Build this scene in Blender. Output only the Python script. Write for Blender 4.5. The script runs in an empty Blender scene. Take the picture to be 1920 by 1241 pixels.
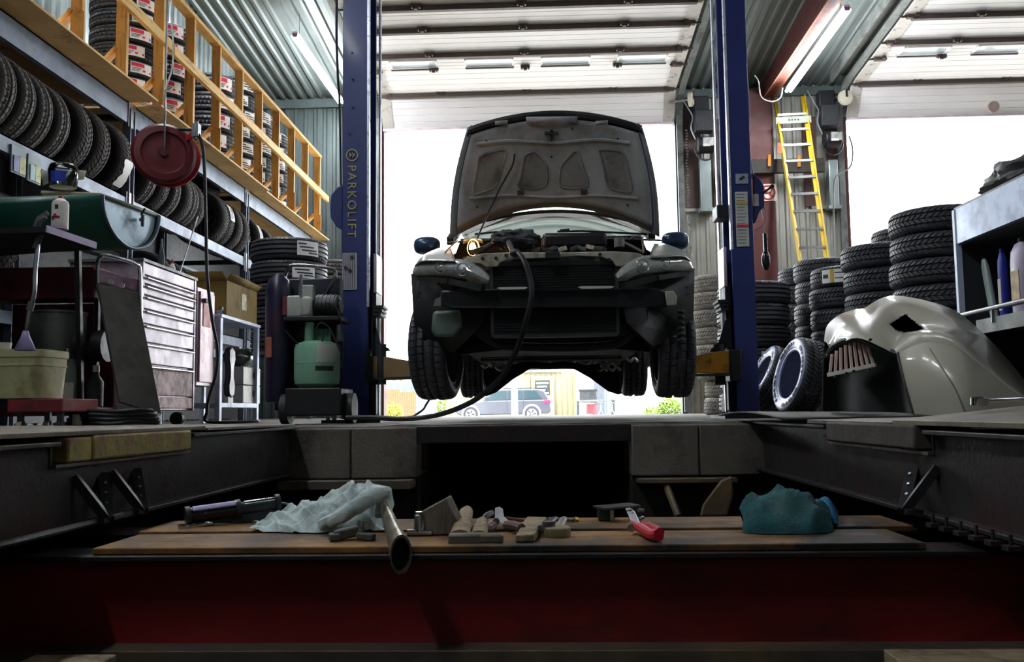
import bpy, bmesh, math, random
from mathutils import Vector, Matrix, Euler, noise
random.seed(7)
scene = bpy.context.scene
COL = scene.collection
PI = math.pi

# ---------------------------------------------------------------- camera
F, W_, H_ = 1700.0, 1920.0, 1241.0
CAM = Vector((0.0, 0.0, 0.075))
dc = Vector(((1028 - 960) / F, -(770 - 620.5) / F, -1.0)).normalized()   # world +Y seen by the camera
roll = math.radians(0.9)
uc = Vector((-math.sin(roll), math.cos(roll), 0.0))
uc = (uc - dc * uc.dot(dc)).normalized()
rc = dc.cross(uc).normalized()
CM = Matrix((rc, dc, uc))                                               # camera axes -> world axes
cam_data = bpy.data.cameras.new('camera')
cam_data.sensor_width = 36.0
cam_data.lens = F / W_ * 36.0
cam_data.clip_start = 0.02
cam_data.clip_end = 400
cam = bpy.data.objects.new('camera', cam_data)
COL.objects.link(cam)
cam.matrix_world = Matrix.Translation(CAM) @ CM.to_4x4()
scene.camera = cam

def ray(px, py):
    return CM @ Vector(((px - 960) / F, -(py - 620.5) / F, -1.0))
def at(px, py, Y):            # the place at depth Y that the photograph shows at (px, py)
    d = ray(px, py); return CAM + d * (Y / d.y)
def atX(px, py, X):
    d = ray(px, py); return CAM + d * (X / d.x)
def atZ(px, py, Z):
    d = ray(px, py); return CAM + d * ((Z - CAM.z) / d.z)

# ---------------------------------------------------------------- light
world = bpy.data.worlds.new('overcast_sky'); scene.world = world
world.use_nodes = True
wn = world.node_tree; wn.nodes.clear()
bg = wn.nodes.new('ShaderNodeBackground'); wo = wn.nodes.new('ShaderNodeOutputWorld')
bg.inputs[0].default_value = (0.92, 0.97, 1.0, 1); bg.inputs[1].default_value = 4.6
wn.links.new(bg.outputs[0], wo.inputs[0])
sun = bpy.data.lights.new('sun', 'SUN'); sun.energy = 9.0; sun.angle = math.radians(6); sun.color = (1, 0.985, 0.96)
so = bpy.data.objects.new('sun', sun); COL.objects.link(so)
so.rotation_euler = Vector((-0.55, 0.16, -0.8)).to_track_quat('-Z', 'Y').to_euler()
TUBE_POWER = 82.0
scene.view_settings.view_transform = 'Standard'
scene.view_settings.look = 'None'
scene.view_settings.exposure = 1.12
scene.view_settings.gamma = 1.0
scene.view_settings.use_curve_mapping = False
scene.cycles.max_bounces = 10
scene.cycles.diffuse_bounces = 6

# ---------------------------------------------------------------- helpers
def lin(c):
    if isinstance(c, str):
        c = [int(c[i:i + 2], 16) / 255 for i in (1, 3, 5)]
    return tuple(x / 12.92 if x <= 0.04045 else ((x + 0.055) / 1.055) ** 2.4 for x in c) + (1.0,)

MATS = {}
def M(name, col, rough=0.55, metal=0.0, var=0.18, scale=6.0, dirt=None, amt=0.35, dscale=3.0, bump=0.0, bscale=40.0,
      coat=0.0, emit=0.0, trans=0.0, stretch=None, grain=None, spec=None):
    if name in MATS: return MATS[name]
    m = bpy.data.materials.new(name); m.use_nodes = True
    nt = m.node_tree; N = nt.nodes; L = nt.links
    b = N['Principled BSDF']
    b.inputs['Roughness'].default_value = rough
    b.inputs['Metallic'].default_value = metal
    b.inputs['Coat Weight'].default_value = coat
    b.inputs['Coat Roughness'].default_value = 0.08
    if spec is not None: b.inputs['Specular IOR Level'].default_value = spec
    c = lin(col)
    if emit > 0:
        b.inputs['Emission Color'].default_value = c
        b.inputs['Emission Strength'].default_value = emit
    if trans > 0:
        b.inputs['Transmission Weight'].default_value = trans
    tc = N.new('ShaderNodeTexCoord')
    mp = N.new('ShaderNodeMapping')
    if stretch: mp.inputs['Scale'].default_value = stretch
    L.new(tc.outputs['Object'], mp.inputs['Vector'])
    vec = mp.outputs['Vector']
    def nz(s, d=5.0, r=0.6):
        n = N.new('ShaderNodeTexNoise'); n.inputs['Scale'].default_value = s
        n.inputs['Detail'].default_value = d; n.inputs['Roughness'].default_value = r
        L.new(vec, n.inputs['Vector']); return n
    n1 = nz(scale)
    rp = N.new('ShaderNodeValToRGB'); e = rp.color_ramp.elements
    e[0].position = 0.3; e[1].position = 0.7
    e[0].color = tuple(x * (1 - var) for x in c[:3]) + (1,)
    e[1].color = tuple(min(1, x * (1 + var)) for x in c[:3]) + (1,)
    L.new(n1.outputs['Fac'], rp.inputs['Fac'])
    out = rp.outputs['Color']
    def mix(a, colb, fac):
        x = N.new('ShaderNodeMix'); x.data_type = 'RGBA'
        L.new(fac, x.inputs['Factor']); L.new(a, x.inputs[6]); x.inputs[7].default_value = colb
        return x.outputs[2]
    def ramp(n, p0, p1, top=1.0):
        r = N.new('ShaderNodeMapRange'); r.inputs['From Min'].default_value = p0; r.inputs['From Max'].default_value = p1
        r.inputs['To Max'].default_value = top
        L.new(n.outputs['Fac'], r.inputs['Value']); return r.outputs['Result']
    if grain:
        w = N.new('ShaderNodeTexNoise'); w.inputs['Scale'].default_value = 5.0; w.inputs['Detail'].default_value = 6
        mg = N.new('ShaderNodeMapping'); mg.inputs['Scale'].default_value = grain[1]
        L.new(tc.outputs['Object'], mg.inputs['Vector']); L.new(mg.outputs['Vector'], w.inputs['Vector'])
        out = mix(out, lin(grain[0]), ramp(w, 0.52, 0.68, 0.75))
    if dirt:
        out = mix(out, lin(dirt), ramp(nz(dscale, 7, 0.68), 0.62 - amt * 0.35, 0.74 - amt * 0.2))
    L.new(out, b.inputs['Base Color'])
    if rough > 0.15 and coat < 0.45:
        L.new(ramp(nz(scale * 2.3), 0.2, 0.8, 1.0), (rr := N.new('ShaderNodeMapRange')).inputs['Value'])
        rr.inputs['To Min'].default_value = max(0.03, rough - 0.12); rr.inputs['To Max'].default_value = min(1, rough + 0.12)
        L.new(rr.outputs['Result'], b.inputs['Roughness'])
    if bump > 0:
        bp = N.new('ShaderNodeBump'); bp.inputs['Strength'].default_value = bump; bp.inputs['Distance'].default_value = 0.01
        L.new(nz(bscale).outputs['Fac'], bp.inputs['Height']); L.new(bp.outputs['Normal'], b.inputs['Normal'])
    MATS[name] = m
    return m

def wloc(o):
    v = Vector((0, 0, 0))
    while o is not None:
        v += o.location; o = o.parent
    return v

def rotm(x=0, y=0, z=0):
    return Euler((math.radians(x), math.radians(y), math.radians(z))).to_matrix()

def frame(d, up=Vector((0, 0, 1))):
    d = d.normalized()
    if abs(d.dot(up)) > 0.98: up = Vector((0, 1, 0))
    s = d.cross(up).normalized(); u = s.cross(d).normalized()
    return s, u

class MB:
    """collects shapes; build() links them as ONE mesh object"""
    def __init__(s): s.v = []; s.f = []; s.m = []
    def add(s, vs, fs, mi=0):
        k = len(s.v); s.v += [tuple(p) for p in vs]
        s.f += [tuple(i + k for i in q) for q in fs]; s.m += [mi] * len(fs); return s
    def box(s, c, d, R=None, mi=0):
        c = Vector(c); R = R or Matrix.Identity(3)
        vs = [c + R @ Vector((x * d[0] / 2, y * d[1] / 2, z * d[2] / 2)) for x in (-1, 1) for y in (-1, 1) for z in (-1, 1)]
        return s.add(vs, [(0, 1, 3, 2), (4, 6, 7, 5), (0, 4, 5, 1), (2, 3, 7, 6), (0, 2, 6, 4), (1, 5, 7, 3)], mi)
    def span(s, a, b, mi=0):
        a = Vector(a); b = Vector(b); return s.box((a + b) / 2, [abs(x) for x in (b - a)], None, mi)
    def bar(s, a, b, w, h, up=Vector((0, 0, 1)), mi=0):
        a = Vector(a); b = Vector(b); sd, u = frame(b - a, Vector(up))
        vs = [p + sd * (i * w / 2) + u * (j * h / 2) for p in (a, b) for i, j in ((-1, -1), (1, -1), (1, 1), (-1, 1))]
        return s.add(vs, [(3, 2, 1, 0), (4, 5, 6, 7), (0, 1, 5, 4), (1, 2, 6, 5), (2, 3, 7, 6), (3, 0, 4, 7)], mi)
    def tube(s, pts, r, n=8, closed=False, mi=0, caps=True):
        pts = [Vector(p) for p in pts]; N = len(pts)
        rs = r if isinstance(r, (list, tuple)) else [r] * N
        rings = []; up = Vector((0.13, 0.21, 0.97))
        for i, p in enumerate(pts):
            a = pts[(i - 1) % N] if closed or i > 0 else p
            b = pts[(i + 1) % N] if closed or i < N - 1 else p
            d = (b - a)
            if d.length < 1e-9: d = Vector((0, 0, 1))
            sd, u = frame(d, up); up = u
            rings.append([p + sd * (math.cos(2 * PI * k / n) * rs[i]) + u * (math.sin(2 * PI * k / n) * rs[i]) for k in range(n)])
        vs = [q for g in rings for q in g]; fs = []
        for i in range(N if closed else N - 1):
            j = (i + 1) % N
            for k in range(n):
                l = (k + 1) % n
                fs.append((i * n + k, i * n + l, j * n + l, j * n + k))
        if caps and not closed:
            fs.append(tuple(reversed(range(n)))); fs.append(tuple((N - 1) * n + k for k in range(n)))
        return s.add(vs, fs, mi)
    def cyl(s, a, b, r0, r1=None, n=16, mi=0):
        return s.tube([a, b], [r0, r0 if r1 is None else r1], n, False, mi)
    def lathe(s, prof, n=24, c=(0, 0, 0), R=None, mi=0, arc=(0, 2 * PI), closed_prof=False):
        c = Vector(c); R = R or Matrix.Identity(3); full = abs(arc[1] - arc[0] - 2 * PI) < 1e-6
        na = n if full else n + 1; P = len(prof); vs = []
        for k in range(na):
            t = arc[0] + (arc[1] - arc[0]) * k / n
            for r, z in prof: vs.append(c + R @ Vector((r * math.cos(t), r * math.sin(t), z)))
        fs = []
        for k in range(n):
            l = (k + 1) % na
            for i in range(P if closed_prof else P - 1):
                j = (i + 1) % P
                fs.append((k * P + i, l * P + i, l * P + j, k * P + j))
        return s.add(vs, fs, mi)
    def prism(s, poly, fn, d0, d1, mi=0):
        """polygon of 2-D points, fn(x, y, d) gives the place; extruded from d0 to d1"""
        n = len(poly)
        vs = [Vector(fn(x, y, d0)) for x, y in poly] + [Vector(fn(x, y, d1)) for x, y in poly]
        fs = [tuple(range(n)), tuple(n + i for i in reversed(range(n)))]
        for i in range(n):
            j = (i + 1) % n; fs.append((i, n + i, n + j, j))
        return s.add(vs, fs, mi)
    def grid(s, fn, nu, nv, mi=0, wrap=False):
        vs = [Vector(fn(i / nu, j / nv)) for j in range(nv + 1) for i in range(nu + (0 if wrap else 1))]
        w = nu if wrap else nu + 1; fs = []
        for j in range(nv):
            for i in range(nu):
                k = (i + 1) % w
                fs.append((j * w + i, j * w + k, (j + 1) * w + k, (j + 1) * w + i))
        return s.add(vs, fs, mi)
    def ball(s, c, r, n=12, m=8, R=None, mi=0):
        c = Vector(c); R = R or Matrix.Identity(3); r = r if isinstance(r, (list, tuple)) else (r, r, r)
        return s.grid(lambda u, v: c + R @ Vector((r[0] * math.cos(2 * PI * u) * math.sin(PI * v), r[1] * math.sin(2 * PI * u) * math.sin(PI * v), r[2] * math.cos(PI * v))), n, m, mi, True)
    def build(s, name, mat, parent=None, world=True, bevel=0.0, smooth=35, label=None, solid=0.0, sub=0):
        o0 = wloc(parent) if (parent is not None and world) else Vector((0, 0, 0))
        me = bpy.data.meshes.new(name)
        me.from_pydata([(p[0] - o0.x, p[1] - o0.y, p[2] - o0.z) for p in s.v], [], s.f)
        mats = mat if isinstance(mat, (list, tuple)) else [mat]
        for x in mats: me.materials.append(x)
        if len(mats) > 1: me.polygons.foreach_set('material_index', s.m)
        bm = bmesh.new(); bm.from_mesh(me)
        bmesh.ops.recalc_face_normals(bm, faces=bm.faces); bm.to_mesh(me); bm.free()
        if smooth:
            me.polygons.foreach_set('use_smooth', [True] * len(me.polygons))
            me.set_sharp_from_angle(angle=math.radians(smooth))
        me.update()
        o = bpy.data.objects.new(name, me); COL.objects.link(o)
        if parent is not None: o.parent = parent
        if solid:
            md = o.modifiers.new('s', 'SOLIDIFY'); md.thickness = solid; md.offset = 0
        if sub:
            md = o.modifiers.new('d', 'SUBSURF'); md.levels = sub; md.render_levels = sub
        if bevel:
            md = o.modifiers.new('b', 'BEVEL'); md.width = bevel; md.segments = 2; md.limit_method = 'ANGLE'; md.angle_limit = math.radians(50)
        if label: o['label'] = label
        return o

def tag(o, label=None, cat=None, group=None, kind=None):
    if label: o['label'] = label
    if cat: o['category'] = cat
    if group: o['group'] = group
    if kind: o['kind'] = kind
    return o
def thing(name, label, cat, loc=(0, 0, 0), group=None):
    o = bpy.data.objects.new(name, None); COL.objects.link(o)
    o.location = loc; o.empty_display_size = 0.05
    return tag(o, label, cat, group)
def struct(name, mb, mat, **k):
    o = mb.build(name, mat, **k); o['kind'] = 'structure'; return o
def copy_tree(o, parent=None):
    c = o.copy(); COL.objects.link(c)
    if parent is not None: c.parent = parent
    for ch in list(o.children): copy_tree(ch, c)
    return c
def stick(o, t, name='paper_label'):
    """o, built in world places, becomes a part of the turned and scaled thing t"""
    o.parent = t; o.matrix_parent_inverse = Matrix.LocRotScale(t.location, t.rotation_euler, t.scale).inverted(); o.name = name
    return o
def share(name, mesh, parent, loc=(0, 0, 0), R=None, scale=None):
    o = bpy.data.objects.new(name, mesh); COL.objects.link(o); o.parent = parent; o.location = loc
    if R is not None: o.rotation_euler = R.to_euler()
    if scale is not None: o.scale = scale
    return o
def curve_pts(ctrl, n=24):
    """smooth line through control points"""
    P = [Vector(p) for p in ctrl]; out = []
    for i in range(len(P) - 1):
        p0 = P[max(i - 1, 0)]; p1 = P[i]; p2 = P[i + 1]; p3 = P[min(i + 2, len(P) - 1)]
        for k in range(n):
            t = k / n
            out.append(0.5 * ((2 * p1) + (p2 - p0) * t + (2 * p0 - 5 * p1 + 4 * p2 - p3) * t * t + (3 * p1 - p0 - 3 * p2 + p3) * t ** 3))
    out.append(P[-1]); return out
def text_obj(name, body, size, mat, parent, M4, depth=0.002, align='CENTER', space=1.0):
    cu = bpy.data.curves.new(name, 'FONT'); cu.body = body; cu.size = size; cu.extrude = depth
    cu.align_x = align; cu.align_y = 'CENTER'; cu.materials.append(mat)
    cu.space_character = space
    tmp = bpy.data.objects.new(name, cu); COL.objects.link(tmp)
    dg = bpy.context.evaluated_depsgraph_get()
    me = bpy.data.meshes.new_from_object(tmp.evaluated_get(dg))
    bpy.data.objects.remove(tmp)
    o = bpy.data.objects.new(name, me); COL.objects.link(o)
    if parent is not None:
        o.parent = parent; M4 = Matrix.Translation(-wloc(parent)) @ M4
    o.matrix_local = M4
    return o
ORD = 'zeroth first second third fourth fifth sixth seventh eighth ninth tenth eleventh twelfth'.split()
# ---------------------------------------------------------------- materials
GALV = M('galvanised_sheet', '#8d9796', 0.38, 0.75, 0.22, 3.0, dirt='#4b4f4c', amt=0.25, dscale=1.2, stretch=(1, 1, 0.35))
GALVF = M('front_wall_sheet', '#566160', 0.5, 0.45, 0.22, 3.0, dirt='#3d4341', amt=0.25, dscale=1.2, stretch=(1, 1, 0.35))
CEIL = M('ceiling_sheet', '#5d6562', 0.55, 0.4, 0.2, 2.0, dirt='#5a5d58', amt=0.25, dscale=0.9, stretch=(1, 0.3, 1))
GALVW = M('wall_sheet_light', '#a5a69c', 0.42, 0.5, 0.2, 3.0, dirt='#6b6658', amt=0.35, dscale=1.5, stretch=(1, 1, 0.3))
WHITE = M('door_white', '#eeeded', 0.45, 0.0, 0.03, 2.0)
STRUT = M('door_strut', '#4b403b', 0.5, 0.4, 0.2, 8)
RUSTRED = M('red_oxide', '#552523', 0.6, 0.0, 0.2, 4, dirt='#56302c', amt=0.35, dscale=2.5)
RUSTREDLIT = M('red_oxide_lit', '#93573f', 0.85, 0.0, 0.15, 4, dirt='#6c3a30', amt=0.3)  # second red oxide, with the light on the flange put into its colour
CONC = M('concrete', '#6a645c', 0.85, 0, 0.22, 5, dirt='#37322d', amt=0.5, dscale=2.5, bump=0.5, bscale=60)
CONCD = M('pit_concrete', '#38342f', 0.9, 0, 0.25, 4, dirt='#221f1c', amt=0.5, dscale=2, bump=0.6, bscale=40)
STEELD = M('oily_steel', '#262322', 0.6, 0.25, 0.3, 5, dirt='#3d1a1a', amt=0.3, dscale=1.8, bump=0.25, bscale=60)
STEELP = M('plate_steel', '#5c554c', 0.55, 0.3, 0.25, 5, dirt='#7a6a50', amt=0.35, dscale=2.2, bump=0.3, bscale=50)
REDBEAM = M('red_paint', '#821618', 0.5, 0.0, 0.25, 3, dirt='#40100f', amt=0.4, dscale=2.2, stretch=(0.4, 1, 1))
BLUE = M('lift_blue', '#1a2966', 0.48, 0.0, 0.12, 3, dirt='#181f56', amt=0.3, dscale=2.0, coat=0.05)
BLUED = M('blue_dark', '#1d2433', 0.5, 0.2, 0.2, 4, dirt='#0d0f14', amt=0.4)
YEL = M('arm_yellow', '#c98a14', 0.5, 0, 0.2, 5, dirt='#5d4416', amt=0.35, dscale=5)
LADY = M('ladder_yellow', '#b89a12', 0.4, 0, 0.08, 5, dirt='#a8860f', amt=0.25, dscale=6)
ALU = M('aluminium', '#b9bbb8', 0.35, 0.85, 0.12, 6, dirt='#7d7d78', amt=0.2)
CHROME = M('chrome', '#c9ccd2', 0.16, 1.0, 0.06, 6)
STEEL = M('bare_steel', '#84868a', 0.35, 0.9, 0.2, 8, dirt='#4a4644', amt=0.3)
RACKM = M('rack_grey_blue', '#717c8b', 0.5, 0.3, 0.22, 4, dirt='#56606e', amt=0.35, dscale=3)
PLY = M('plywood', '#e8bc78', 0.7, 0, 0.14, 3, grain=('#b07a3a', (0.9, 0.15, 3)), dirt='#5f3d20', amt=0.12, dscale=3.2)
PINE = M('pine_stud', '#e6b262', 0.6, 0, 0.12, 6, grain=('#a66f2b', (6, 6, 0.5)), dirt='#6e4a20', amt=0.04, dscale=7)
PINEH = M('pine_rail', '#ecc172', 0.6, 0, 0.12, 6, grain=('#b27c35', (6, 0.5, 6)), dirt='#7d5526', amt=0.05, dscale=7)
PLANK = M('plank_wood', '#94692c', 0.75, 0, 0.25, 4, grain=('#4a2f18', (0.5, 6, 3)), dirt='#1d1814', amt=0.75, dscale=1.6)
WOODG = M('wood_grey', '#8a7a5f', 0.75, 0, 0.2, 12, grain=('#55482f', (1.5, 12, 12)), dirt='#3a3024', amt=0.35, dscale=9)
TIMB = M('dark_timber', '#35302b', 0.8, 0, 0.25, 5, grain=('#1f1a17', (0.5, 6, 6)))
RUB = M('rubber', '#2a2b31', 0.55, 0, 0.2, 10, dirt='#34363c', amt=0.3, dscale=5)
RUBT = M('rubber_tread', '#383a41', 0.55, 0, 0.22, 12, dirt='#46464a', amt=0.35, dscale=6)
RUBU = M('worn_tread', '#5b5957', 0.8, 0, 0.2, 12, dirt='#65625e', amt=0.35, dscale=6)
RUBD = M('dusty_rubber', '#a39d94', 0.9, 0, 0.2, 10, dirt='#77726a', amt=0.35, dscale=7)
STK = M('sticker_white', '#eeeeea', 0.5, 0, 0.04)
STKR = M('sticker_red', '#d0304a', 0.5, 0, 0.08)
STKB = M('sticker_black', '#26262a', 0.5, 0, 0.05)
STKY = M('sticker_yellow', '#c8a83c', 0.5, 0, 0.05)
REEL = M('reel_red', '#561019', 0.42, 0.1, 0.2, 5, dirt='#3a0c12', amt=0.3, dscale=5)
REELB = M('reel_red_bright', '#9b1426', 0.4, 0.1, 0.15, 5)
BLK = M('black_plastic', '#15161a', 0.5, 0, 0.2, 8)
BLKG = M('black_gloss', '#0f1014', 0.25, 0, 0.15, 8)
HOSE = M('black_hose', '#1c1d21', 0.5, 0, 0.15, 12)
GREEN = M('drum_green', '#0e4a3d', 0.4, 0.1, 0.2, 3, dirt='#0a2a24', amt=0.35, dscale=3)
DRUMEND = M('drum_end', '#bcd6e6', 0.4, 0.2, 0.12, 4, dirt='#7f97a8', amt=0.35, dscale=6)
CHESTP = M('chest_pink_white', '#c9bac6', 0.38, 0.15, 0.12, 4, dirt='#a3808e', amt=0.4, dscale=3.5)
CHESTRUST = M('chest_dirty', '#c9a8a6', 0.6, 0.1, 0.2, 6, dirt='#55353a', amt=0.55, dscale=16)
MACHRED = M('machine_red', '#5d1a24', 0.5, 0.1, 0.25, 4, dirt='#2a0c12', amt=0.4)
MACHPL = M('machine_plum', '#9b7f98', 0.45, 0.2, 0.2, 5, dirt='#6b3d50', amt=0.45, dscale=6)
BOARD = M('grey_board', '#4c4a46', 0.8, 0, 0.2, 10, dirt='#383632', amt=0.35)
CREAM = M('bucket_cream', '#b9b78c', 0.55, 0, 0.1, 4, dirt='#8f8c60', amt=0.4, dscale=5)
GREYM = M('grey_metal', '#6c716d', 0.5, 0.4, 0.2, 5, dirt='#3f423f', amt=0.35)
GREYD = M('grey_dark', '#33373a', 0.6, 0.2, 0.25, 5, dirt='#1c1e20', amt=0.4)
CARD = M('cardboard', '#8d7434', 0.8, 0, 0.1, 5, dirt='#6f5a27', amt=0.3)
BENCHW = M('bench_white', '#c3cfe4', 0.45, 0.1, 0.1, 5, dirt='#8b97ad', amt=0.3)
OFFW = M('off_white', '#d6d4cb', 0.5, 0, 0.06, 5, dirt='#aaa69a', amt=0.3)
TANKG = M('tank_green', '#7fb096', 0.42, 0.1, 0.08, 4, dirt='#5e8a74', amt=0.3)
TANKW = M('tank_grey_white', '#b7bcb4', 0.45, 0.1, 0.08, 4, dirt='#8f9188', amt=0.35)
PURPLE = M('tank_navy', '#1c1d36', 0.35, 0.1, 0.2, 4, dirt='#3a1d30', amt=0.4)
CARP = M('car_pearl', '#878b88', 0.28, 0.25, 0.06, 3, coat=0.6, dirt='#8c908c', amt=0.2)
CARD2 = M('car_dark', '#15191b', 0.6, 0.1, 0.3, 6, dirt='#2a2b2a', amt=0.4, dscale=6)
CARBLU = M('mirror_blue', '#2a4462', 0.3, 0.2, 0.1, 4, coat=0.5)
HOODIN = M('hood_inner', '#a2a8ad', 0.75, 0.0, 0.22, 6, dirt='#77787a', amt=0.5, dscale=3, bump=0.2, bscale=60)
HOODREC = M('hood_recess', '#868788', 0.8, 0.0, 0.25, 8, dirt='#555658', amt=0.45, dscale=4)
SUPP = M('support_metal', '#aca99a', 0.55, 0.1, 0.2, 7, dirt='#6d5a48', amt=0.4, dscale=8)
RADI = M('radiator_core', '#14181a', 0.7, 0.2, 0.3, 30)
RUSTY = M('under_metal', '#cfcbc2', 0.4, 0.35, 0.2, 9, dirt='#6f6a62', amt=0.3, dscale=9)
LENS = M('lamp_chrome_grey', '#9ba19d', 0.18, 0.15, 0.2, 5, dirt='#6a716e', amt=0.35, dscale=7, coat=0.8)
BUMP_ = M('bumper_pearl', '#b9b5a6', 0.3, 0.05, 0.04, 3, coat=0.5)
BUMPIN = M('bumper_inside', '#1a1d1d', 0.55, 0, 0.2, 6)
RAGG = M('rag_grey', '#bccac8', 0.95, 0, 0.18, 12, dirt='#6f8484', amt=0.35, dscale=7, bump=0.3, bscale=180)
RAGT = M('towel_teal', '#1a565c', 0.97, 0, 0.25, 14, dirt='#33504c', amt=0.4, dscale=6, bump=0.8, bscale=220)
REDH = M('handle_red', '#b0182c', 0.35, 0, 0.1, 8)
TARP = M('black_bag', '#1b1c22', 0.5, 0, 0.25, 8, dirt='#33353c', amt=0.35)
BLUEL = M('label_blue', '#2a3aa0', 0.4, 0, 0.1)
SIGNW = M('sign_white', '#e6d9cf', 0.5, 0, 0.05)
SIGNR = M('sign_red', '#c0303a', 0.5, 0, 0.05)
BULB = M('bulb_warm', '#ffb45a', 0.3, 0, 0, emit=55.0)
TUBEM = M('tube_light', '#f4f8ff', 0.3, 0, 0, emit=TUBE_POWER)
LITBAR = M('work_tube', '#cfc9ff', 0.2, 0, 0.1, 30)
BEIGE = M('siding_beige', '#8d886d', 0.7, 0, 0.06, 3)
GREENL = M('leaf_green', '#5f7a22', 0.8, 0, 0.35, 30)
YELL = M('leaf_yellow', '#8f8a30', 0.8, 0, 0.35, 30)
SUVG = M('suv_grey', '#4a4c56', 0.3, 0.4, 0.06, 3, coat=0.5)
GLASSD = M('dark_glass', '#36484f', 0.1, 0.2, 0.1, 2)
ASPH = M('yard_gravel', '#868482', 0.95, 0, 0.2, 3, bump=0.3, bscale=20)
FENCE = M('fence_orange', '#7d5638', 0.8, 0, 0.15, 6)
SKYBL = M('pale_blue_sheet', '#68808f', 0.6, 0, 0.1, 5)
POSTW = M('post_white', '#8d8f90', 0.5, 0, 0.05)
def glass_mat(name, col, refl, alpha_tint):
    m = bpy.data.materials.new(name); m.use_nodes = True; nt = m.node_tree; nt.nodes.clear()
    o = nt.nodes.new('ShaderNodeOutputMaterial'); t = nt.nodes.new('ShaderNodeBsdfTransparent'); g = nt.nodes.new('ShaderNodeBsdfGlossy')
    x = nt.nodes.new('ShaderNodeMixShader'); fr = nt.nodes.new('ShaderNodeFresnel'); fr.inputs[0].default_value = refl
    t.inputs[0].default_value = lin(col); g.inputs['Roughness'].default_value = 0.02
    nt.links.new(fr.outputs[0], x.inputs[0]); nt.links.new(t.outputs[0], x.inputs[1]); nt.links.new(g.outputs[0], x.inputs[2])
    nt.links.new(x.outputs[0], o.inputs[0]); return m
GLASS = glass_mat('window_glass', '#e6f2f4', 1.5, 1)
WSHIELD = glass_mat('windscreen_glass', '#7f918e', 4.8, 1)
CLEARP = glass_mat('clear_plastic', '#d8dcdc', 1.6, 1)
# ---------------------------------------------------------------- the building
YF = 15.0                       # front wall
def ceil_z(y): return 5.46 + 0.08 * (15.0 - y)
PXL, PXR, PY0, PY1 = -1.52, 1.24, -2.5, 5.2          # pit opening
floor = MB()
floor.span((-4.9, -6.2, -0.14), (PXL, 15.2, 0))
floor.span((PXR, -6.2, -0.14), (13.0, 15.2, 0))
floor.span((PXL, PY1, -0.09), (PXR, 15.2, 0))
floor.span((PXL, -6.2, -0.14), (PXR, PY0, 0))
struct('floor', floor, CONC, bevel=0.008)
pit = MB()
pit.span((-2.4, PY0 - 0.2, -2.0), (-2.2, 5.6, -0.14)); pit.span((1.95, PY0 - 0.2, -2.0), (2.15, 5.6, -0.14))
pit.span((-2.4, PY0 - 0.2, -2.0), (2.15, PY0, -0.14))
pit.span((-2.4, PY0 - 0.2, -2.1), (2.15, 9.6, -2.0))
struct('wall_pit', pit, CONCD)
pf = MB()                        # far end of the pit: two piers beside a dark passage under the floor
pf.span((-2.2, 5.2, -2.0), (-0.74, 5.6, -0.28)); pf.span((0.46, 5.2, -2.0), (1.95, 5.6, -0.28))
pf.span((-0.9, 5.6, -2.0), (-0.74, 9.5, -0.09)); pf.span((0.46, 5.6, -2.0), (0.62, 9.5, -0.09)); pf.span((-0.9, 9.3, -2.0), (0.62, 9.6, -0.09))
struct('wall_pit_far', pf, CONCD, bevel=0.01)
for nm, a, b in (('trim_1', (-1.52, 5.08, -0.29), (-0.74, 5.3, -0.01)), ('trim_2', (0.46, 5.08, -0.29), (1.24, 5.3, -0.01))):
    bk = MB(); xm = (a[0] + b[0]) / 2 + (0.02 if nm == 'trim_1' else -0.02)
    bk.span(a, (xm - 0.004, b[1], b[2])); bk.span((xm + 0.004, a[1], a[2]), b)
    struct(nm, bk, CONC, bevel=0.008)
for nm, a, b in (('trim_3', (-1.5, 5.0, -0.345), (-0.76, 5.2, -0.295)), ('trim_4', (0.48, 5.0, -0.325), (1.02, 5.2, -0.3))):
    struct(nm, MB().span(a, b), STEELP, bevel=0.004)
lt = MB(); lt.span((-0.74, 5.1, -0.1), (0.46, 5.16, -0.004)); struct('trim_5', lt, STEELD, bevel=0.004)

def corrugated(x0, x1, depth, pitch=0.165, rib=0.05):
    """profile of a ribbed sheet along one axis: list of (along, out)"""
    out = []; x = x0
    while x < x1 - 1e-6:
        for dx, o in ((0, 0), (pitch - rib - 0.03, 0), (pitch - rib - 0.012, depth), (pitch - 0.02, depth), (pitch - 0.001, 0)):
            if x + dx <= x1: out.append((x + dx, o))
        x += pitch
    out.append((x1, 0)); return out
def sheet(name, prof, fn, t0, t1, mat, n=1, thick=0.004, parent=None, kind='structure'):
    mb = MB(); P = len(prof)
    vs = [fn(a, o, t0 + (t1 - t0) * k / n) for k in range(n + 1) for a, o in prof]
    mb.add(vs, [(k * P + i, k * P + i + 1, (k + 1) * P + i + 1, (k + 1) * P + i) for k in range(n) for i in range(P - 1)])
    o = mb.build(name, mat, parent, smooth=20)
    if kind: o['kind'] = kind
    return o
sheet('ceiling', corrugated(-4.9, 13.0, 0.03), lambda a, o, t: (a, t, ceil_z(t) - o), -6.2, 15.2, CEIL)
sheet('wall_left', corrugated(-6.2, 15.2, 0.025), lambda a, o, t: (-4.85 + o, a, t), 0, 7.2, GALV)
wb = MB(); wb.span((-4.9, -6.3, -0.1), (13, -6.2, 7.4)); struct('wall_back', wb, M('back_wall_grey', '#8b8d88', 0.7))
wr = MB(); wr.span((13, -6.3, -0.1), (13.1, 15.2, 7.4)); struct('wall_right', wr, M('right_wall_grey', '#8b8d88', 0.7))
rf = MB(); rf.add([(-5, 15.3, 5.75), (13.1, 15.3, 5.75), (13.1, -6.3, 7.45), (-5, -6.3, 7.45)], [(0, 1, 2, 3)]); struct('roof', rf, GALV)
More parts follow.
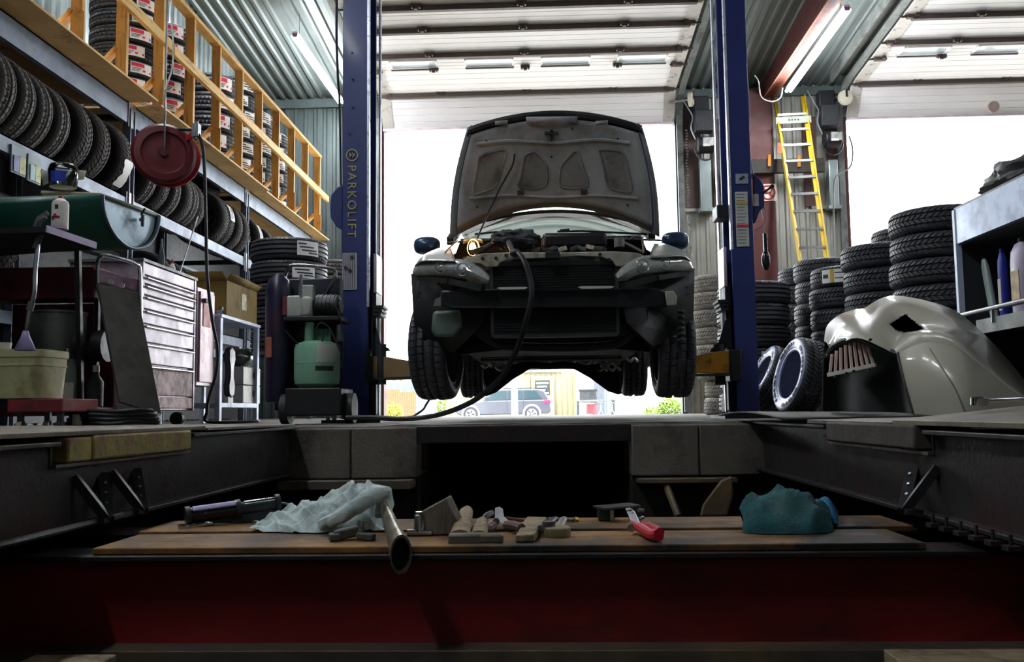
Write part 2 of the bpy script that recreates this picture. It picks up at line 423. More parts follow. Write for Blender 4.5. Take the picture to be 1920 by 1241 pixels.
# front wall sheets
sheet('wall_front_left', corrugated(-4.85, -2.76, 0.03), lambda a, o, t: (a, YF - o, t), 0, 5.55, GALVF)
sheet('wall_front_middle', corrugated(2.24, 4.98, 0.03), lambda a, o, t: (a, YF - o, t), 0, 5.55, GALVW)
wh = MB(); wh.span((-2.76, YF, 4.86), (2.24, YF + 0.1, 5.6)); wh.span((4.98, YF, 4.86), (9.9, YF + 0.1, 5.6)); wh.span((9.9, YF, 0), (13, YF + 0.1, 5.6))
struct('wall_front_header', wh, GALV)
wo_ = MB()
for a, b in ((-5, -2.76), (2.24, 4.98)): wo_.span((a, YF + 0.02, 0), (b, YF + 0.2, 5.7))
wo_.span((-5.1, -6.3, 0), (-4.9, YF + 0.2, 7.4)); struct('wall_outer', wo_, GALVW)
jb = MB()                                                    # door jambs
struct('trim_6', MB().span((-2.8, YF - 0.02, 0), (-2.72, YF + 0.22, 4.9)), RUSTRED)
struct('trim_7', MB().span((2.2, YF - 0.02, 0), (2.28, YF + 0.22, 4.9)), BLUED)
struct('trim_8', MB().span((4.96, YF - 0.02, 0), (5.04, YF + 0.22, 4.9)), RUSTRED)
struct('trim_9', MB().span((9.85, YF - 0.02, 0), (9.93, YF + 0.22, 4.9)), RUSTRED)
struct('trim_10', MB().span((-4.8, YF - 0.09, 5.27), (-2.5, YF - 0.035, 5.42)), GALVF, bevel=0.004)
struct('trim_11', MB().span((2.1, YF - 0.09, 5.27), (5.1, YF - 0.035, 5.42)), GALVF, bevel=0.004)
struct('trim_12', MB().span((2.3, YF - 0.08, 3.34), (2.95, YF - 0.032, 3.39)), GALVW)
struct('trim_13', MB().span((4.4, YF - 0.08, 3.34), (4.95, YF - 0.032, 3.39)), GALVW)
pl = MB(); pl.span((2.29, YF - 0.075, 3.39), (2.62, YF - 0.034, 5.2)); pl.span((2.8, YF - 0.075, 3.39), (3.1, YF - 0.034, 4.9)); struct('trim_14', pl, M('brown_board', '#4a3b36', 0.7, 0, 0.25, 5))
pl = MB(); pl.span((4.3, YF - 0.075, 3.39), (4.52, YF - 0.034, 4.9)); pl.span((4.68, YF - 0.075, 3.39), (4.93, YF - 0.034, 5.2)); struct('trim_15', pl, M('brown_board2', '#5a413c', 0.7, 0, 0.25, 5))

# red steel frame: column and rafter
fr = thing('red_column', 'red oxide steel column standing between the two garage doors', 'column', (3.55, 14.8, 0))
fr['kind'] = 'structure'
c = MB(); c.span((3.36, 14.66, 0), (3.74, 14.68, 5.3)); c.build('flange', RUSTRED, fr)
c = MB(); c.span((3.36, 14.9, 0), (3.74, 14.92, 5.3)); c.build('flange', RUSTRED, fr)
c = MB(); c.span((3.54, 14.68, 0), (3.56, 14.9, 5.3)); c.build('web', RUSTRED, fr)
rb = thing('red_rafter', 'sloping red steel ceiling beam beside the right fluorescent tube', 'beam', (3.58, 14.6, 5.3)); rb['kind'] = 'structure'
RA = at(1425, 193, 14.9); RB = at(1553, 0, 11.0)
RB = at(1553, 0, 11.0 * (RA.x / RB.x))
def bz(y): return RA.z + (RB.z - RA.z) * (14.9 - y) / (14.9 - RB.y)
X0 = RA.x
c = MB(); c.add([(X0, 14.95, bz(14.95)), (X0 + .19, 14.95, bz(14.95)), (X0 + .19, -6, bz(-6)), (X0, -6, bz(-6)),
                 (X0, 14.95, bz(14.95) + .02), (X0 + .19, 14.95, bz(14.95) + .02), (X0 + .19, -6, bz(-6) + .02), (X0, -6, bz(-6) + .02)],
                [(0, 1, 2, 3), (4, 7, 6, 5), (0, 4, 5, 1), (1, 5, 6, 2), (2, 6, 7, 3), (3, 7, 4, 0)]); c.build('bottom_flange', RUSTREDLIT, rb)
c = MB(); c.add([(X0 + .02, 14.95, bz(14.95)), (X0 + .02, -6, bz(-6)), (X0 + .02, -6, ceil_z(-6)), (X0 + .02, 14.95, ceil_z(14.95)),
                 (X0 + .15, 14.95, bz(14.95)), (X0 + .15, -6, bz(-6)), (X0 + .15, -6, ceil_z(-6)), (X0 + .15, 14.95, ceil_z(14.95))],
                [(0, 1, 2, 3), (4, 7, 6, 5), (0, 4, 5, 1), (0, 3, 7, 4)]); c.build('web', RUSTRED, rb)

# ---------------------------------------------------------------- overhead doors
NODES = [(14.80, 4.82), (14.46, 5.28)] + [(y, 5.28 + .08 * (14.46 - y)) for y in (13.545, 13.03, 12.28, 11.67, 11.0, 10.3, 9.6, 8.9)]
def overhead_door(idx, x0, x1, wins, bottom_extra=0.0):
    d = thing('door_%d' % idx, None, None, ((x0 + x1) / 2, 14.5, 5.15)); d['kind'] = 'structure'
    for k in range(len(NODES) - 1):
        (ya, za), (yb, zb) = NODES[k], NODES[k + 1]
        a = Vector((0, ya, za)); b = Vector((0, yb, zb)); e = (b - a).normalized(); L = (b - a).length
        n = Vector((0, -e.z, e.y));  n = n if n.z < 0 or k == 0 else -n        # inner face
        if k == 0 and n.y > 0: n = -n
        ng = 5; pts = [(0.006, 0)]
        for g in range(1, ng):
            s = L * g / ng; pts += [(s - 0.007, 0), (s - 0.002, -0.009), (s + 0.002, -0.009), (s + 0.007, 0)]
        pts.append((L - 0.006, 0)); prof = [a + e * s + n * o for s, o in pts]
        mb = MB(); P = len(prof)
        mb.add([(x, p.y, p.z) for x in (x0, x1) for p in prof], [(i, i + 1, P + i + 1, P + i) for i in range(P - 1)])
        back = [a + e * s - n * 0.045 for s in (0.006, L - 0.006)]
        mb.add([(x, p.y, p.z) for x in (x0, x1) for p in back], [(0, 1, 3, 2)])
        mb.add([(x0, p.y, p.z) for p in (prof[0], back[0], back[1], prof[-1])] + [(x1, p.y, p.z) for p in (prof[0], back[0], back[1], prof[-1])],
               [(0, 1, 2, 3), (4, 7, 6, 5), (0, 4, 5, 1), (3, 2, 6, 7)])
        pn = mb.build('door_panel', WHITE, d, smooth=0)
        for xs, sg in ((x0, 1), (x1, -1)):                       # end stiles
            st = MB(); st.bar(Vector((xs + sg * 0.09, ya, za)) + n * 0.004 + e * 0.01, Vector((xs + sg * 0.09, yb, zb)) + n * 0.004 - e * 0.01, 0.008, 0.18, up=Vector((1, 0, 0)))
            st.build('end_stile', M('stile_grey', '#c2beb6', 0.5, 0.1, 0.12, 9, dirt='#6b655c', amt=0.3, dscale=9), d)
            h = MB(); c0 = b + n * 0.03
            h.box((xs + sg * 0.12, c0.y, c0.z), (0.17, 0.07, 0.05)); h.box((xs + sg * 0.16, c0.y - 0.05, c0.z + .01), (0.05, 0.05, 0.06)); h.cyl((xs - sg * 0.05, c0.y, c0.z), (xs + sg * 0.22, c0.y, c0.z), 0.016, n=8)
            h.build('roller_hinge', STRUT, d)
        if k == 2:
            for wa, wb_ in wins:
                q = a + e * 0.05; r = a + e * (0.05 + 0.27)
                f = MB()
                for s0, s1 in ((0.0, 0.025), (0.255, 0.28)):
                    p = q + e * ((s0 + s1) / 2) + n * 0.012; f.box(((wa + wb_) / 2, p.y, p.z), (wb_ - wa + 0.05, s1 - s0, 0.024))
                for xx in (wa - 0.0125, wb_ + 0.0125):
                    p = q + e * 0.14 + n * 0.012; f.box((xx, p.y, p.z), (0.025, 0.28, 0.024))
                fo = f.build('window_frame', WHITE if k else STRUT, d)
                g = MB(); p = q + e * 0.14 + n * 0.006; g.box(((wa + wb_) / 2, p.y, p.z), (wb_ - wa, 0.25, 0.008)); g.build('pane', M('pane_daylight_tint', '#dfeaf0', 0.08, 0.1, 0.04, 2), fo)  # reflected daylight is put into the pale opaque pane colour
                p = q + e * 0.0 + n * 0.02; MB().box(((wa + wb_) / 2, p.y, p.z), (wb_ - wa + 0.05, 0.03, 0.035)).build('ledge', STRUT, fo)
        if k >= 1 or True:
            nh = 3
            if k in (0, 2, 3, 4, 5, 6, 7):
                mb = MB(); p = b + n * 0.045
                mb.bar((x0 + 0.1, p.y, p.z), (x1 - 0.1, p.y, p.z), 0.075, 0.07)
                mb.build('strut', STRUT, d, bevel=0.004)
            for j in range(nh):
                xx = x0 + (x1 - x0) * (0.21 + 0.29 * j)
                h = MB(); p = b + e * 0.05 + n * 0.03
                h.box((xx, p.y, p.z), (0.14, 0.06, 0.035)); h.box((xx, p.y - 0.02, p.z - 0.03), (0.05, 0.03, 0.05)); h.box((xx - .05, p.y - 0.03, p.z - 0.02), (0.02, 0.05, 0.05)); h.box((xx + .05, p.y - 0.03, p.z - 0.02), (0.02, 0.05, 0.05))
                h.build('hinge', STRUT, d)
    bs = MB(); bs.bar((x0, 14.8, 4.81), (x1, 14.8, 4.81), 0.05, 0.035); bs.build('bottom_seal', M('seal_pale', '#cbbcc4', 0.6), d)
    for xs, sg in ((x0, -1), (x1, 1)):
        tr = MB(); xx = xs + sg * 0.1
        pts = [Vector((xx, 14.86, 0.02)), Vector((xx, 14.86, 4.72)), Vector((xx, 14.8, 5.02)), Vector((xx, 14.6, 5.24)), Vector((xx, 14.3, 5.31))] + [Vector((xx, y, z + 0.02)) for y, z in NODES[2:]]
        for i in range(len(pts) - 1): tr.bar(pts[i], pts[i + 1], 0.05, 0.1, up=Vector((1, 0, 0)))
        tr.build('track', GREYM, d, bevel=0.004)
    return d
def wx(a, b, y): return (at(a, y, 13.4).x, at(b, y, 13.4).x)
D1 = overhead_door(1, -2.7, 2.16, [wx(735, 818, 118), wx(875, 960, 116), wx(1017, 1103, 114), wx(1160, 1247, 110)])
w5 = wx(1690, 1773, 110); w6 = wx(1830, 1912, 110)
D2 = overhead_door(2, 4.99, 9.8, [w5, w6, (w6[0] + w6[0] - w5[0], w6[1] + w6[0] - w5[0]), (w6[0] + 2 * (w6[0] - w5[0]), w6[1] + 2 * (w6[0] - w5[0]))])
wa = MB(); a = at(1862, 200, 14.62); b = a + Vector((0, -0.03, -0.01)); wa.cyl(a, b, 0.09, n=24); wa.build('door_vent', M('vent_brown', '#a08c86', 0.6), D2)
bp = MB(); bp.bar((4.76, 14.4, 5.42), (4.76, 3, ceil_z(3) - 0.12), 0.3, 0.05); bp.bar((4.64, 14.4, 5.36), (4.64, 3, ceil_z(3) - 0.17), 0.04, 0.14)
bp.build('track_hanger', GREYM, D2, bevel=0.004)
for i, (px, py, lab) in enumerate(((1585, 183, 'pale grooved cable drum at left top corner of the right garage door'), (1295, 186, 'narrow red and white cable drum at right top corner of the middle garage door'))):
    p = at(px, py, 14.45); t = thing('cable_drum', lab, 'drum', p)
    m = MB(); ax = (Vector((0.25, -1, 0)) if i == 0 else Vector((1, -0.35, 0))).normalized()
    m.cyl(p - ax * 0.03, p + ax * 0.03, 0.12, n=24); m.cyl(p + ax * 0.03, p + ax * 0.04, 0.1, n=24)
    m.build('disc', M('drum_cream', '#d8d3c2', 0.4, 0.2), t)
    MB().bar(p + ax * 0.045, p + ax * 0.045 + Vector((0, 0, 0.12)), 0.035, 0.012, up=ax).build('slot', BLK, t)
    MB().cyl(p - ax * 0.03, p - ax * 0.35, 0.02, n=8).build('shaft', STEEL, t)

# ---------------------------------------------------------------- fluorescent tubes
def tube_fixture(a, b, label, group=None):
    a = Vector(a); b = Vector(b); m = (a + b) / 2
    t = thing('fluorescent_light', label, 'light', m, group)
    up = Vector((0, 0, 0.05))
    MB().bar(a + up, b + up, 0.07, 0.04).build('housing', OFFW, t)
    for s in (-0.03, 0.03):
        for q0, q1 in ((0.0, 0.495), (0.505, 1.0)):
            MB().cyl(a.lerp(b, q0) + Vector((s, 0, 0)), a.lerp(b, q1) + Vector((s, 0, 0)), 0.022, n=10).build('tube', TUBEM, t)
    for q in (0.0, 0.5, 1.0):
        MB().box(a.lerp(b, q) + Vector((0, 0, 0.012)), (0.075, 0.03, 0.05)).build('lamp_holder', M('holder_plum', '#7d4a78', 0.5), t)
    for q in (0.08, 0.92):
        p = a.lerp(b, q); MB().cyl(p + up, (p.x, p.y, ceil_z(p.y)), 0.004, n=6).build('hanger', STEEL, t)
tube_fixture(at(553, 68, 12.0), at(639, 192, 14.5), 'long lit fluorescent tube hanging near the left wall by the blue post')
tube_fixture(at(1573, 12, 11.4) + Vector((.10, 0, -.05)), at(1466, 165, 13.9) + Vector((.10, 0, -.05)), 'long lit fluorescent tube beside the red ceiling beam')
for i, (x, y) in enumerate(((-3.4, 7.6), (-3.4, 3.0), (3.75, 7.0), (3.75, 2.4), (-3.4, -2.0), (3.75, -2.6), (8.0, 7.6), (8.0, 2.4))):  # unseen tubes added to fill the room with light
    z = ceil_z(y + 1.2) - 0.18
    tube_fixture((x, y, z + 0.05), (x, y + 2.4, z), 'added fluorescent fill tube overhead out of view, %s' % ('left wall row, middle', 'left wall row, near', 'red beam row, middle', 'red beam row, near', 'left wall row, rearmost', 'red beam row, rearmost', 'right bay row, far', 'right bay row, near')[i])
# ---------------------------------------------------------------- the yard outside
GZ = -0.42
g = MB(); g.span((-60, 15.2, GZ - 0.2), (80, 140, GZ)); struct('ground', g, ASPH)
ap = MB(); ap.add([(-5, 15.18, -0.02), (13, 15.18, -0.02), (13, 18.0, GZ), (-5, 18.0, GZ)], [(0, 1, 2, 3)]); struct('ground_apron', ap, M('apron_concrete', '#b9b5ae', 0.9))
def bx(px0, px1, py0, Y, zb=GZ, d=4.0):
    a = at(px0, py0, Y); b = at(px1, py0, Y); return (a.x, Y, zb), (b.x, Y + d, (a.z + b.z) / 2)
# beige building
p0, p1 = bx(838, 1079, 668, 52, d=9)
bb = thing('beige_building', 'low beige sided building with white sign board behind the grey wagon', 'building', ((p0[0] + p1[0]) / 2, 52, GZ))
sheet('siding', corrugated(p0[0], p1[0], 0.04, 0.3, 0.04), lambda a, o, t: (a, 52 - o, t), GZ, p1[2], BEIGE, parent=bb, kind=None)
MB().span((p0[0], 52.05, GZ), (p1[0], 61, p1[2])).build('body', BEIGE, bb)
s0 = at(978, 690, 51.8); s1 = at(1056, 697, 51.8)
sg = MB().span((s0.x, 51.75, s1.z), (s1.x, 51.9, s1.z + 1.1)).build('sign_board', OFFW, bb)
text_obj('lettering', 'JC', 0.75, BLUEL, sg, Matrix.Translation(((s0.x * 0.62 + s1.x * 0.38), 51.72, s1.z + 0.42)) @ Euler((PI / 2, 0, 0)).to_matrix().to_4x4(), 0.01)
d0 = at(1000, 709, 51.7); d1 = at(1036, 790, 51.7)
MB().span((d0.x, 51.8, GZ), (d1.x, 51.95, d0.z)).build('door', BEIGE, bb)
w0 = at(1003, 713, 51.6); w1 = at(1031, 740, 51.6)
pn = MB().span((w0.x, 51.74, w1.z), (w1.x, 51.8, w0.z)).build('door_pane', M('pane_dark', '#2c3136', 0.3), bb)
for i in range(4):
    z = w0.z - 0.16 - i * 0.19; MB().span((w0.x + 0.06 + 0.05 * (i % 2), 51.72, z - 0.05), (w1.x - 0.06 - 0.1 * (i % 3), 51.74, z + 0.04)).build('notice_line', OFFW, pn)
f = MB()
for a, b in (((d0.x - .1, 0, d0.z), (d1.x + .1, 0, d0.z + .1)),): f.span((a[0], 51.75, a[2]), (b[0], 51.85, b[2]))
f.span((d0.x - .1, 51.75, GZ), (d0.x, 51.85, d0.z)); f.span((d1.x, 51.75, GZ), (d1.x + .1, 51.85, d0.z)); f.build('door_frame', OFFW, bb)
# second shed with white roller door
p0, p1 = bx(1082, 1160, 690, 49, d=2.5)
sh = thing('white_shed', 'pale shed with white roller door and dark post right of the beige building', 'building', ((p0[0] + p1[0]) / 2, 50, GZ))
MB().span((p0[0], 49.9, GZ), (p1[0], 51.9, p1[2] + .3)).build('wall', OFFW, sh)
for i in range(9):
    zb = GZ + i * (p1[2] - GZ) / 9; q = at(1113, 700, 50).x
    MB().span((p0[0] + .1, 49.75, zb + .01), (q, 49.9, zb + (p1[2] - GZ) / 9 - .01)).build('door_slat', OFFW, sh)
q0 = at(1113, 700, 49.6).x; q1 = at(1132, 700, 49.6).x
MB().span((q0, 49.6, GZ), (q1, 50.2, p1[2])).build('corner_post', M('shed_dark', '#4a4f58', 0.7), sh)
q2 = at(1160, 700, 49.6).x
sheet('side_sheet', corrugated(q1, q2, 0.08, 0.22, 0.06), lambda a, o, t: (a, 49.7 - o, t), GZ, p1[2] - .2, M('shed_sheet', '#7f858a', 0.5, 0.5), parent=sh, kind=None)
# pale blue container and fence at the left
p0, p1 = bx(700, 800, 716, 60, d=3)
ct = thing('blue_container', 'pale blue steel container behind the orange timber fence', 'container', ((p0[0] + p1[0]) / 2, 60, GZ))
sheet('side', corrugated(p0[0], p1[0], 0.1, 0.5, 0.2), lambda a, o, t: (a, 60 - o, t), GZ, p1[2], SKYBL, parent=ct, kind=None)
MB().span((p0[0], 60.05, GZ), (p1[0], 63, p1[2])).build('body', SKYBL, ct)
fe = thing('timber_fence', 'orange brown timber fence boards left of the lifted car', 'fence', (at(745, 770, 48).x, 48, GZ))
for i in range(15):
    x0 = at(716 + i * 4.3, 750, 48).x; x1 = at(719.9 + i * 4.3, 750, 48).x
    top = at(740, 729 if i < 8 else 734, 48).z + random.uniform(-.04, .04)
    MB().span((x0, 48, GZ), (x1, 48.05, top)).build('board', FENCE, fe)
for zz in (0.3, 1.0): MB().span((at(716, 750, 48).x, 48.05, zz), (at(781, 750, 48).x, 48.12, zz + .09)).build('rail', FENCE, fe)
pb = thing('grey_cabinet', 'tall blue grey outdoor cabinet between fence and beige building', 'cabinet', (at(800, 770, 50).x, 50, GZ))
a = at(783, 735, 50); b = at(798, 735, 50); MB().span((a.x, 50, GZ), (b.x, 51, a.z)).build('body', SKYBL, pb, bevel=0.03)
MB().span((a.x + .08, 49.97, GZ + .1), (b.x - .08, 50.0, a.z - .1)).build('door', M('cab_grey', '#8e9eae', 0.5), pb)
# white post in front of the wagon
wp = thing('white_post', 'white round post standing in front of the grey wagon', 'post', (at(964, 770, 40).x, 40, GZ))
a = at(964, 700, 40); MB().cyl((a.x, 40, GZ), (a.x, 40, a.z + .6), 0.15, n=14).build('pole', POSTW, wp)
MB().cyl((a.x, 40, GZ), (a.x, 40, GZ + .05), 0.26, n=14).build('base', POSTW, wp)
# grey wagon
SY = 45.0
sc = at(948, 770, SY)
sv = thing('grey_wagon', 'grey station wagon parked by the beige building', 'car', (sc.x, SY, GZ - 0.05))
L0, L1 = at(855, 770, SY).x, at(1033, 770, SY).x
def sx(t): return L0 + (L1 - L0) * t
ZB = GZ
side = [(0.0, .45), (0.0, .78), (.03, .92), (.24, 1.06), (.30, 1.1), (.985, 1.12), (1.0, .95), (1.0, .5), (.97, .38), (.05, .32)]
m = MB(); m.prism(side, lambda x, z, d: (sx(x), SY + d, ZB + z * .94), 0, 1.8); m.build('body', SUVG, sv, bevel=0.06)
gh = [(.27, 1.08), (.40, 1.62), (.48, 1.69), (.86, 1.68), (.93, 1.6), (.985, 1.1)]
m = MB(); m.prism(gh, lambda x, z, d: (sx(x), SY + 0.12 + d * (0.9 if z > 1.3 else 1), ZB + z * .94), 0, 1.55); m.build('cabin', SUVG, sv, bevel=0.05)
for poly in ([(.315, 1.12), (.41, 1.56), (.53, 1.6), (.53, 1.12)], [(.555, 1.12), (.555, 1.6), (.70, 1.6), (.70, 1.12)], [(.725, 1.14), (.725, 1.6), (.84, 1.58), (.91, 1.18)]):
    m = MB(); m.prism(poly, lambda x, z, d: (sx(x), SY + 0.1 + d, ZB + z * .94), -0.02, 0.04); m.build('side_window', GLASSD, sv)
for t in (.155, .80):
    cx = sx(t); c = Vector((cx, SY - 0.02, ZB + 0.36))
    arch = MB(); arch.lathe([(0.36, 0), (0.46, 0), (0.46, .06), (0.36, .06)], 24, c + Vector((0, .05, .02)), rotm(90), closed_prof=True); arch.build('wheel_arch', M('arch_grey', '#8c8f96', 0.5), sv)
    wh_ = MB(); wh_.cyl(c + Vector((0, -.03, 0)), c + Vector((0, .2, 0)), 0.36, n=24); wo2 = wh_.build('tyre', RUB, sv)
    MB().cyl(c + Vector((0, -.05, 0)), c + Vector((0, -.02, 0)), 0.25, n=20).build('rim', ALU, wo2)
    for k in range(5):
        an = 2 * PI * k / 5; MB().bar(c + Vector((0, -.055, 0)) + Vector((math.cos(an), 0, math.sin(an))) * .06, c + Vector((0, -.055, 0)) + Vector((math.cos(an), 0, math.sin(an))) * .22, .07, .012, up=Vector((0, 1, 0))).build('spoke', GREYD, wo2)
MB().span((sx(.93), SY - .03, ZB + .86), (sx(1.0), SY + .1, ZB + 1.04)).build('tail_lamp', M('tail_red', '#c01f4a', 0.3), sv, bevel=.03)
MB().span((sx(.3), SY - .15, ZB + 1.1), (sx(.33), SY, ZB + 1.25)).build('door_mirror', SUVG, sv, bevel=.03)
MB().bar((sx(.5), SY + .2, ZB + 1.62), (sx(.84), SY + .2, ZB + 1.62), .05, .04).build('roof_rail', GREYD, sv)
for t in (.54, .71): MB().span((sx(t), SY - .004, ZB + .45), (sx(t) + .02, SY + .0, ZB + 1.1)).build('door_gap', GREYD, sv)
# steel racking with jack stands and a drum
rk = thing('yard_rack', 'steel pipe rack standing by the white shed door', 'rack', (at(1118, 770, 42).x, 42, GZ))
a0 = at(1083, 752, 42); a1 = at(1152, 750, 42)
MB().bar(a0, a1, 0.08, 0.08).build('rail', GREYM, rk)
MB().bar(a0 + Vector((0, .9, 0)), a1 + Vector((0, .9, 0)), 0.08, 0.08).build('rail', GREYM, rk)
for t in (0.02, 0.98):
    q = a0.lerp(a1, t)
    for dy in (0, .9): MB().bar((q.x, 42 + dy, GZ), (q.x, 42 + dy, q.z), .09, .09).build('leg', GREYD, rk)
for px, lab in ((1126, 'blue steel jack stand under the yard rack beside the red drum'), (1147, 'grey jack stand at right end of the yard rack')):
    q = at(px, 755, 41.5); js = thing('jack_stand', lab, 'stand', (q.x, 41.5, GZ))
    for sx_, sy_ in ((-1, -1), (1, -1), (1, 1), (-1, 1)): MB().bar((q.x + sx_ * .24, 41.5 + sy_ * .2, GZ), (q.x + sx_ * .04, 41.5 + sy_ * .04, GZ + .45), .05, .03).build('leg', M('stand_blue', '#4d6a7a', 0.5), js)
    MB().cyl((q.x, 41.5, GZ + .38), (q.x, 41.5, q.z), .05, n=10).build('post', GREYM, js)
    MB().box((q.x, 41.5, q.z), (.2, .1, .06)).build('saddle', GREYM, js)
q = at(1110, 768, 42.5); dr = thing('red_drum', 'red drum standing under the yard rack', 'drum', (q.x, 42.5, GZ))
MB().cyl((q.x, 42.5, GZ), (q.x, 42.5, GZ + .75), .26, n=18).build('body', SIGNR, dr)
MB().cyl((q.x, 42.5, GZ + .75), (q.x, 42.5, GZ + .78), .27, n=18).build('lid', GREYD, dr)
q = at(1104, 752, 42.3); cb = thing('black_crate', 'black crate on top of the yard rack rail', 'crate', (q.x, 42.4, q.z))
m = MB(); m.span((q.x - .42, 42.0, q.z - .05), (q.x + .36, 42.85, q.z + .5)); m.build('body', GREYD, cb, bevel=.03)
MB().span((q.x - .45, 41.97, q.z + .46), (q.x + .39, 42.9, q.z + .54)).build('rim', BLK, cb)
# pale tank, stones, bushes
q = at(1180, 740, 44); tk = thing('white_boat_hull', 'white rounded hull standing on end beside the yard rack', 'hull', (q.x, 44, GZ))
m = MB(); m.ball((q.x + .1, 44.4, 0.9), (.95, .5, 1.35), 18, 12, rotm(0, 18)); m.build('shell', OFFW, tk)
MB().span((q.x - .3, 44, GZ), (q.x + .7, 44.8, GZ + .25)).build('cradle', GREYD, tk)
for i, (px, py, Y, r, lab) in enumerate(((1105, 783, 39, .3, 'pale tan stone lying before the yard rack'), (1182, 782, 39, .28, 'brown stone below the white hull'), (1213, 752, 43, .45, 'brown mossy rock behind the front tyre of the lifted car'), (1297, 775, 16.2, .12, 'dry leaf clump at the right door jamb'))):
    q = at(px, py, Y); m = MB()
    m.grid(lambda u, v: Vector((q.x, Y, (GZ if Y > 18 else -.05) + r * .5)) + (lambda d: d * r * (1 + .3 * noise.noise(d * 2.1 + Vector((i, 0, 0)))))(Vector((math.cos(2 * PI * u) * math.sin(PI * v), math.sin(2 * PI * u) * math.sin(PI * v), math.cos(PI * v) * .6))), 14, 9, 0, True)
    tag(m.build('stone', M('stone%d' % i, ('#b09a74', '#9a7a58', '#8c7258', '#8f7f58')[i], .9, 0, .2, 4)), lab, 'stone')
def bush(px, py, Y, rx, rz, mat, lab, n=900, s=0.09):
    q = at(px, py, Y); t = thing('bush', lab, 'bush', (q.x, Y, GZ)); m = MB()
    for _ in range(n):
        d = Vector((random.gauss(0, 1), random.gauss(0, 1), random.gauss(0, 1))).normalized() * random.uniform(.5, 1)
        c = Vector((q.x + d.x * rx, Y + d.y * rx * .7, GZ + rz + d.z * rz)); a = Vector((random.uniform(-1, 1), random.uniform(-1, 1), random.uniform(-1, 1))).normalized(); b = a.orthogonal().normalized()
        m.add([c - a * s, c + b * s * .5, c + a * s, c - b * s * .5], [(0, 1, 2, 3)])
    o = m.build('foliage', mat, t, smooth=0); o['kind'] = 'stuff'
    m = MB()
    for _ in range(6): m.tube([(q.x, Y, GZ), (q.x + random.uniform(-.5, .5) * rx, Y, GZ + rz * 1.3)], [.03, .01], 5)
    m.build('stems', TIMB, t)
bush(738, 768, 30, 0.35, 0.42, YELL, 'yellow flowering bush before the orange fence', 700, .05)
bush(1262, 765, 24, 0.5, 0.42, GREENL, 'bright yellow green bush at right behind the front tyre', 1500, .05)
bush(1225, 772, 26, 0.35, 0.3, GREENL, 'sparse low green bush between the right tyres', 260, .06)
bush(828, 775, 50, 0.4, 0.7, GREENL, 'small green shrub against the beige building', 300, .09)
bush(752, 712, 75, 2.6, 1.6, GREENL, 'green tree crown above the pale blue container', 500, .3)
# wire of the yard line
a = at(700, 449, 66); b = at(800, 441, 66)
b = at(960, 430, 66)
wi = thing('overhead_line', 'thin overhead wire on poles crossing the bright door opening at left', 'wire', (a.x, 66, GZ))
MB().cyl(a, b, 0.035, n=6).build('wire', GREYM, wi)
for q in (a, b): MB().cyl((q.x, 66, GZ), (q.x, 66, q.z + .3), .12, n=8).build('pole', GREYM, wi)
# ---------------------------------------------------------------- tyres (unit: diameter 1, width 1, axis z)
def tread_mesh(kind, n):
    rows = {'rib': [(-.50, .458), (-.47, .478), (-.40, .492), (-.27, .498), (-.24, .478), (-.21, .5), (-.07, .5), (-.045, .478), (.045, .478), (.07, .5), (.21, .5), (.24, .478), (.27, .498), (.40, .492), (.47, .478), (.50, .458)],
            'block': [(-.50, .458), (-.47, .477), (-.36, .494), (-.26, .499), (-.24, .474), (-.20, .474), (-.18, .5), (-.02, .5), (0, .482), (.02, .5), (.18, .5), (.20, .474), (.24, .474), (.26, .499), (.36, .494), (.47, .477), (.50, .458)],
            'truck': [(-.50, .468), (-.47, .485), (-.34, .497), (-.325, .47), (-.265, .47), (-.25, .5), (-.12, .5), (-.105, .47), (-.045, .47), (-.03, .5), (.10, .5), (.115, .47), (.175, .47), (.19, .5), (.32, .497), (.335, .47), (.36, .47), (.375, .494), (.47, .485), (.50, .468)]}[kind]
    mb = MB(); P = len(rows); vs = []; ang = []
    for p in range(n):
        for f in (0.0, .70, .74, .96): ang.append((p + f) / n)
    for k, t in enumerate(ang):
        g = k % 4 >= 2
        for i, (z, r) in enumerate(rows):
            shift = {'rib': .10 * abs(z), 'block': (.55 if z > 0 else -.55) * z + (.5 / n * 0.9 if abs(z) < .22 else 0) * n * 0.0, 'truck': 0.02 * z}[kind] * (8 / n)
            rr = r
            if g:
                if kind == 'block': rr -= .02 if r > .48 else 0
                elif kind == 'rib': rr -= .010 if (r > .49 and abs(z) > .2) else (.004 if r > .49 else 0)
                else: rr -= .007 if abs(z) > .33 and r > .48 else 0
            a = 2 * PI * (t + (shift if not (kind == 'block' and abs(z) < .22) else shift + .5 / n))
            vs.append((rr * math.cos(a), rr * math.sin(a), z))
    K = len(ang)
    mb.add(vs, [(k * P + i, ((k + 1) % K) * P + i, ((k + 1) % K) * P + i + 1, k * P + i + 1) for k in range(K) for i in range(P - 1)])
    return mb
def carcass_mesh():
    mb = MB()
    half = [(.462, .495), (.45, .512), (.435, .528), (.42, .535), (.415, .528), (.40, .53), (.36, .50), (.345, .47), (.33, .47), (.315, .45), (.31, .41), (.32, .38), (.36, .40), (.44, .40), (.465, .3)]
    prof = half + [(.468, 0)] + [(r, -z) for r, z in reversed(half)]
    mb.lathe(prof, 48); return mb
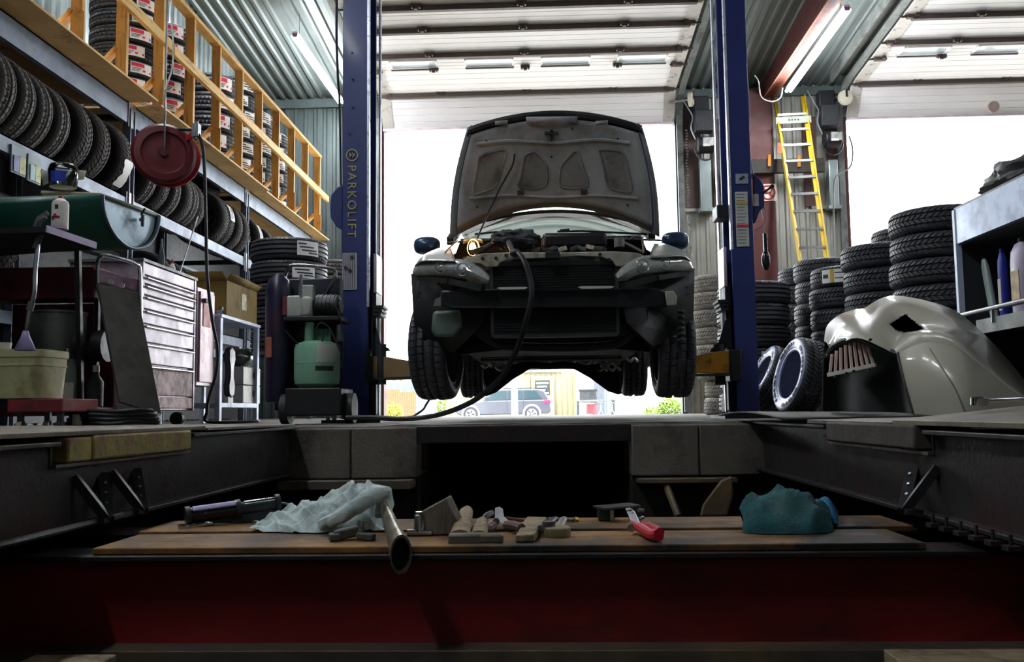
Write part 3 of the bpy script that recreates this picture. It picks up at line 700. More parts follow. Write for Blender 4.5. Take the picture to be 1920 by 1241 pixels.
def sticker_mesh(kind):
    """a paper band on the tread: coloured print fields only"""
    mb = MB(); span = {'red': .62, 'white': .62, 'yellow': .75}[kind]; nu = 14
    R = .5035
    def patch(u0, u1, z0, z1, mi, dr=0.0):
        n = max(2, int(nu * (u1 - u0)))
        mb.grid(lambda u, v: ((R + dr) * math.cos(span * (u0 + (u1 - u0) * u - .5)), (R + dr) * math.sin(span * (u0 + (u1 - u0) * u - .5)), z0 + (z1 - z0) * v), n, 1, mi)
    patch(0, 1, -.34, .34, 0)
    if kind == 'red':
        patch(.03, .62, .06, .30, 1, .002); patch(.55, .68, -.2, -.08, 1, .002); patch(.88, .97, -.24, -.1, 1, .002)
        for k in range(3): patch(.06, .5 - .06 * k, -.05 - .09 * k, -.01 - .09 * k, 2, .002)
    elif kind == 'white':
        for k, (a, b, z) in enumerate(((.05, .4, .2), (.1, .75, .05), (.2, .9, -.1), (.5, .95, -.22))): patch(a, b, z - .035, z + .035, 2, .002)
    else:
        patch(.05, .28, -.1, .1, 2, .002); patch(.36, .52, -.34, .34, 3, .002); patch(.55, .95, .12, .18, 2, .002); patch(.55, .9, -.15, -.1, 2, .002)
    return mb
def hold(mb, mats):
    o = mb.build('proto', mats, smooth=40); me = o.data; bpy.data.objects.remove(o); return me
CARC = {}; TREAD = {}
def carc(matname, m):
    if matname not in CARC: CARC[matname] = hold(carcass_mesh(), m)
    return CARC[matname]
def tread(kind, m):
    k = (kind, m.name)
    if k not in TREAD: TREAD[k] = hold(tread_mesh(kind, {'rib': 44, 'block': 52, 'truck': 60}[kind]), m)
    return TREAD[k]
STICK = {k: hold(sticker_mesh(k), [STK, STKR, STKB, STKY]) for k in ('red', 'white', 'yellow')}
def tyre(loc, R, dia, width, label, group, kind='rib', tm=None, cm=None, sticker=None, spin=0.0, name='tyre'):
    t = thing(name, label, 'tyre', loc, group)
    t.rotation_euler = (R @ rotm(0, 0, spin)).to_euler(); t.scale = (dia, dia, width)
    tm = tm or RUBT; cm = cm or RUB
    share('tread', tread(kind, tm), t); share('sidewall', carc(cm.name, cm), t)
    if sticker:
        s = share('paper_label', STICK[sticker], t)
    return t
I3 = Matrix.Identity(3)
def stack(x, y, z0, dia, w, n, where, group, kind='rib', tm=None, sticker=None, face=-70, jitter=.012, stick_on=None, from_top=True, word='black', skip=0, lean=(0, 0)):
    """n tyres lying flat one on another"""
    for i in range(skip, n):
        k = (n - i) if from_top else (i + 1)
        nm = ('topmost' if k == 1 else ORD[k] + ' from top') if from_top else ('lowest' if k == 1 else ORD[k] + ' from bottom')
        st = sticker if (sticker and (stick_on is None or i in stick_on)) else None
        lab = '%s %styre, %s in %s' % (word, 'labelled ' if st else '', nm, where)
        dx, dy = random.uniform(-jitter, jitter), random.uniform(-jitter, jitter)
        tyre((x + dx + lean[0] * i, y + dy + lean[1] * i, z0 + w * (i + .5)), rotm(0, 0, 0), dia, w * .93, lab, group, kind, tm, None, st, face + random.uniform(-14, 14))
# ---------------------------------------------------------------- tyre rack along the left wall
XR = -3.62
rack = thing('tyre_rack', 'long grey blue steel tyre rack along the left wall with plywood top deck', 'rack', (XR, 7.8, 0))
UPY = [1.53, 4.57, 7.61, 10.65, 13.69]
for y in UPY:
    for x in (XR, -4.62):
        m = MB(); m.span((x - .04, y - .045, 0), (x + .03, y - .035, 2.74)); m.span((x - .04, y + .035, 0), (x + .03, y + .045, 2.74)); m.span((x - .04, y - .045, 0), (x - .03, y + .045, 2.74))
        m.build('upright', RACKM, rack)
    m = MB()
    for z in (.5, 1.4, 2.3): m.bar((XR - .04, y, z), (-4.62, y, z + .3), .03, .03)
    m.build('brace', RACKM, rack)
    for z in (.98, 1.92, 2.7): MB().bar((XR - .04, y, z - .02), (-4.62, y, z - .02), .05, .05).build('tie', GREYD, rack)
for z, h in ((2.70, .185), (1.905, .115), (.92, .11)):
    for i in range(4):
        ya, yb = UPY[i] + .05, UPY[i + 1] - .05
        if i == 0: ya = 1.2
        m = MB(); m.span((XR, ya, z - h / 2), (XR + .012, yb, z + h / 2)); m.span((XR - .05, ya, z + h / 2 - .012), (XR + .012, yb, z + h / 2)); m.span((XR - .03, ya, z - h / 2), (XR + .012, yb, z - h / 2 + .012))
        m.build('beam', RACKM, rack)
        MB().span((-4.62, ya, z - h / 2), (-4.57, yb, z + h / 2)).build('rear_beam', RACKM, rack)
for i in range(4):                                   # bolts and seat clips on the uprights
    for z in (2.70, 1.905):
        m = MB(); m.span((XR + .012, UPY[i + 1] - .07, z - .12), (XR + .02, UPY[i + 1] + .07, z + .1)); m.build('end_plate', STEEL, rack)
for k, (ya, yb, x1, dz) in enumerate(((1.2, 4.5, -3.36, 0), (4.52, 7.58, -3.36, .004), (7.68, 10.79, -3.375, 0), (10.85, 14.04, -3.42, .002))):
    MB().span((-4.66, ya, 2.797 + dz), (x1, yb, 2.815 + dz)).build('deck_sheet', PLY, rack)
# ---------------------------------------------------------------- timber railing on the deck
rail = thing('timber_railing', 'yellow pine stud railing standing on the plywood deck over the rack', 'railing', (-3.42, 10, 2.81))
SY_ = [13.37 - .70 * i for i in range(12)]
MB().span((-4.68, 1.3, .02), (-4.66, 13.7, 2.6)).build('shade_sheet', BLK, rack)  # added black sheet, stands for the shade behind the shelves
for i, y in enumerate(SY_):
    MB().span((-3.49, y - .02, 2.82), (-3.40, y + .02, 3.95)).build('stud', PINE, rail)
    MB().bar((-3.48, y, 3.08), (-3.70, y, 2.84), .03, .075, up=Vector((0, 1, 0))).build('knee_brace', PINE, rail)
    if i % 2 == 0: MB().span((-3.42, y - .035, 2.82), (-3.38, y - .02, 3.06)).build('cleat', PINE, rail)
MB().span((-3.49, 9.6, 3.95), (-3.39, 13.42, 3.99)).build('top_rail', PINEH, rail)
MB().span((-3.49, 5.4, 3.95), (-3.39, 9.59, 3.99)).build('top_rail', PINEH, rail)
MB().bar((-3.378, 13.75, 3.39), (-3.378, 7.9, 3.40), .04, .09).build('middle_rail', PINEH, rail)
MB().bar((-3.378, 7.88, 3.42), (-3.378, 5.2, 3.44), .04, .09).build('middle_rail', PINEH, rail)

# ---------------------------------------------------------------- stacks on the deck
ZD = 2.82; GD = 'new tyres stacked on the plywood deck'
def dstack(xr, dia, w, n, where, sticker, Xe=-3.56, **k):
    y = atX(xr, 200, Xe).y
    stack(Xe - dia / 2, y, ZD, dia, w, n, where, GD, 'rib', None, sticker, -38, .008, from_top=False, word='new black', **k)
dstack(297, .64, .155, 8, 'nearest labelled stack on the plywood deck', 'red')
dstack(355, .60, .19, 6, 'second labelled stack behind the timber railing', 'red')
dstack(441, .62, .225, 5, 'third labelled stack behind the timber railing', 'red')
dstack(482, .62, .195, 7, 'fourth labelled stack behind the timber railing', 'white')
dstack(511, .60, .195, 6, 'fifth labelled stack behind the timber railing', 'white')
dstack(540, .60, .185, 6, 'farthest labelled stack behind the timber railing', 'white')
tyre((-3.84, atX(402, 235, -3.54).y, ZD + .115), I3, .6, .22, 'single low tyre with red label alone on the plywood deck', GD, 'rib', None, None, 'red', -45)
stack(-4.5, 9.3, ZD, .64, .19, 6, 'unlabelled stack behind the single tyre on the deck', GD, 'rib', from_top=False, word='new black')
# ---------------------------------------------------------------- standing tyres on the two shelves
RS = rotm(90, 0, 0)                       # axle along the rack
ROWT = []
def shelf_row(z, items, shelf, group):
    for i, (px, dia, w, kind, tm, st, lab) in enumerate(items):
        Xe = -3.52; y = atX(px, 230 if z > 1.5 else 490, Xe).y; w *= .8
        R = Matrix.Rotation(math.radians(random.uniform(-5, 5)), 3, 'Z') @ Matrix.Rotation(math.radians(random.uniform(-3, 3)), 3, 'X') @ RS
        ROWT.append(None); ROWT[-1] = tyre((Xe - dia / 2, y + w * .4, z + dia / 2), R, dia, w, lab, group, kind, tm, None, st, random.uniform(0, 360) if not st else 18)
G2 = 'used tyres standing on the middle rack shelf'
shelf_row(1.935, [
    (8, .66, .21, 'rib', RUBU, None, 'used tyre with white sidewall mark at near end of the middle shelf'),
    (46, .65, .21, 'rib', RUBU, None, 'used ribbed tyre second from near end of the middle shelf'),
    (82, .64, .2, 'rib', RUBU, None, 'used ribbed tyre third from near end of the middle shelf'),
    (115, .63, .2, 'rib', RUBU, None, 'used ribbed tyre fourth from near end of the middle shelf'),
    (157, .66, .24, 'block', RUBU, None, 'used tyre with chunky tread fifth from near end of middle shelf'),
    (193, .66, .24, 'block', RUBU, None, 'used chunky tyre sixth on middle shelf, beside the torn label tyre'),
    (236, .66, .26, 'block', RUBU, None, 'used tyre with torn white label left of the rack upright'),
    (287, .62, .21, 'rib', RUBU, None, 'worn tyre just past the upright below the red hose reel'),
    (312, .62, .2, 'block', RUBU, None, 'worn tyre second past the upright below the red reel'),
    (333, .62, .2, 'rib', RUBU, None, 'worn tyre third past the upright below the red reel'),
    (355, .63, .21, 'block', RUBU, None, 'worn tyre fourth past the upright below the red reel'),
    (367, .62, .2, 'rib', RUBU, None, 'worn tyre fifth past the upright, under the tipped tyre'),
    (380, .6, .21, 'block', RUBU, None, 'worn tyre with label touching the hanging hose on middle shelf'),
    (424, .62, .24, 'block', RUBU, None, 'upright tyre showing its dark hollow side right of the hanging hose'),
    (437, .62, .2, 'block', RUBU, 'white', 'worn tyre with white paper label right of the hollow one'),
    (452, .62, .21, 'block', RUBU, None, 'worn tyre just before the far rack upright'),
    (466, .62, .2, 'block', RUBU, None, 'worn tyre hidden half behind the far rack upright'),
    (490, .6, .21, 'rib', RUBU, 'white', 'worn tyre with big white label beyond the far upright'),
    (515, .58, .21, 'rib', RUBU, None, 'last small worn tyre at far end of the middle shelf')], 'middle', G2)
p = at(384, 345, 10.2)
tyre((-4.1, p.y, 2.665), rotm(3, 3, 0), .62, .2, 'dark tyre lying tipped on top of the middle shelf row', G2, 'rib')
p = at(205, 312, 7.35)                    # torn paper label, own geometry on the tread
lb = MB(); lb.grid(lambda u, v: ((.506) * math.cos(-.85 + .75 * v), .506 * math.sin(-.85 + .75 * v), -.30 + .62 * u + (.10 * math.sin(9 * v) + .06 * math.sin(23 * v)) * (u - .4)), 5, 14)
lb.build('paper_label', STK, ROWT[6], world=False); ROWT[6].rotation_euler = RS.to_euler()
p = at(3, 180, 5.86)
lb = MB(); lb.lathe([(.35, .545), (.45, .55)], 12, arc=(-.5, .6)); lb.build('paper_label', STK, ROWT[0], world=False, solid=.004); ROWT[0].rotation_euler = RS.to_euler()
G3 = 'used tyres standing on the lowest rack shelf'
shelf_row(.985, [
    (-12, .64, .21, 'block', RUBU, None, 'grey tyre at near end of lowest shelf above the green drum'),
    (22, .64, .21, 'block', RUBU, None, 'grey tyre second from near end of lowest shelf above the drum'),
    (322, .65, .22, 'block', RUBU, None, 'worn tyre behind the tool chest top, first right of the drum'),
    (345, .65, .22, 'block', RUBU, None, 'worn tyre behind the tool chest top, second right of the drum'),
    (365, .63, .22, 'block', RUBU, None, 'worn tyre behind the tool chest, third right of the drum'),
    (385, .62, .21, 'block', RUBU, None, 'worn tyre behind the hanging hose on the lowest shelf'),
    (402, .58, .21, 'block', RUBU, None, 'worn tyre just right of the hanging hose on lowest shelf'),
    (420, .56, .21, 'block', RUBU, None, 'farthest worn tyre of the lowest shelf above the cardboard box')], 'lowest', G3)
# floor stacks at the left
GF = 'tyres stacked on the floor at the left'
stack(-2.6, 9.0, 0, .76, .226, 8, 'big stack behind the recovery machine', GF, 'truck', None, 'white', -48, .01, stick_on=(6, 7), skip=3)
stack(-2.86, 12.0, 0, .66, .21, 10, 'stack between the big stack and the blue post', GF, 'rib', RUBU, skip=4)
stack(-2.86, 13.6, 0, .62, .2, 6, 'dusty stack behind the left blue post', GF, 'rib', RUBD, word='dusty grey')

# ---------------------------------------------------------------- red hose reel hanging from the roof
RY = 6.6
c = at(307, 291, RY); ax = Vector((.42, -.9, .05)).normalized(); px_ = 1700 / RY
reel = thing('hose_reel', 'round dark red hose reel hanging before the tyre shelves', 'reel', c)
sd, up = frame(ax); RM = Matrix((sd, up, ax)).transposed()
r = .232
m = MB(); m.lathe([(.03, .055), (.06, .06), (.10, .05), (.155, .055), (.165, .07), (.21, .065), (r, .045), (r, .03), (.05, .03)], 40, c, RM); m.build('front_disc', REEL, reel)
c2 = c + Vector((.03, .02, .0)); m = MB(); m.lathe([(.05, -.03), (r, -.03), (r, -.05), (.2, -.07), (.03, -.07)], 40, c2, RM); m.build('rear_disc', REELB, reel)
m = MB(); m.lathe([(.12, -.03), (.2, -.03), (.2, .03), (.12, .03)], 30, c, RM, closed_prof=True); m.build('hose_coil', HOSE, reel)
m = MB(); m.cyl(c + ax * .05, c + ax * .075, .03, n=14); m.build('hub', REEL, reel)
top = at(300, 178, RY)
m = MB(); m.tube(curve_pts([c + ax * .07, c + ax * .085 + Vector((0, 0, .25)), Vector((c.x, c.y, c.z + .45)), Vector((c.x - .02, c.y + .05, 2.8)), Vector((c.x - .05, c.y + .1, ceil_z(RY)))], 8), .008, 6); m.build('hanger', STEEL, reel)
g = at(368, 245, RY); m = MB(); m.box(g, (.05, .06, .1)); m.cyl(g - Vector((0, 0, .07)), g + Vector((0, 0, .07)), .016, n=10); m.build('guide', STEEL, reel)
m = MB(); m.bar(c2 - ax * .06, g, .03, .03); m.build('guide_arm', REELB, reel)
gh_ = [at(x, y, RY + d) for x, y, d in ((322, 243, 0), (350, 243, 0), (368, 247, 0), (380, 275, 0), (384, 330, .02), (386, 420, .05), (389, 520, .1), (398, 600, .2), (408, 655, .3), (405, 700, .35), (392, 745, .4), (388, 772, .4))]
gh_ += [Vector((gh_[-1].x - .02, gh_[-1].y + .1, .02)), Vector((gh_[-1].x + .3, gh_[-1].y + .3, .02)), Vector((gh_[-1].x + .1, gh_[-1].y + .7, .02))]
hz = MB(); hz.tube(curve_pts(gh_, 8), .0125, 8); tag(hz.build('hanging_hose', HOSE), 'black hose hanging from the red reel down past the tool chest', 'hose')
w = [at(x, y, 6.2) for x, y in ((322, -30), (322, 40), (325, 88), (322, 130), (312, 160), (310, 167))]
tag(MB().tube(curve_pts(w, 8), .006, 6).build('hanging_lead', OFFW), 'thin white cord dangling before the timber railing', 'cord')
# leaflet pockets on the beam
for (x0, y0, x1, y1, cm, lab) in ((24, 268, 50, 306, BLUEL, 'blue and yellow packet hanging on the middle shelf beam'), (55, 285, 78, 320, M('packet_teal', '#6aa2a6', .4), 'teal packet hanging right of the blue one on the shelf beam')):
    a = atX(x0, y0, -3.59); b = atX(x1, y1, -3.59); t = thing('hanging_packet', lab, 'packet', a)
    zt = atX((x0 + x1) / 2, y0 + 8, -3.59).z; zb = zt - .19
    MB().span((-3.605, a.y, zb), (-3.595, b.y, zt)).build('bag', M('bag_pale', '#8fa4ad', .5), t)
    MB().span((-3.595, a.y + .02, zb + .01), (-3.588, (a.y + b.y) / 2, zt - .07)).build('card', cm, t)
    MB().span((-3.595, (a.y + b.y) / 2 + .005, zb + .01), (-3.588, b.y - .01, zt - .06)).build('card', M('card_mix', '#c3c76a', .5, 0, .4, 20), t)

# ---------------------------------------------------------------- half drum, clear tub, spray can
DY = 5.35
o = at(242, 420, DY); ed = Vector((1, .34, 0)).normalized()      # across the end face
ln = Vector((-ed.y, ed.x, 0)) * -1                                  # towards the camera side along the drum
ln = Vector((-1, .06, 0)).normalized()
cx = at(192, 366, 5.06); cxr = at(298, 404, 5.56)
drum = thing('half_drum', 'dark green half drum trough with pale blue round end', 'trough', (cx + cxr) / 2)
mid = (cx + cxr) / 2; hx = (cxr - cx) / 2; dn = Vector((0, 0, -1)); rr = hx.length
def dpt(t, L, s=1.0): return mid + hx * (math.cos(t) * s) + dn * (rr * 1.0 * math.sin(t) * s) + Vector((0, 0, 0.0)) + ln * L
body = MB(); body.grid(lambda u, v: dpt(PI * u, 1.35 * v), 28, 1); body.build('shell', GREEN, drum, solid=.012)
MB().grid(lambda u, v: dpt(PI * u, .02, v), 28, 4).build('end_cap', DRUMEND, drum)
MB().grid(lambda u, v: dpt(PI * u, 1.33, v), 28, 2).build('rear_cap', GREEN, drum)
MB().tube([dpt(PI * k / 28, -.002) for k in range(29)], .011, 8).build('rim', M('drum_rim', '#5f6a78', .35, .5), drum)
MB().add([mid + hx + ln * .0, mid - hx, mid - hx + ln * 1.35, mid + hx + ln * 1.35], [(0, 1, 2, 3)]).build('lid', M('drum_lid', '#5d6b5c', .6, 0, .2, 5), drum, solid=.02)
f0 = at(264, 412, 5.4); ff = Vector((.6, -.8, 0))
fa = MB(); fa.cyl(f0, f0 + ff * .05, .012, n=8); fa.cyl(f0 + ff * .05 + Vector((0, 0, .02)), f0 + ff * .05 - Vector((0, 0, .05)), .01, n=8); fa.bar(f0 + ff * .045 + Vector((-.01, 0, .02)), f0 + ff * .06 + Vector((.01, 0, .06)), .01, .006); fa.build('tap', M('tap_dark', '#3a2f34', .4, .6), drum)
for k in (.25, .75):
    q = mid + ln * 1.35 * k; MB().bar(q + dn * rr * 1.0, (q.x, q.y + .1, .0), .03, .03).build('leg', BLK, drum)
t0 = at(118, 352, 5.3); tub = thing('clear_tub', 'clear plastic tub with blue label on the green drum', 'tub', t0)
tb = MB(); tb.lathe([(.075, 0), (.085, .1), (.08, .125), (.07, .14)], 20, t0); tb.build('wall', CLEARP, tub, solid=.004)
MB().lathe([(.0, .0), (.075, .002)], 20, t0).build('base', OFFW, tub)
lm = MB(); lm.lathe([(.0825, .02), (.0855, .085)], 8, t0, arc=(-2.0, -.9)); lm.build('paper_label', BLUEL, tub)
fl = MB(); q = at(135, 318, 5.35); fl.add([q, q + Vector((.09, 0, -.01)), q + Vector((.05, .05, -.05)), q + Vector((-.03, .02, -.06))], [(0, 1, 2, 3)]); fl.add([q + Vector((-.2, 0, .0)), q + Vector((-.02, 0, 0)), q + Vector((-.04, .02, -.02)), q + Vector((-.19, .02, -.09))], [(0, 1, 2, 3)])
tag(fl.build('cardboard_flaps', OFFW, solid=.004), 'white folded card flaps behind the clear tub', 'card')
ld = at(130, 358, 5.28); bd = MB(); bd.box(ld + Vector((-.0, .12, -.015)), (.36, .25, .022), rotm(0, 2, 6)); tag(bd.build('lid_board', M('lid_board', '#8e8d72', .7, 0, .15, 5), bevel=.006), 'pale board lying on the green drum under the clear tub', 'board')
sh0 = at(88, 424, 4.45); sh1 = at(181, 456, 4.8)
shf = thing('steel_shelf', 'grey lilac steel shelf plate under the spray can', 'shelf', sh0)
m = MB(); m.add([sh0, sh1, sh1 + Vector((0, 0, -.03)), sh0 + Vector((0, 0, -.03)), sh0 + Vector((-.75, .05, 0)), sh1 + Vector((-.75, .2, 0)), sh1 + Vector((-.75, .2, -.03)), sh0 + Vector((-.75, .05, -.03))],
            [(0, 1, 2, 3), (4, 7, 6, 5), (0, 4, 5, 1), (2, 6, 7, 3), (0, 3, 7, 4), (1, 5, 6, 2)]); m.build('plate', BLK, shf)  # black colour stands for the shaded underside of the steel plate
MB().bar(sh0 + Vector((.0, -.004, -.014)), sh1 + Vector((.0, -.004, -.014)), .008, .036).build('front_lip', M('shelf_lilac', '#a59fc0', .45, .3, .15, 5, dirt='#6d6a80', amt=.3), shf)
for q in (sh0 + Vector((-.7, .07, -.03)), sh1 + Vector((-.72, .18, -.03))): MB().bar(q, (q.x, q.y, .0), .018, .018).build('leg', BLK, shf)
sp = at(112, 430, 4.62); can = thing('spray_can', 'white spray can with red script standing on the steel shelf', 'can', sp)
MB().lathe([(0, 0), (.042, 0), (.042, .135), (.038, .148), (.022, .16), (.02, .163)], 22, sp).build('body', OFFW, can)
MB().lathe([(.0425, .004), (.0425, .012)], 22, sp).build('base_ring', M('can_lilac', '#bfa4d2', .4), can)
MB().lathe([(0, .163), (.012, .163), (.011, .178), (0, .18)], 12, sp).build('nozzle', REELB, can)
m = MB(); m.lathe([(.0426, .05), (.0426, .065)], 8, sp, arc=(-2.3, -1.1)); m.lathe([(.0426, .066), (.0426, .076)], 4, sp, arc=(-1.9, -1.5)); m.lathe([(.0426, .04), (.0426, .05)], 4, sp, arc=(-2.1, -1.8)); m.build('script_band', M('script_red', '#8d2340', .4), can)
MB().lathe([(.0427, .1), (.0427, .125)], 4, sp, arc=(-1.75, -1.3)).build('logo_square', GREYD, can)

# ---------------------------------------------------------------- transfer pump with hose into the bucket
PY = 4.5
pump = thing('transfer_pump', 'long chrome hand pump with hose leaning in the cream bucket', 'pump', at(70, 640, PY))
MB().tube([at(86, 406, PY), at(74, 412, PY), at(66, 428, PY)], [.012, .018, .014], 10).build('pump_head', STEEL, pump)
MB().bar(at(72, 410, PY), at(90, 399, PY), .02, .02).build('lever', STEEL, pump)
MB().cyl(at(80, 428, PY), at(66, 466, PY), .016, n=12).build('grip_sleeve', GREYD, pump)
MB().tube(curve_pts([at(74, 430, PY), at(70, 470, PY), at(66, 510, PY), at(65, 545, PY), at(60, 570, PY)], 8), .011, 8).build('upper_tube', CHROME, pump)
MB().cyl(at(60, 566, PY), at(55, 582, PY), .017, n=10).build('coupling', GREYM, pump)
MB().tube([at(55, 582, PY), at(44, 640, PY)], [.012, .009], 8).build('lower_tube', CHROME, pump)
m = MB(); m.lathe([(.012, .1), (.02, .07), (.05, 0)], 14, at(47, 657, PY)); m.build('funnel', M('funnel_lilac', '#8f86ae', .4), pump, solid=.003)
bk0 = at(54, 748, 4.75); wz = at(54, 748, 4.75).z; hb = at(54, 658, 4.75).z - wz
bk = thing('cream_bucket', 'square cream plastic bucket standing on the red dolly', 'bucket', bk0)
def sq(r, z, n=40, e=.42):
    return [(bk0.x + r * math.copysign(abs(math.cos(t)) ** e, math.cos(t)), bk0.y + r * math.copysign(abs(math.sin(t)) ** e, math.sin(t)), wz + z) for t in [2 * PI * k / n for k in range(n)]]
lv = [(.125, 0), (.135, .003), (.148, hb * .66), (.152, hb * .665), (.152, hb * .70), (.149, hb * .705), (.150, hb * .84), (.157, hb * .85), (.157, hb * .99), (.15, hb), (.144, hb * .98), (.138, hb * .1)]
m = MB(); rings = [sq(r, z) for r, z in lv]; m.add([p for g_ in rings for p in g_], [(i * 40 + k, i * 40 + (k + 1) % 40, (i + 1) * 40 + (k + 1) % 40, (i + 1) * 40 + k) for i in range(len(lv) - 1) for k in range(40)]); m.build('wall', CREAM, bk)
MB().box((bk0.x, bk0.y, wz + .006), (.24, .24, .01)).build('bottom', CREAM, bk)
cp = at(8, 660, 4.7); cu = thing('white_cup', 'small white cup standing in the cream bucket', 'cup', cp); m = MB(); m.lathe([(0, 0), (.03, 0), (.036, .05), (.033, .05), (.028, .01)], 18, cp); m.build('wall', OFFW, cu); MB().cyl(cp - Vector((0, 0, .12)), cp, .025, n=10).build('stem', OFFW, cu)
dl = thing('red_dolly', 'low red wheeled dolly under the cream bucket', 'dolly', (bk0.x + .05, bk0.y, .1))
q0 = at(20, 748, 4.65); q1 = at(122, 772, 4.65)
MB().span((q0.x, 4.62, q1.z), (q1.x, 5.0, q0.z)).build('deck', M('dolly_red', '#8b3038', .5, 0, .15, 5, dirt='#4a1a20', amt=.3), dl, bevel=.006)
for x in (q0.x + .04, q1.x - .04):
    for y in (4.68, 4.94):
        MB().cyl((x - .015, y, .028), (x + .015, y, .028), .027, n=14).build('wheel', OFFW if x < -2.6 else GREYD, dl)
        MB().bar((x, y, .03), (x, y, q1.z), .03, .02).build('fork', GREYM, dl)
# ---------------------------------------------------------------- dark red machine with bull bar handle
MY = 5.55
mc = thing('parts_washer', 'dark red workshop machine with chrome loop handle and control panel', 'machine', at(170, 780, MY))
a = at(95, 500, MY); b = at(182, 560, MY)
MB().span((a.x - .38, MY, b.z), (b.x - .02, MY + .2, a.z)).build('top_box', MACHRED, mc, bevel=.012)
cpn = [at(183, 505, MY - .02), at(265, 528, MY + .18), at(264, 545, MY + .18), at(190, 531, MY - .02)]
cpn = [at(183, 503, MY - .02), at(264, 525, MY + .18), at(264, 548, MY + .18), at(184, 530, MY - .02)]
m = MB(); back = Vector((-.12, .1, 0)); m.add(cpn + [p + back for p in cpn], [(0, 1, 2, 3), (4, 7, 6, 5), (0, 4, 5, 1), (1, 5, 6, 2), (2, 6, 7, 3), (3, 7, 4, 0)]); m.build('control_panel', MACHPL, mc, bevel=.006)
for px, py in ((208, 529), (229, 535)):
    q = at(px, py, MY + .02); MB().cyl(q, q + Vector((.01, -.03, 0)), .017, n=12).build('knob', OFFW, mc)
hd = [at(x, y, MY - .03 + .2 * (x - 180) / 84) for x, y in ((184, 540), (183, 500), (186, 484), (197, 479), (230, 486), (254, 495), (262, 506), (263, 560), (263, 640))]
MB().tube(curve_pts(hd, 6), .013, 10).build('loop_handle', CHROME, mc)
m = MB(); q = at(186, 540, MY); m.span((a.x - .38, MY + .24, .08), (b.x, MY + .26, b.z)); m.span((a.x - .38, MY, .08), (b.x + .02, MY + .26, .13)); m.build('frame', MACHRED, mc)
for x in (a.x - .37, b.x - .02): MB().span((x, MY, .0), (x + .03, MY + .03, b.z)).build('post', BLK, mc)
w0 = at(70, 588, MY + .05); w1 = at(162, 690, MY + .05); rw = (w1.x - w0.x) / 2
MB().lathe([(0, w1.z - .1), (rw * .98, w1.z - .1), (rw, w0.z - .02), (rw * 1.04, w0.z - .012), (rw * 1.04, w0.z), (rw * .96, w0.z)], 28, ((w0.x + w1.x) / 2, MY + .0, 0)).build('tank', M('tank_zinc', '#6a716c', .4, .5, .15, 4, dirt='#454a46', amt=.3), mc)
q = at(160, 648, MY - .05); MB().cyl(q + Vector((-.06, .05, 0)), q + Vector((.12, .05, 0)), .1, n=20).build('motor', BLK, mc)
q = at(133, 718, MY - .1); jug = thing('white_jug', 'white green plastic jug with spout before the dark red machine', 'jug', (q.x, q.y, 0.13))
MB().lathe([(0, 0), (.07, 0), (.075, .02), (.075, .17), (.05, .23), (.025, .26), (.02, .29), (0, .295)], 16, (q.x, q.y, .135)).build('body', M('jug_grey', '#7d8f88', .5, 0, .15, 4), jug)
MB().span((q.x - .06, q.y - .08, .16), (q.x + .06, q.y - .07, .28)).build('paper_label', OFFW, jug)
MB().lathe([(.02, .29), (.018, .31), (.008, .36), (0, .365)], 10, (q.x - .03, q.y, .135)).build('spout', OFFW, jug)
q = at(180, 700, MY - .1); ob = thing('oil_bottle', 'small dark bottle with pale cap right of the white jug', 'bottle', (q.x, q.y, .13))
MB().lathe([(0, 0), (.045, 0), (.045, .15), (.02, .19), (.018, .21)], 14, (q.x, q.y, .135)).build('body', GREYD, ob); MB().lathe([(.02, .21), (.02, .25), (0, .25)], 12, (q.x, q.y, .135)).build('cap', OFFW, ob)
bo = [at(180, 533, 5.35), at(254, 548, 5.6), at(299, 777, 5.5), at(222, 755, 5.2)]
nb = (bo[1] - bo[0]).cross(bo[3] - bo[0]); db = ray(299, 777); bo[2] = CAM + db * ((bo[0] - CAM).dot(nb) / db.dot(nb))
n_ = (bo[1] - bo[0]).cross(bo[3] - bo[0]).normalized() * .016
m = MB(); m.add(bo + [p - n_ for p in bo], [(0, 1, 2, 3), (4, 7, 6, 5), (0, 4, 5, 1), (1, 5, 6, 2), (2, 6, 7, 3), (3, 7, 4, 0)])
lb_ = thing('leaning_board', 'large dark grey board leaning against the red machine', 'board', (bo[2] + bo[3]) / 2)
m.build('panel', BOARD, lb_); MB().bar(bo[1], bo[2], .012, .02).build('edge_strip', GREYM, lb_)
MB().bar(bo[3] + Vector((.08, -.01, -.06)), bo[2] + Vector((0, -.01, .0)), .02, .012).build('bottom_edge', OFFW, lb_)
hc = MB()
pts = []
for k in range(150):
    t = k / 150 * 2 * PI * 4; q = at(205, 778, 5.0); rr_ = .24 + .012 * math.sin(k * .7); pts.append((q.x + rr_ * math.cos(t), 5.05 + rr_ * .7 * math.sin(t), .02 + .022 * (k / 150 * 4) + .004 * math.sin(k)))
hc.tube(pts, .012, 6); tag(hc.build('coiled_hose', HOSE), 'black hose coiled flat on the floor before the leaning board', 'hose')
q = at(146, 776, 4.9); cn = thing('small_can', 'small white can on the floor left of the leaning board', 'can', (q.x, q.y, 0)); MB().lathe([(0, .03), (.028, .03), (.028, .085), (.02, .09)], 16, (q.x, q.y, 0)).build('body', OFFW, cn); MB().lathe([(0, 0), (.02, 0), (.02, .03)], 14, (q.x, q.y, 0)).build('foot', GREYM, cn)

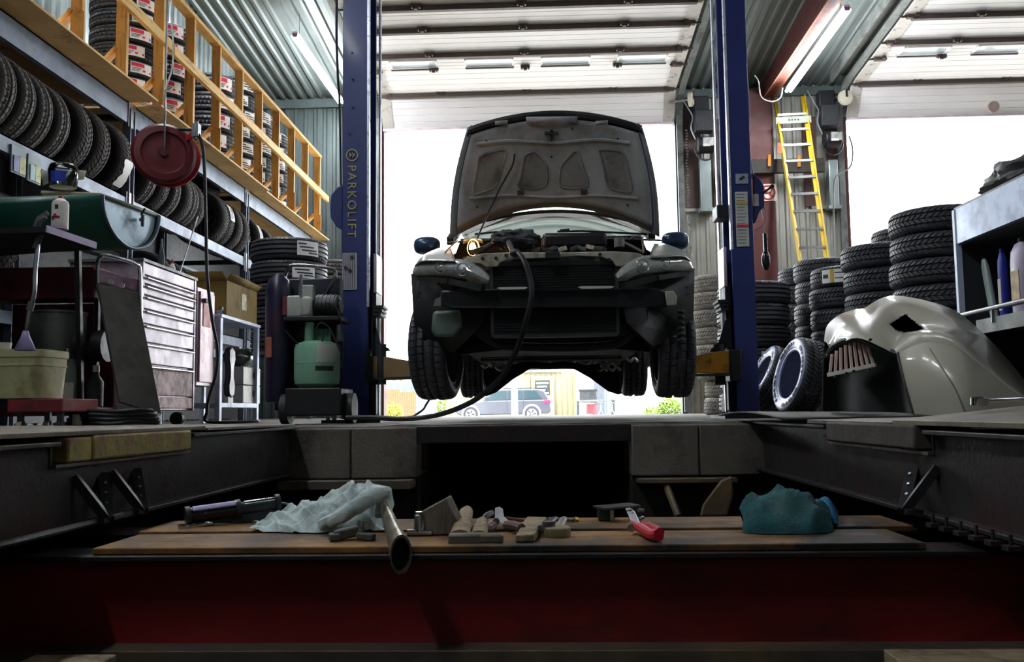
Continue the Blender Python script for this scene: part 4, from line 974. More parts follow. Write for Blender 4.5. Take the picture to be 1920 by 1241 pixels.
# ---------------------------------------------------------------- tool chest
TX = -2.72                                             # drawer face plane; runs back along the wall
ch = thing('tool_chest', 'tall pale pink steel tool chest with chrome drawer handles', 'chest', (TX, 6.6, 0))
ya = atX(263, 640, TX).y; yb = atX(362, 640, TX).y
zt = atX(362, 525, TX).z; zb_ = .11
MB().span((TX - .5, ya, zb_), (TX - .012, yb, zt)).build('carcass', CHESTP, ch, bevel=.006)
zh = [atX(372, y, TX).z for y in (527, 547, 556, 572, 592, 614, 641, 676, 722, 742)]
zs = [zt, zt - .09, zt - .15, zt - .225, zt - .32, zt - .42, zt - .545, zt - .69, zb_ + .1, zb_ + .01]
for i in range(len(zs) - 1):
    z1, z0 = zs[i] - .006, zs[i + 1] + .006
    mt = CHESTRUST if i >= 7 else CHESTP
    nm = 'drawer' if 0 < i < 8 else ('lid_front' if i == 0 else 'plinth')
    dr_ = MB().span((TX - .012, ya + .015, z0), (TX + .012, yb - .03, z1)).build(nm, mt, ch, bevel=.004)
    if 0 < i < 8:
        MB().bar((TX + .024, ya + .02, z1 - .012), (TX + .024, yb - .04, z1 - .012), .02, .014).build('handle', CHROME, dr_, bevel=.005)
for y in (ya - .01, yb - .015): MB().span((TX - .02, y, zb_), (TX + .014, y + .022, zt)).build('corner_strip', CHESTP, ch)
MB().span((TX - .5, ya - .02, zt), (TX + .02, yb + .02, zt + .02)).build('top_mat', GREYM, ch)
for y in (ya + .08, yb - .08):
    for x in (TX - .4, TX - .08): MB().cyl((x, y - .02, .05), (x, y + .02, .05), .05, n=14).build('caster', BLK, ch)
yc = atX(403, 640, TX + .03).y
lk = thing('side_locker', 'narrow pink white side locker bolted to the tool chest', 'locker', (TX, (yb + yc) / 2, 0))
zl0, zl1 = atX(385, 724, TX + .03).z, atX(395, 545, TX + .03).z
MB().span((TX - .45, yb + .02, zl0), (TX + .02, yc, zl1)).build('carcass', CHESTP, lk, bevel=.006)
MB().span((TX + .02, yb + .05, zl0 + .03), (TX + .035, yc - .03, zl1 - .03)).build('door', M('locker_rose', '#d9b6bd', .4, .1, .12, 4, dirt='#a0606c', amt=.35, dscale=5), lk, bevel=.004)
MB().span((TX + .036, yb + .1, zl1 - .3), (TX + .04, yb + .25, zl1 - .12)).build('red_patch', SIGNR, lk)
MB().bar((TX + .05, yb + .08, zl1 - .1), (TX + .05, yb + .16, zl1 - .1), .03, .03).build('latch', GREYD, lk)
for i, (px, py, hh, lab) in enumerate(((416 - 0, 505, .14, 'small pointed bottle on the tool chest beside thin rod'), (302, 512, .26, 'dark tall bottle on the tool chest below the shelf'))):
    q = atX(px if i else 323, py if i else 505, TX - .15); q = Vector((q.x, q.y, zt + .02)); t = thing('chest_bottle', lab, 'bottle', q)
    MB().lathe([(0, 0), (.025, 0), (.025, hh * .5), (.01, hh * .75)], 12, q).build('body', OFFW if not i else GREYD, t); MB().lathe([(.01, hh * .75), (.005, hh), (0, hh)], 10, q).build('nozzle', REELB if not i else GREYM, t)
a = atX(335, 500, TX - .1); rd = MB(); rd.cyl((TX - .1, a.y, zt + .02), at(371, 405, a.y + .3), .005, n=6); tag(rd.build('thin_rod', STEEL), 'thin metal rod standing slanted on the tool chest', 'rod')

# ---------------------------------------------------------------- workbench with boxes
BX = -2.64
y0 = max(atX(404, 590, BX).y, yc + .01); y1 = atX(489, 612, BX).y; zt2 = atX(450, 598, BX).z
wbk = thing('white_bench', 'white topped steel workbench between tool chest and recovery machine', 'bench', (BX, y0, 0))
MB().span((BX - .55, y0, zt2 - .03), (BX, y1, zt2)).build('top', BENCHW, wbk, bevel=.004)
for x in (BX - .52, BX - .03):
    for y in (y0 + .03, y1 - .03): MB().span((x - .02, y - .025, 0), (x + .02, y + .025, zt2 - .03)).build('leg', BENCHW, wbk)
zs2 = atX(450, 760, BX).z
MB().span((BX - .5, y0 + .05, zs2 - .02), (BX - .01, y1 - .04, zs2 + .02)).build('shelf', BENCHW, wbk, bevel=.004)
def bxthing(name, lab, cat, px0, px1, pt, pb, X, dep, mat, parts=None, bev=.006):
    a = atX(px0, pb, X); b = atX(px1, pb, X); zt_ = atX((px0 + px1) / 2, pt, X).z; zb = parts['z'] if parts and 'z' in parts else a.z
    t = thing(name, lab, cat, (X, a.y, zb)); MB().span((X - dep, a.y, zb), (X, b.y, zt_)).build('body', mat, t, bevel=bev); return t, a, b, zt_, zb
t, a, b, z1, z0 = bxthing('cardboard_box', 'open brown cardboard box standing on the white bench', 'box', 424, 481, 536, 610, BX - .04, .3, CARD, {'z': zt2}, 0)
MB().add([(BX - .04, a.y, z1), (BX - .04, b.y, z1), (BX + .0, b.y + .02, z1 + .05), (BX + .0, a.y - .02, z1 + .06)], [(0, 1, 2, 3)]).build('flap', CARD, t, solid=.006)
MB().add([(BX - .04, a.y, z1), (BX - .34, a.y, z1), (BX - .34, a.y - .1, z1 + .06), (BX - .04, a.y - .1, z1 + .06)], [(0, 1, 2, 3)]).build('flap', CARD, t, solid=.006)
MB().span((BX - .039, (a.y + b.y) / 2 - .02, z0 + .1), (BX - .037, (a.y + b.y) / 2 + .1, z0 + .24)).build('tape', M('tape_tan', '#a89458', .25), t)  # lighter, smoother tan patch on the box face
for i in range(5):
    q = atX(404 + i * 4, 592 - 5 * (i % 3), BX - .06); m = MB(); m.cyl((BX - .06, q.y, zt2 + .012), (BX - .03 - .02 * i, q.y + .06, zt2 + .03 + .02 * (i % 3)), .012, .018, n=8)
    tag(m.build('metal_fitting', STEEL), 'small grey metal fitting %s beside the cardboard box' % ('lying nearest', 'lying second', 'lying in the middle', 'lying fourth', 'touching the flap')[i], 'fitting', 'fittings on the white bench')
for i, (pt, pb) in enumerate(((680, 716), (716, 752))):
    zz = zs2 + .02 + (1 - i) * .165
    t = thing('drawer_box', ('upper', 'lower')[i] + ' white storage box with square label holder under the bench', 'box', (BX - .1, y1 - .3, zz), 'white boxes under the bench')
    ya_ = atX(456, 720, BX - .04).y; yb__ = atX(488, 720, BX - .04).y
    MB().span((BX - .34, ya_, zz), (BX - .04, yb__, zz + .16)).build('body', OFFW, t, bevel=.006)
    ym = ya_ + (yb__ - ya_) * .62
    MB().span((BX - .04, ym - .04, zz + .06), (BX - .034, ym + .04, zz + .12)).build('label_holder', STEEL, t); MB().span((BX - .034, ym - .015, zz + .07), (BX - .032, ym + .03, zz + .11)).build('dark_slot', BLK, t)
q = atX(470, 668, BX - .08); m = MB(); zz = zs2 + .35
m.grid(lambda u, v: Vector((BX - .2 + .13 * math.cos(2 * PI * u) * math.sin(PI * v), q.y + .2 * math.sin(2 * PI * u) * math.sin(PI * v), zz + .09 + .085 * math.cos(PI * v))) + Vector((1, 1, 1)) * .03 * noise.noise(Vector((u * 9, v * 7, 0))), 22, 12, 0, True)
tag(m.build('wrapped_parts', M('wrap_gloss', '#4a524f', .18, .5, .6, 12)), 'shiny plastic wrapped bundle on top of the white boxes', 'bundle')
q = atX(427, 680, BX - .05); m = MB()
ol = [(0, .0), (.05, .03), (.06, .1), (.035, .17), (.035, .24), (.065, .31), (.055, .38), (0, .41), (-.05, .38), (-.055, .31), (-.03, .24), (-.03, .17), (-.055, .1), (-.045, .03)]
m.prism(ol, lambda x, z, d: (BX - .06 + d, q.y + x * 1.3, zs2 + .06 + z * 1.05), 0, .05); gt = thing('dark_cover', 'dark lobed plastic cover standing on the bench shelf', 'cover', (BX - .06, q.y, zs2)); m.build('plate', M('cover_plum', '#2a2030', .4, 0, .2, 6), gt, bevel=.01)
MB().span((BX - .05, q.y - .06, zs2 + .02), (BX - .02, q.y + .06, zs2 + .07)).build('foot', OFFW, gt)

# ---------------------------------------------------------------- refrigerant recovery machine
CY = 6.45
def P_(x, y, d=0): return at(x, y, CY + d)
rc_ = thing('recovery_machine', 'dark wheeled recovery machine with pump, green white gas tank and loop handle', 'machine', P_(570, 785))
q0 = P_(515, 530); r0 = (P_(540, 600).x - P_(492, 600).x) / 2
MB().lathe([(0, .16), (r0 * .9, .16), (r0, .22), (r0, q0.z - .05), (r0 * .8, q0.z + .03), (r0 * .3, q0.z + .08), (0, q0.z + .08)], 24, (q0.x, CY + .1, 0)).build('side_cylinder', PURPLE, rc_)
a = P_(499, 632); b = P_(508, 670); MB().box((a.x + .02, CY + .1 - r0, (a.z + b.z) / 2), (.04, .012, a.z - b.z)).build('warning_label', M('label_rust', '#a8604a', .6), rc_)
a = P_(520, 525, .25); b = P_(640, 770, .25); MB().span((a.x, CY + .2, .1), (b.x, CY + .3, a.z)).build('back_panel', BLUED, rc_, bevel=.01)
MB().span((P_(535, 600).x, CY - .06, P_(600, 602).z), (P_(640, 600).x, CY + .3, P_(600, 594).z)).build('shelf', BLK, rc_, bevel=.005)
MB().tube(curve_pts([P_(528, 600, .22), P_(532, 530, .2), P_(541, 503, .1), P_(552, 497, .1), P_(590, 499, .1), P_(622, 504, .1), P_(629, 512, .1), P_(626, 526, .1), P_(612, 552, .2)], 6), .013, 8).build('handle', STEEL, rc_)
a = P_(537, 554); b = P_(566, 594); MB().span((a.x, CY, b.z), (b.x, CY + .2, a.z)).build('pump_body', TANKW, rc_, bevel=.012)
a = P_(566, 556); b = P_(585, 594); MB().span((a.x, CY - .03, b.z), (b.x, CY + .18, a.z)).build('pump_head', TANKW, rc_, bevel=.02)
a = P_(529, 556); b = P_(538, 592); MB().span((a.x, CY, b.z), (b.x, CY + .18, a.z)).build('end_cover', M('cover_red', '#6b2a30', .5), rc_, bevel=.008)
a = P_(556, 532); b = P_(582, 556); MB().span((a.x, CY + .06, b.z), (b.x, CY + .15, a.z)).build('valve_block', TANKW, rc_, bevel=.006)
MB().cyl(P_(564, 556), P_(565, 515), .012, n=10).build('valve_stem', STEEL, rc_)
a = P_(588, 572); b = P_(632, 572); m = MB(); m.cyl(a + Vector((0, .08, 0)), b + Vector((0, .08, 0)), .085, n=22); mo = m.build('motor', BLK, rc_, bevel=.01)
MB().cyl(b + Vector((-.01, .08, 0)), b + Vector((.015, .08, 0)), .06, n=18).build('end_bell', GREYD, mo)
for k in range(5): q = a.lerp(b, .15 + .17 * k) + Vector((0, .08, 0)); MB().lathe([(.085, -.004), (.09, -.004), (.09, .004), (.085, .004)], 22, q, rotm(0, 90, 0), closed_prof=True).build('fin', BLK, mo)
t0 = P_(593, 725); tr_ = (P_(635, 680).x - P_(551, 680).x) / 2; zt_ = P_(593, 640).z; zb = P_(593, 728).z
tk = MB(); tk.lathe([(0, zb), (tr_ * .7, zb), (tr_ * .95, zb + .03), (tr_, zb + .07), (tr_, zt_ - .06), (tr_ * .93, zt_ - .02), (tr_ * .6, zt_), (tr_ * .3, zt_ + .006), (0, zt_ + .006)], 30, (t0.x, CY + .02, 0)); tko = tk.build('gas_tank', TANKG, rc_)
m = MB(); m.lathe([(tr_ * 1.004, zt_ - .16), (tr_ * 1.004, zt_ - .055), (tr_ * .95, zt_ - .025)], 10, (t0.x, CY + .02, 0), arc=(-1.35, -.3)); m.build('paper_label', TANKW, tko)
MB().lathe([(tr_ * 1.005, zb + .12), (tr_ * 1.005, zb + .155)], 8, (t0.x, CY + .02, 0), arc=(-1.4, -.55)).build('dark_label', GREYD, tko)
MB().lathe([(tr_ * 1.002, (zt_ + zb) / 2 + .005), (tr_ * 1.012, (zt_ + zb) / 2 + .01), (tr_ * 1.002, (zt_ + zb) / 2 + .015)], 30, (t0.x, CY + .02, 0)).build('seam', TANKG, tko)
a = P_(571, 642); b = P_(586, 604); m = MB(); m.lathe([(0, 0), (.035, 0), (.035, b.z - a.z), (0, b.z - a.z)], 14, ((a.x + b.x) / 2, CY + .03, a.z)); m.build('filter_canister', TANKG, rc_)
MB().lathe([(.05, 0), (.075, 0), (.075, .1)], 16, (t0.x + .02, CY + .02, zt_), arc=(-.2, 2.4)).build('collar', TANKG, tko, solid=.005)
MB().span((P_(545, 760).x, CY - .15, .06), (P_(648, 760).x, CY + .25, zb)).build('base_tray', BLK, rc_, bevel=.01)
for px in (534, 655): q = P_(px, 755); MB().cyl((q.x - .03, CY + .05, .11), (q.x + .03, CY + .05, .11), .11, n=20).build('wheel', GREYD, rc_)
for pts in ([(535, 620), (560, 645), (590, 648), (604, 640), (606, 620)], [(612, 567), (632, 580), (643, 620), (645, 660), (640, 690)], [(591, 620), (600, 606), (615, 612), (630, 640), (640, 665)]):
    MB().tube(curve_pts([P_(x, y, -.08) for x, y in pts], 8), .006, 6).build('thin_hose', HOSE, rc_)
q = P_(637, 640); MB().cyl(q, q + Vector((0, 0, .12)), .025, n=12).build('gauge_valve', STEEL, rc_)
# ---------------------------------------------------------------- the lifted car
XC = 0.037
car = thing('lifted_car', 'pale sedan with open hood and no front bumper raised on the blue lift', 'car', (XC, 6.5, 0.2))
def mir(p): return Vector((2 * XC - p[0], p[1], p[2]))
def both(fn):
    """fn(T) builds one side; T maps a left-hand place to that side"""
    fn(lambda p: Vector(p)); fn(mir)
def polygrid(rows, nu, nv):
    """smooth surface through rows of control places"""
    rows = [[Vector(p) for p in r] for r in rows]
    def cr(P, t):
        n = len(P) - 1; x = min(t * n, n - 1e-6); i = int(x); t = x - i
        p0 = P[max(i - 1, 0)]; p1 = P[i]; p2 = P[i + 1]; p3 = P[min(i + 2, n)]
        return 0.5 * ((2 * p1) + (p2 - p0) * t + (2 * p0 - 5 * p1 + 4 * p2 - p3) * t * t + (3 * p1 - p0 - 3 * p2 + p3) * t ** 3)
    return lambda u, v: cr([cr(r, u) for r in rows], v)
# --- hood
def hood_y(px, py): 
    s = (px - 1040) / 200; t = (447 - py) / 240
    return 6.55 - .30 * t + .05 * (1 - s * s)
def hood_px(u, v, inset=0.0):
    s = (2 * u - 1) * (1 - inset)
    hw = 197 + (164 - 197) * v + 9 * math.sin(PI * min(v, 1))
    yb = 389 + 58 * s * s - 6 * inset * 10; yt = 207 + 30 * s * s + 60 * inset
    return 1040 + s * hw, yb + (yt - yb) * v - s * 2
def hood_at(u, v, inset=0, dy=0):
    x, y = hood_px(u, v, inset); return at(x, y, hood_y(x, y) + dy)
m = MB(); m.grid(lambda u, v: hood_at(u, v), 28, 18); hood = m.build('hood', CARP, car, solid=.008)
m = MB(); m.grid(lambda u, v: hood_at(u, .03 + .90 * v, .07, -.035), 28, 18); hin = m.build('inner_panel', HOODIN, hood, solid=.006)
m = MB(); m.grid(lambda u, v: hood_at(u, .92 + .08 * v, .02, -.02 - .02 * math.sin(PI * v)), 28, 3); m.build('front_lip', CARD2, hood, solid=.01)
for s in (-1, 1):
    m = MB(); m.tube([hood_at(.5 + s * (.5 - .028), v / 14, 0, -.022) for v in range(15)], .013, 6); m.build('side_flange', M('hood_flange', '#5d6874', .5, .1), hood)
def hp(px, py, d=-.045): return at(px, py, hood_y(px, py) + d)
for poly in ([(898, 294), (915, 287), (948, 282), (940, 318), (930, 348), (905, 360), (888, 362), (892, 330)], [(984, 292), (995, 286), (1006, 287), (1024, 313), (1021, 349), (974, 351), (977, 330)],
             [(1052, 310), (1074, 286), (1084, 288), (1094, 320), (1100, 349), (1051, 349)], [(1122, 281), (1145, 281), (1168, 288), (1178, 325), (1183, 358), (1162, 358), (1140, 348), (1132, 318)]):
    m = MB(); m.add([hp(x, y, -.042) for x, y in poly], [tuple(range(len(poly)))]); m.build('recess_pad', HOODREC, hin)
    m = MB(); m.tube(curve_pts([hp(x, y, -.046) for x, y in poly + poly[:1]], 4)[:-1], .007, 6, True); m.build('recess_rim', HOODREC, hin)
for a, b, w in (((893, 270), (1180, 268), .012), ((880, 372), (1196, 372), .010)):
    m = MB(); m.tube(curve_pts([hp(a[0], a[1]), hp((a[0] + b[0]) / 2 - 80, a[1] - 6), hp((a[0] + b[0]) / 2, a[1] - 2), hp((a[0] + b[0]) / 2 + 80, b[1] - 6), hp(*b)], 6), w, 6); m.build('stiffener', HOODIN, hin)
m = MB(); m.bar(hp(1021, 250, -.05), hp(1047, 250, -.05), .02, .02); m.bar(hp(1034, 243, -.05), hp(1034, 262, -.05), .02, .02); m.build('latch_striker', BLK, hin)
for x0, y0, x1, y1 in ((970, 357, 982, 367), (1089, 356, 1101, 366), (1065, 226, 1080, 231)):
    MB().box((hp(x0, y0) + hp(x1, y1)) / 2, (.045, .012, .035)).build('vent_grid', BLK, hin)
for x, y in ((912, 264), (1158, 260), (1034, 294), (895, 388), (1176, 384), (1073, 241), (927, 374)): MB().cyl(hp(x, y, -.044), hp(x, y, -.05), .008, n=8).build('hole_disc', BLK, hin)  # black discs drawn for the dark of open holes
m = MB(); m.add([hp(986, 219, -.05), hp(1083, 218, -.05), hp(1083, 231, -.05), hp(1060, 236, -.05), hp(1010, 236, -.05), hp(987, 231, -.05)], [tuple(range(6))]); m.build('catch_plate', HOODIN, hin, solid=.006)
for x in (940, 1128): m = MB(); m.add([hp(x - 12, 227, -.05), hp(x + 12, 225, -.05), hp(x + 12, 233, -.05), hp(x - 12, 235, -.05)], [(0, 1, 2, 3)]); m.build('bump_stop_pad', HOODIN, hin, solid=.006)
MB().tube(curve_pts([hp(965, 288, -.07), hp(960, 312, -.08), hp(938, 352, -.09), at(913, 405, 6.3), at(893, 452, 5.95)], 6), .006, 6).build('prop_rod', BLK, car)
# --- windscreen, roof and cabin shell
def wtop(u): s = 2 * u - 1; return at(1040 + s * 180, 396 + 31 * s * s - s * 2, 7.45 - .22 * s * s)
def wbot(u): s = 2 * u - 1; return at(1040 + s * 196, 444 + 6 * s * s - s * 2, 6.68 - .06 * s * s)
m = MB(); m.grid(lambda u, v: wbot(u).lerp(wtop(u), v) + Vector((0, 0, .008 * math.sin(PI * v))), 24, 6); m.build('windscreen', WSHIELD, car)
m = MB(); m.tube([wtop(k / 24) + Vector((0, 0, .004)) for k in range(25)], .012, 6); m.build('screen_seal', BLK, car)
m = MB(); m.grid(lambda u, v: wtop(u) + Vector((0, v * 1.5, .035 * math.sin(PI * .5 * v) - .02 * v)), 24, 6); m.build('roof', CARP, car, solid=.02)
def sideb(T):
    m = MB(); m.bar(T(wbot(0)), T(wtop(0)), .05, .06); m.build('front_pillar', CARD2, car)
    m = MB(); m.bar(T(wtop(0) + Vector((0, 1.0, 0))), T(Vector((XC - .86, 8.2, 1.2))), .06, .08); m.build('centre_pillar', CARD2, car)
    m = MB(); m.bar(T(wtop(0) + Vector((0, 1.5, 0))), T(Vector((XC - .84, 9.2, 1.22))), .06, .14); m.build('rear_pillar', CARP, car)
    # fender
    rows = [[(XC - .573, 5.30, .963), (XC - .70, 5.40, .985), (XC - .80, 5.5, 1.0), (XC - .862, 5.62, .99)],
            [(XC - .62, 5.6, 1.07), (XC - .72, 5.65, 1.08), (XC - .82, 5.7, 1.07), (XC - .885, 5.78, 1.02)],
            [(XC - .68, 5.95, 1.165), (XC - .76, 5.98, 1.165), (XC - .85, 6.0, 1.12), (XC - .905, 6.02, 1.04)],
            [(XC - .72, 6.6, 1.27), (XC - .80, 6.6, 1.25), (XC - .87, 6.6, 1.19), (XC - .91, 6.6, 1.07)]]
    g = polygrid(rows, 12, 12); m = MB(); m.grid(lambda u, v: T(g(u, v)), 14, 14); m.build('fender', CARP, car, solid=.006)
    arch = lambda cy, cz, r, a0, a1: [(cy + r * math.cos(a0 + (a1 - a0) * k / 12), cz + r * math.sin(a0 + (a1 - a0) * k / 12)) for k in range(13)]
    prof = [(5.64, .80)] + arch(5.9, .54, .37, PI * .78, .05) + [(6.3, .44), (8.05, .44)] + arch(8.42, .56, .37, PI * .97, .05) + [(8.8, .52), (9.75, .6), (9.8, 1.0), (9.65, 1.2), (6.6, 1.09), (6.0, 1.05), (5.66, .99), (5.62, .93)]
    m = MB(); m.prism(prof, lambda y, z, d: T(Vector((XC - .90 + d + (.03 if z < .7 else 0) + .14 * max(0, 6.0 - y), y, z))), 0, .04); m.build('body_side', CARP, car, bevel=.008)
    # headlight: housing, lens, reflectors
    top = [(775, 508), (780, 496), (788, 486.5), (815, 486), (842, 486), (867, 487), (880, 491), (893, 498), (907, 508), (919, 520)]
    bot = [(774, 517), (785, 517), (800, 517), (816, 517), (834, 518), (852, 519.5), (868, 521), (884, 524), (900, 531), (913, 533)]
    Yl = lambda px: 5.22 + .42 * (max(0, 919 - px) / 144) ** 1.6
    def ls(u, v, off=0):
        i = u * 9; k = min(int(i), 8); f = i - k
        a = (top[k][0] + (top[k + 1][0] - top[k][0]) * f, top[k][1] + (top[k + 1][1] - top[k][1]) * f)
        b = (bot[k][0] + (bot[k + 1][0] - bot[k][0]) * f, bot[k][1] + (bot[k + 1][1] - bot[k][1]) * f)
        x = a[0] + (b[0] - a[0]) * v; y = a[1] + (b[1] - a[1]) * v
        return T(at(x, y, Yl(x) - .035 * math.sin(PI * v) + off + .05 * (v < .5) * (0.5 - v)))
    m = MB(); m.grid(lambda u, v: ls(u, v), 27, 8); hl = m.build('headlight', LENS, car, solid=.01)
    for px, py, r in ((868, 505, .05), (826, 502, .045)):
        c = T(at(px, py, Yl(px) - .045)); R9 = rotm(90, 0, 22 if c.x > XC else -22); m = MB(); m.lathe([(r * .72, .0), (r * .8, .004), (r * .88, .0)], 22, c, R9); m.lathe([(0, .006), (r * .35, .002), (r * .36, -.003)], 16, c, R9); m.build('reflector_ring', M('ring_pale', '#b9beba', .2, .5), hl, solid=.002)
    m = MB(); m.bar(T(at(789, 522, 5.62)), T(at(845, 528, 5.34)), .05, .03); m.bar(T(at(845, 528, 5.34)), T(at(906, 541, 5.26)), .05, .035); m.build('lower_bracket', CARD2, hl)
    # inner wing, liner, mirror
    m = MB(); m.add([T(q) for q in ((XC - .89, 5.66, .95), (XC - .36, 5.42, .93), (XC - .42, 5.42, .60), (XC - .62, 5.6, .44), (XC - .86, 5.62, .52))], [(0, 1, 2, 3, 4)]); m.build('front_liner', CARD2, car, solid=.01)
    m = MB(); m.lathe([(.40, -.10), (.40, .21)] if T((0, 0, 0))[0] == 0 else [(.40, -.21), (.40, .10)], 20, T(Vector((XC - .74, 5.9, .54))), rotm(0, 90, 0), arc=(PI * .45, PI * 1.25)); m.build('arch_liner', CARD2, car, solid=.006)
    q = T(at(801, 461, 6.9)); m = MB()
    m.grid(lambda u, v: q + Vector((.105 * math.copysign(abs(math.cos(2 * PI * u)) ** .7, math.cos(2 * PI * u)) * math.sin(PI * v) ** .6, .09 * (-math.cos(PI * v)), .07 * math.copysign(abs(math.sin(2 * PI * u)) ** .7, math.sin(2 * PI * u)) * math.sin(PI * v) ** .6)), 24, 10, 0, True)
    mo = m.build('door_mirror', CARBLU, car); m = MB(); m.bar(q + (T(Vector((XC - 1, 0, 0))) - Vector((T(Vector((XC, 0, 0))).x, 0, 0))) * -.06 + Vector((0, 0, -.03)), T(Vector((XC - .86, 6.9, 1.2))), .05, .04); m.build('mirror_arm', CARD2, mo)
    m = MB(); m.add([T(q) for q in ((XC - .60, 5.45, .75), (XC - .60, 5.45, .93), (XC - .66, 5.75, 1.08), (XC - .70, 6.1, 1.16), (XC - .74, 6.6, 1.24), (XC - .74, 6.6, .75))], [tuple(range(6))]); m.build('inner_wing', CARD2, car, solid=.012)
    # suspension arms, rear corner silhouettes
    m = MB(); m.bar(T(Vector((XC - .62, 5.9, .47))), T(Vector((XC - .28, 5.85, .50))), .07, .05); m.cyl(T(Vector((XC - .60, 5.92, .5))), T(Vector((XC - .55, 6.0, 1.1))), .045, n=10); m.build('front_suspension', CARD2, car)
    m = MB(); m.prism([(1009, 683), (990, 694), (962, 711), (930, 736), (912, 743), (896, 740), (896, 684)], lambda x, y, d: T(at(x, y, 8.75 + d)), 0, .12); m.build('rear_arm', CARD2, car, bevel=.01)
    m = MB(); m.cyl(T(Vector((XC - .6, 8.4, .5))), T(Vector((XC - .58, 8.5, 1.0))), .04, n=10); m.build('rear_damper', RUSTY, car)
both(sideb)
# --- wheels
for (px, py, Y, w, lab) in ((820, 750, 5.9, .225, 0), (1262, 746, 5.9, .215, 0), (888, 746, 8.42, .205, 0), (1188, 743, 8.42, .205, 0)):
    p = at(px, py, Y); c = Vector((p.x, Y, p.z + .325)); o = wloc(car)
    t = bpy.data.objects.new('wheel', None); COL.objects.link(t); t.parent = car; t.location = c - o
    sgn = -1 if p.x < XC else 1
    t.rotation_euler = (rotm(0, 0, -7 if (sgn < 0 and Y < 7) else 0) @ rotm(0, 90, 0)).to_euler(); t.scale = (.65, .65, w)
    share('tyre', tread('rib', RUBT), t); share('sidewall', carc(RUB.name, RUB), t)
    rm = MB(); rm.lathe([(.0, .1), (.1, .12), (.24, .06), (.30, .2), (.315, .42), (.325, .45), (.325, -.45), (.3, -.3), (.1, -.1), (0, -.08)], 28); rmo = rm.build('rim', GREYM, t, world=False)
# --- front structure
sup = [(866, 494), (872, 484), (905, 475), (960, 473), (1040, 473.5), (1150, 471), (1195, 474), (1213, 482), (1214, 491), (1190, 493), (1172, 497), (1166, 500), (1154, 499), (1148, 489), (1128, 482), (1085, 480), (1040, 484), (985, 485), (950, 487), (938, 492), (933, 500), (912, 501), (900, 494)]
m = MB(); m.prism(sup, lambda x, y, d: at(x, y, 5.36 + d), 0, .04); m.build('radiator_support', SUPP, car, bevel=.005)
for x, y in ((949, 479), (930, 484), (1125, 477), (1142, 487), (905, 485)): q = at(x, y, 5.355); MB().cyl(q, q + Vector((0, -.004, 0)), .011, n=10).build('support_hole', BLK, car)
a = at(1022, 472, 5.33); b = at(1050, 486, 5.33); MB().span((a.x, 5.31, b.z), (b.x, 5.36, a.z)).build('hood_latch', BLK, car, bevel=.006)
for nm, x0, x1, y0, y1, Y in (('radiator', 922, 1156, 496, 545, 5.42), ('condenser', 924, 1158, 572, 627, 5.40)):
    a = at(x0, y0, Y); b = at(x1, y1, Y); ro = MB().span((a.x, Y, b.z), (b.x, Y + .05, a.z)).build(nm, RADI, car)
    m = MB(); m.span((a.x - .012, Y - .01, b.z), (a.x + .006, Y + .05, a.z)); m.span((b.x - .006, Y - .01, b.z), (b.x + .012, Y + .05, a.z)); m.span((a.x, Y - .012, a.z - .012), (b.x, Y + .05, a.z + .01)); m.span((a.x, Y - .012, b.z - .01), (b.x, Y + .05, b.z + .01)); m.build('core_frame', M('core_frame', '#474b4c', .5, .4), ro)
    m = MB()
    n = 11
    for k in range(1, n): z = b.z + (a.z - b.z) * k / n; m.span((a.x, Y - .004, z - .004), (b.x, Y + .01, z + .004))
    m.build('core_tubes', M('core_tube', '#22272a', .6, .4), ro)['kind'] = 'stuff'
bm_ = [(826, 545), (850, 543), (1040, 540), (1230, 540), (1246, 543), (1250, 572), (1225, 576), (1040, 576), (850, 578), (826, 574)]
m = MB(); m.prism(bm_, lambda x, y, d: at(x, y, 5.27 + d + .08 * ((x - 1040) / 210) ** 2), 0, .07); m.build('bumper_beam', M('beam_dark', '#20262b', .5, .2, .2, 5), car, bevel=.012)
for x0, x1, y in ((931, 990, 540), (1083, 1152, 538.5)):
    m = MB(); m.prism([(x0, y), (x0 + 6, y - 2), (x1 - 5, y - 2.5), (x1, y - 1), (x1 - 6, y + 2), (x0 + 8, y + 3)], lambda x, y, d: at(x, y, 5.26 + d), 0, .05); m.build('bright_gap_strip', OFFW, car)  # off-white strips drawn for brightness seen through gaps over the beam
m = MB(); m.prism([(1246, 546), (1262, 545), (1270, 556), (1268, 572), (1250, 574)], lambda x, y, d: at(x, y, 5.3 + d), 0, .08); m.build('crash_bracket', SUPP, car, bevel=.006)
m = MB(); m.prism([(816, 560), (827, 556), (827, 573), (812, 574)], lambda x, y, d: at(x, y, 5.36 + d), 0, .05); m.build('crash_bracket', M('bracket_grey', '#77726c', .6), car)
MB().tube(curve_pts([at(x, y, 5.55) for x, y in ((862, 606), (890, 617), (912, 634), (935, 646), (980, 650), (1040, 651), (1110, 650), (1150, 646), (1172, 636), (1192, 620), (1225, 608))], 6), .027, 8).build('subframe', M('subframe_dark', '#23282a', .5, .3, .2, 6), car)
for pg in ([(868, 575), (920, 575), (922, 640), (890, 615), (868, 600)], [(1160, 575), (1215, 575), (1215, 605), (1185, 620), (1160, 640)]):
    m = MB(); m.prism(pg, lambda x, y, d: at(x, y, 5.5 + d), 0, .08); m.build('side_shroud', CARD2, car)
m = MB(); m.prism([(812, 583), (864, 580), (868, 612), (850, 632), (815, 632), (809, 618)], lambda x, y, d: at(x, y, 5.45 + d), 0, .12); m.build('washer_bottle', M('bottle_smoke', '#5a6a60', .5, 0, .2, 5), car, bevel=.02)
for k in range(6):
    q = at(1277, 585 + k * 10.5, 5.52); MB().ball(q, (.024, .04, .014), 12, 6).build('liner_ridge', M('ridge_grey', '#3c4442', .6), car)
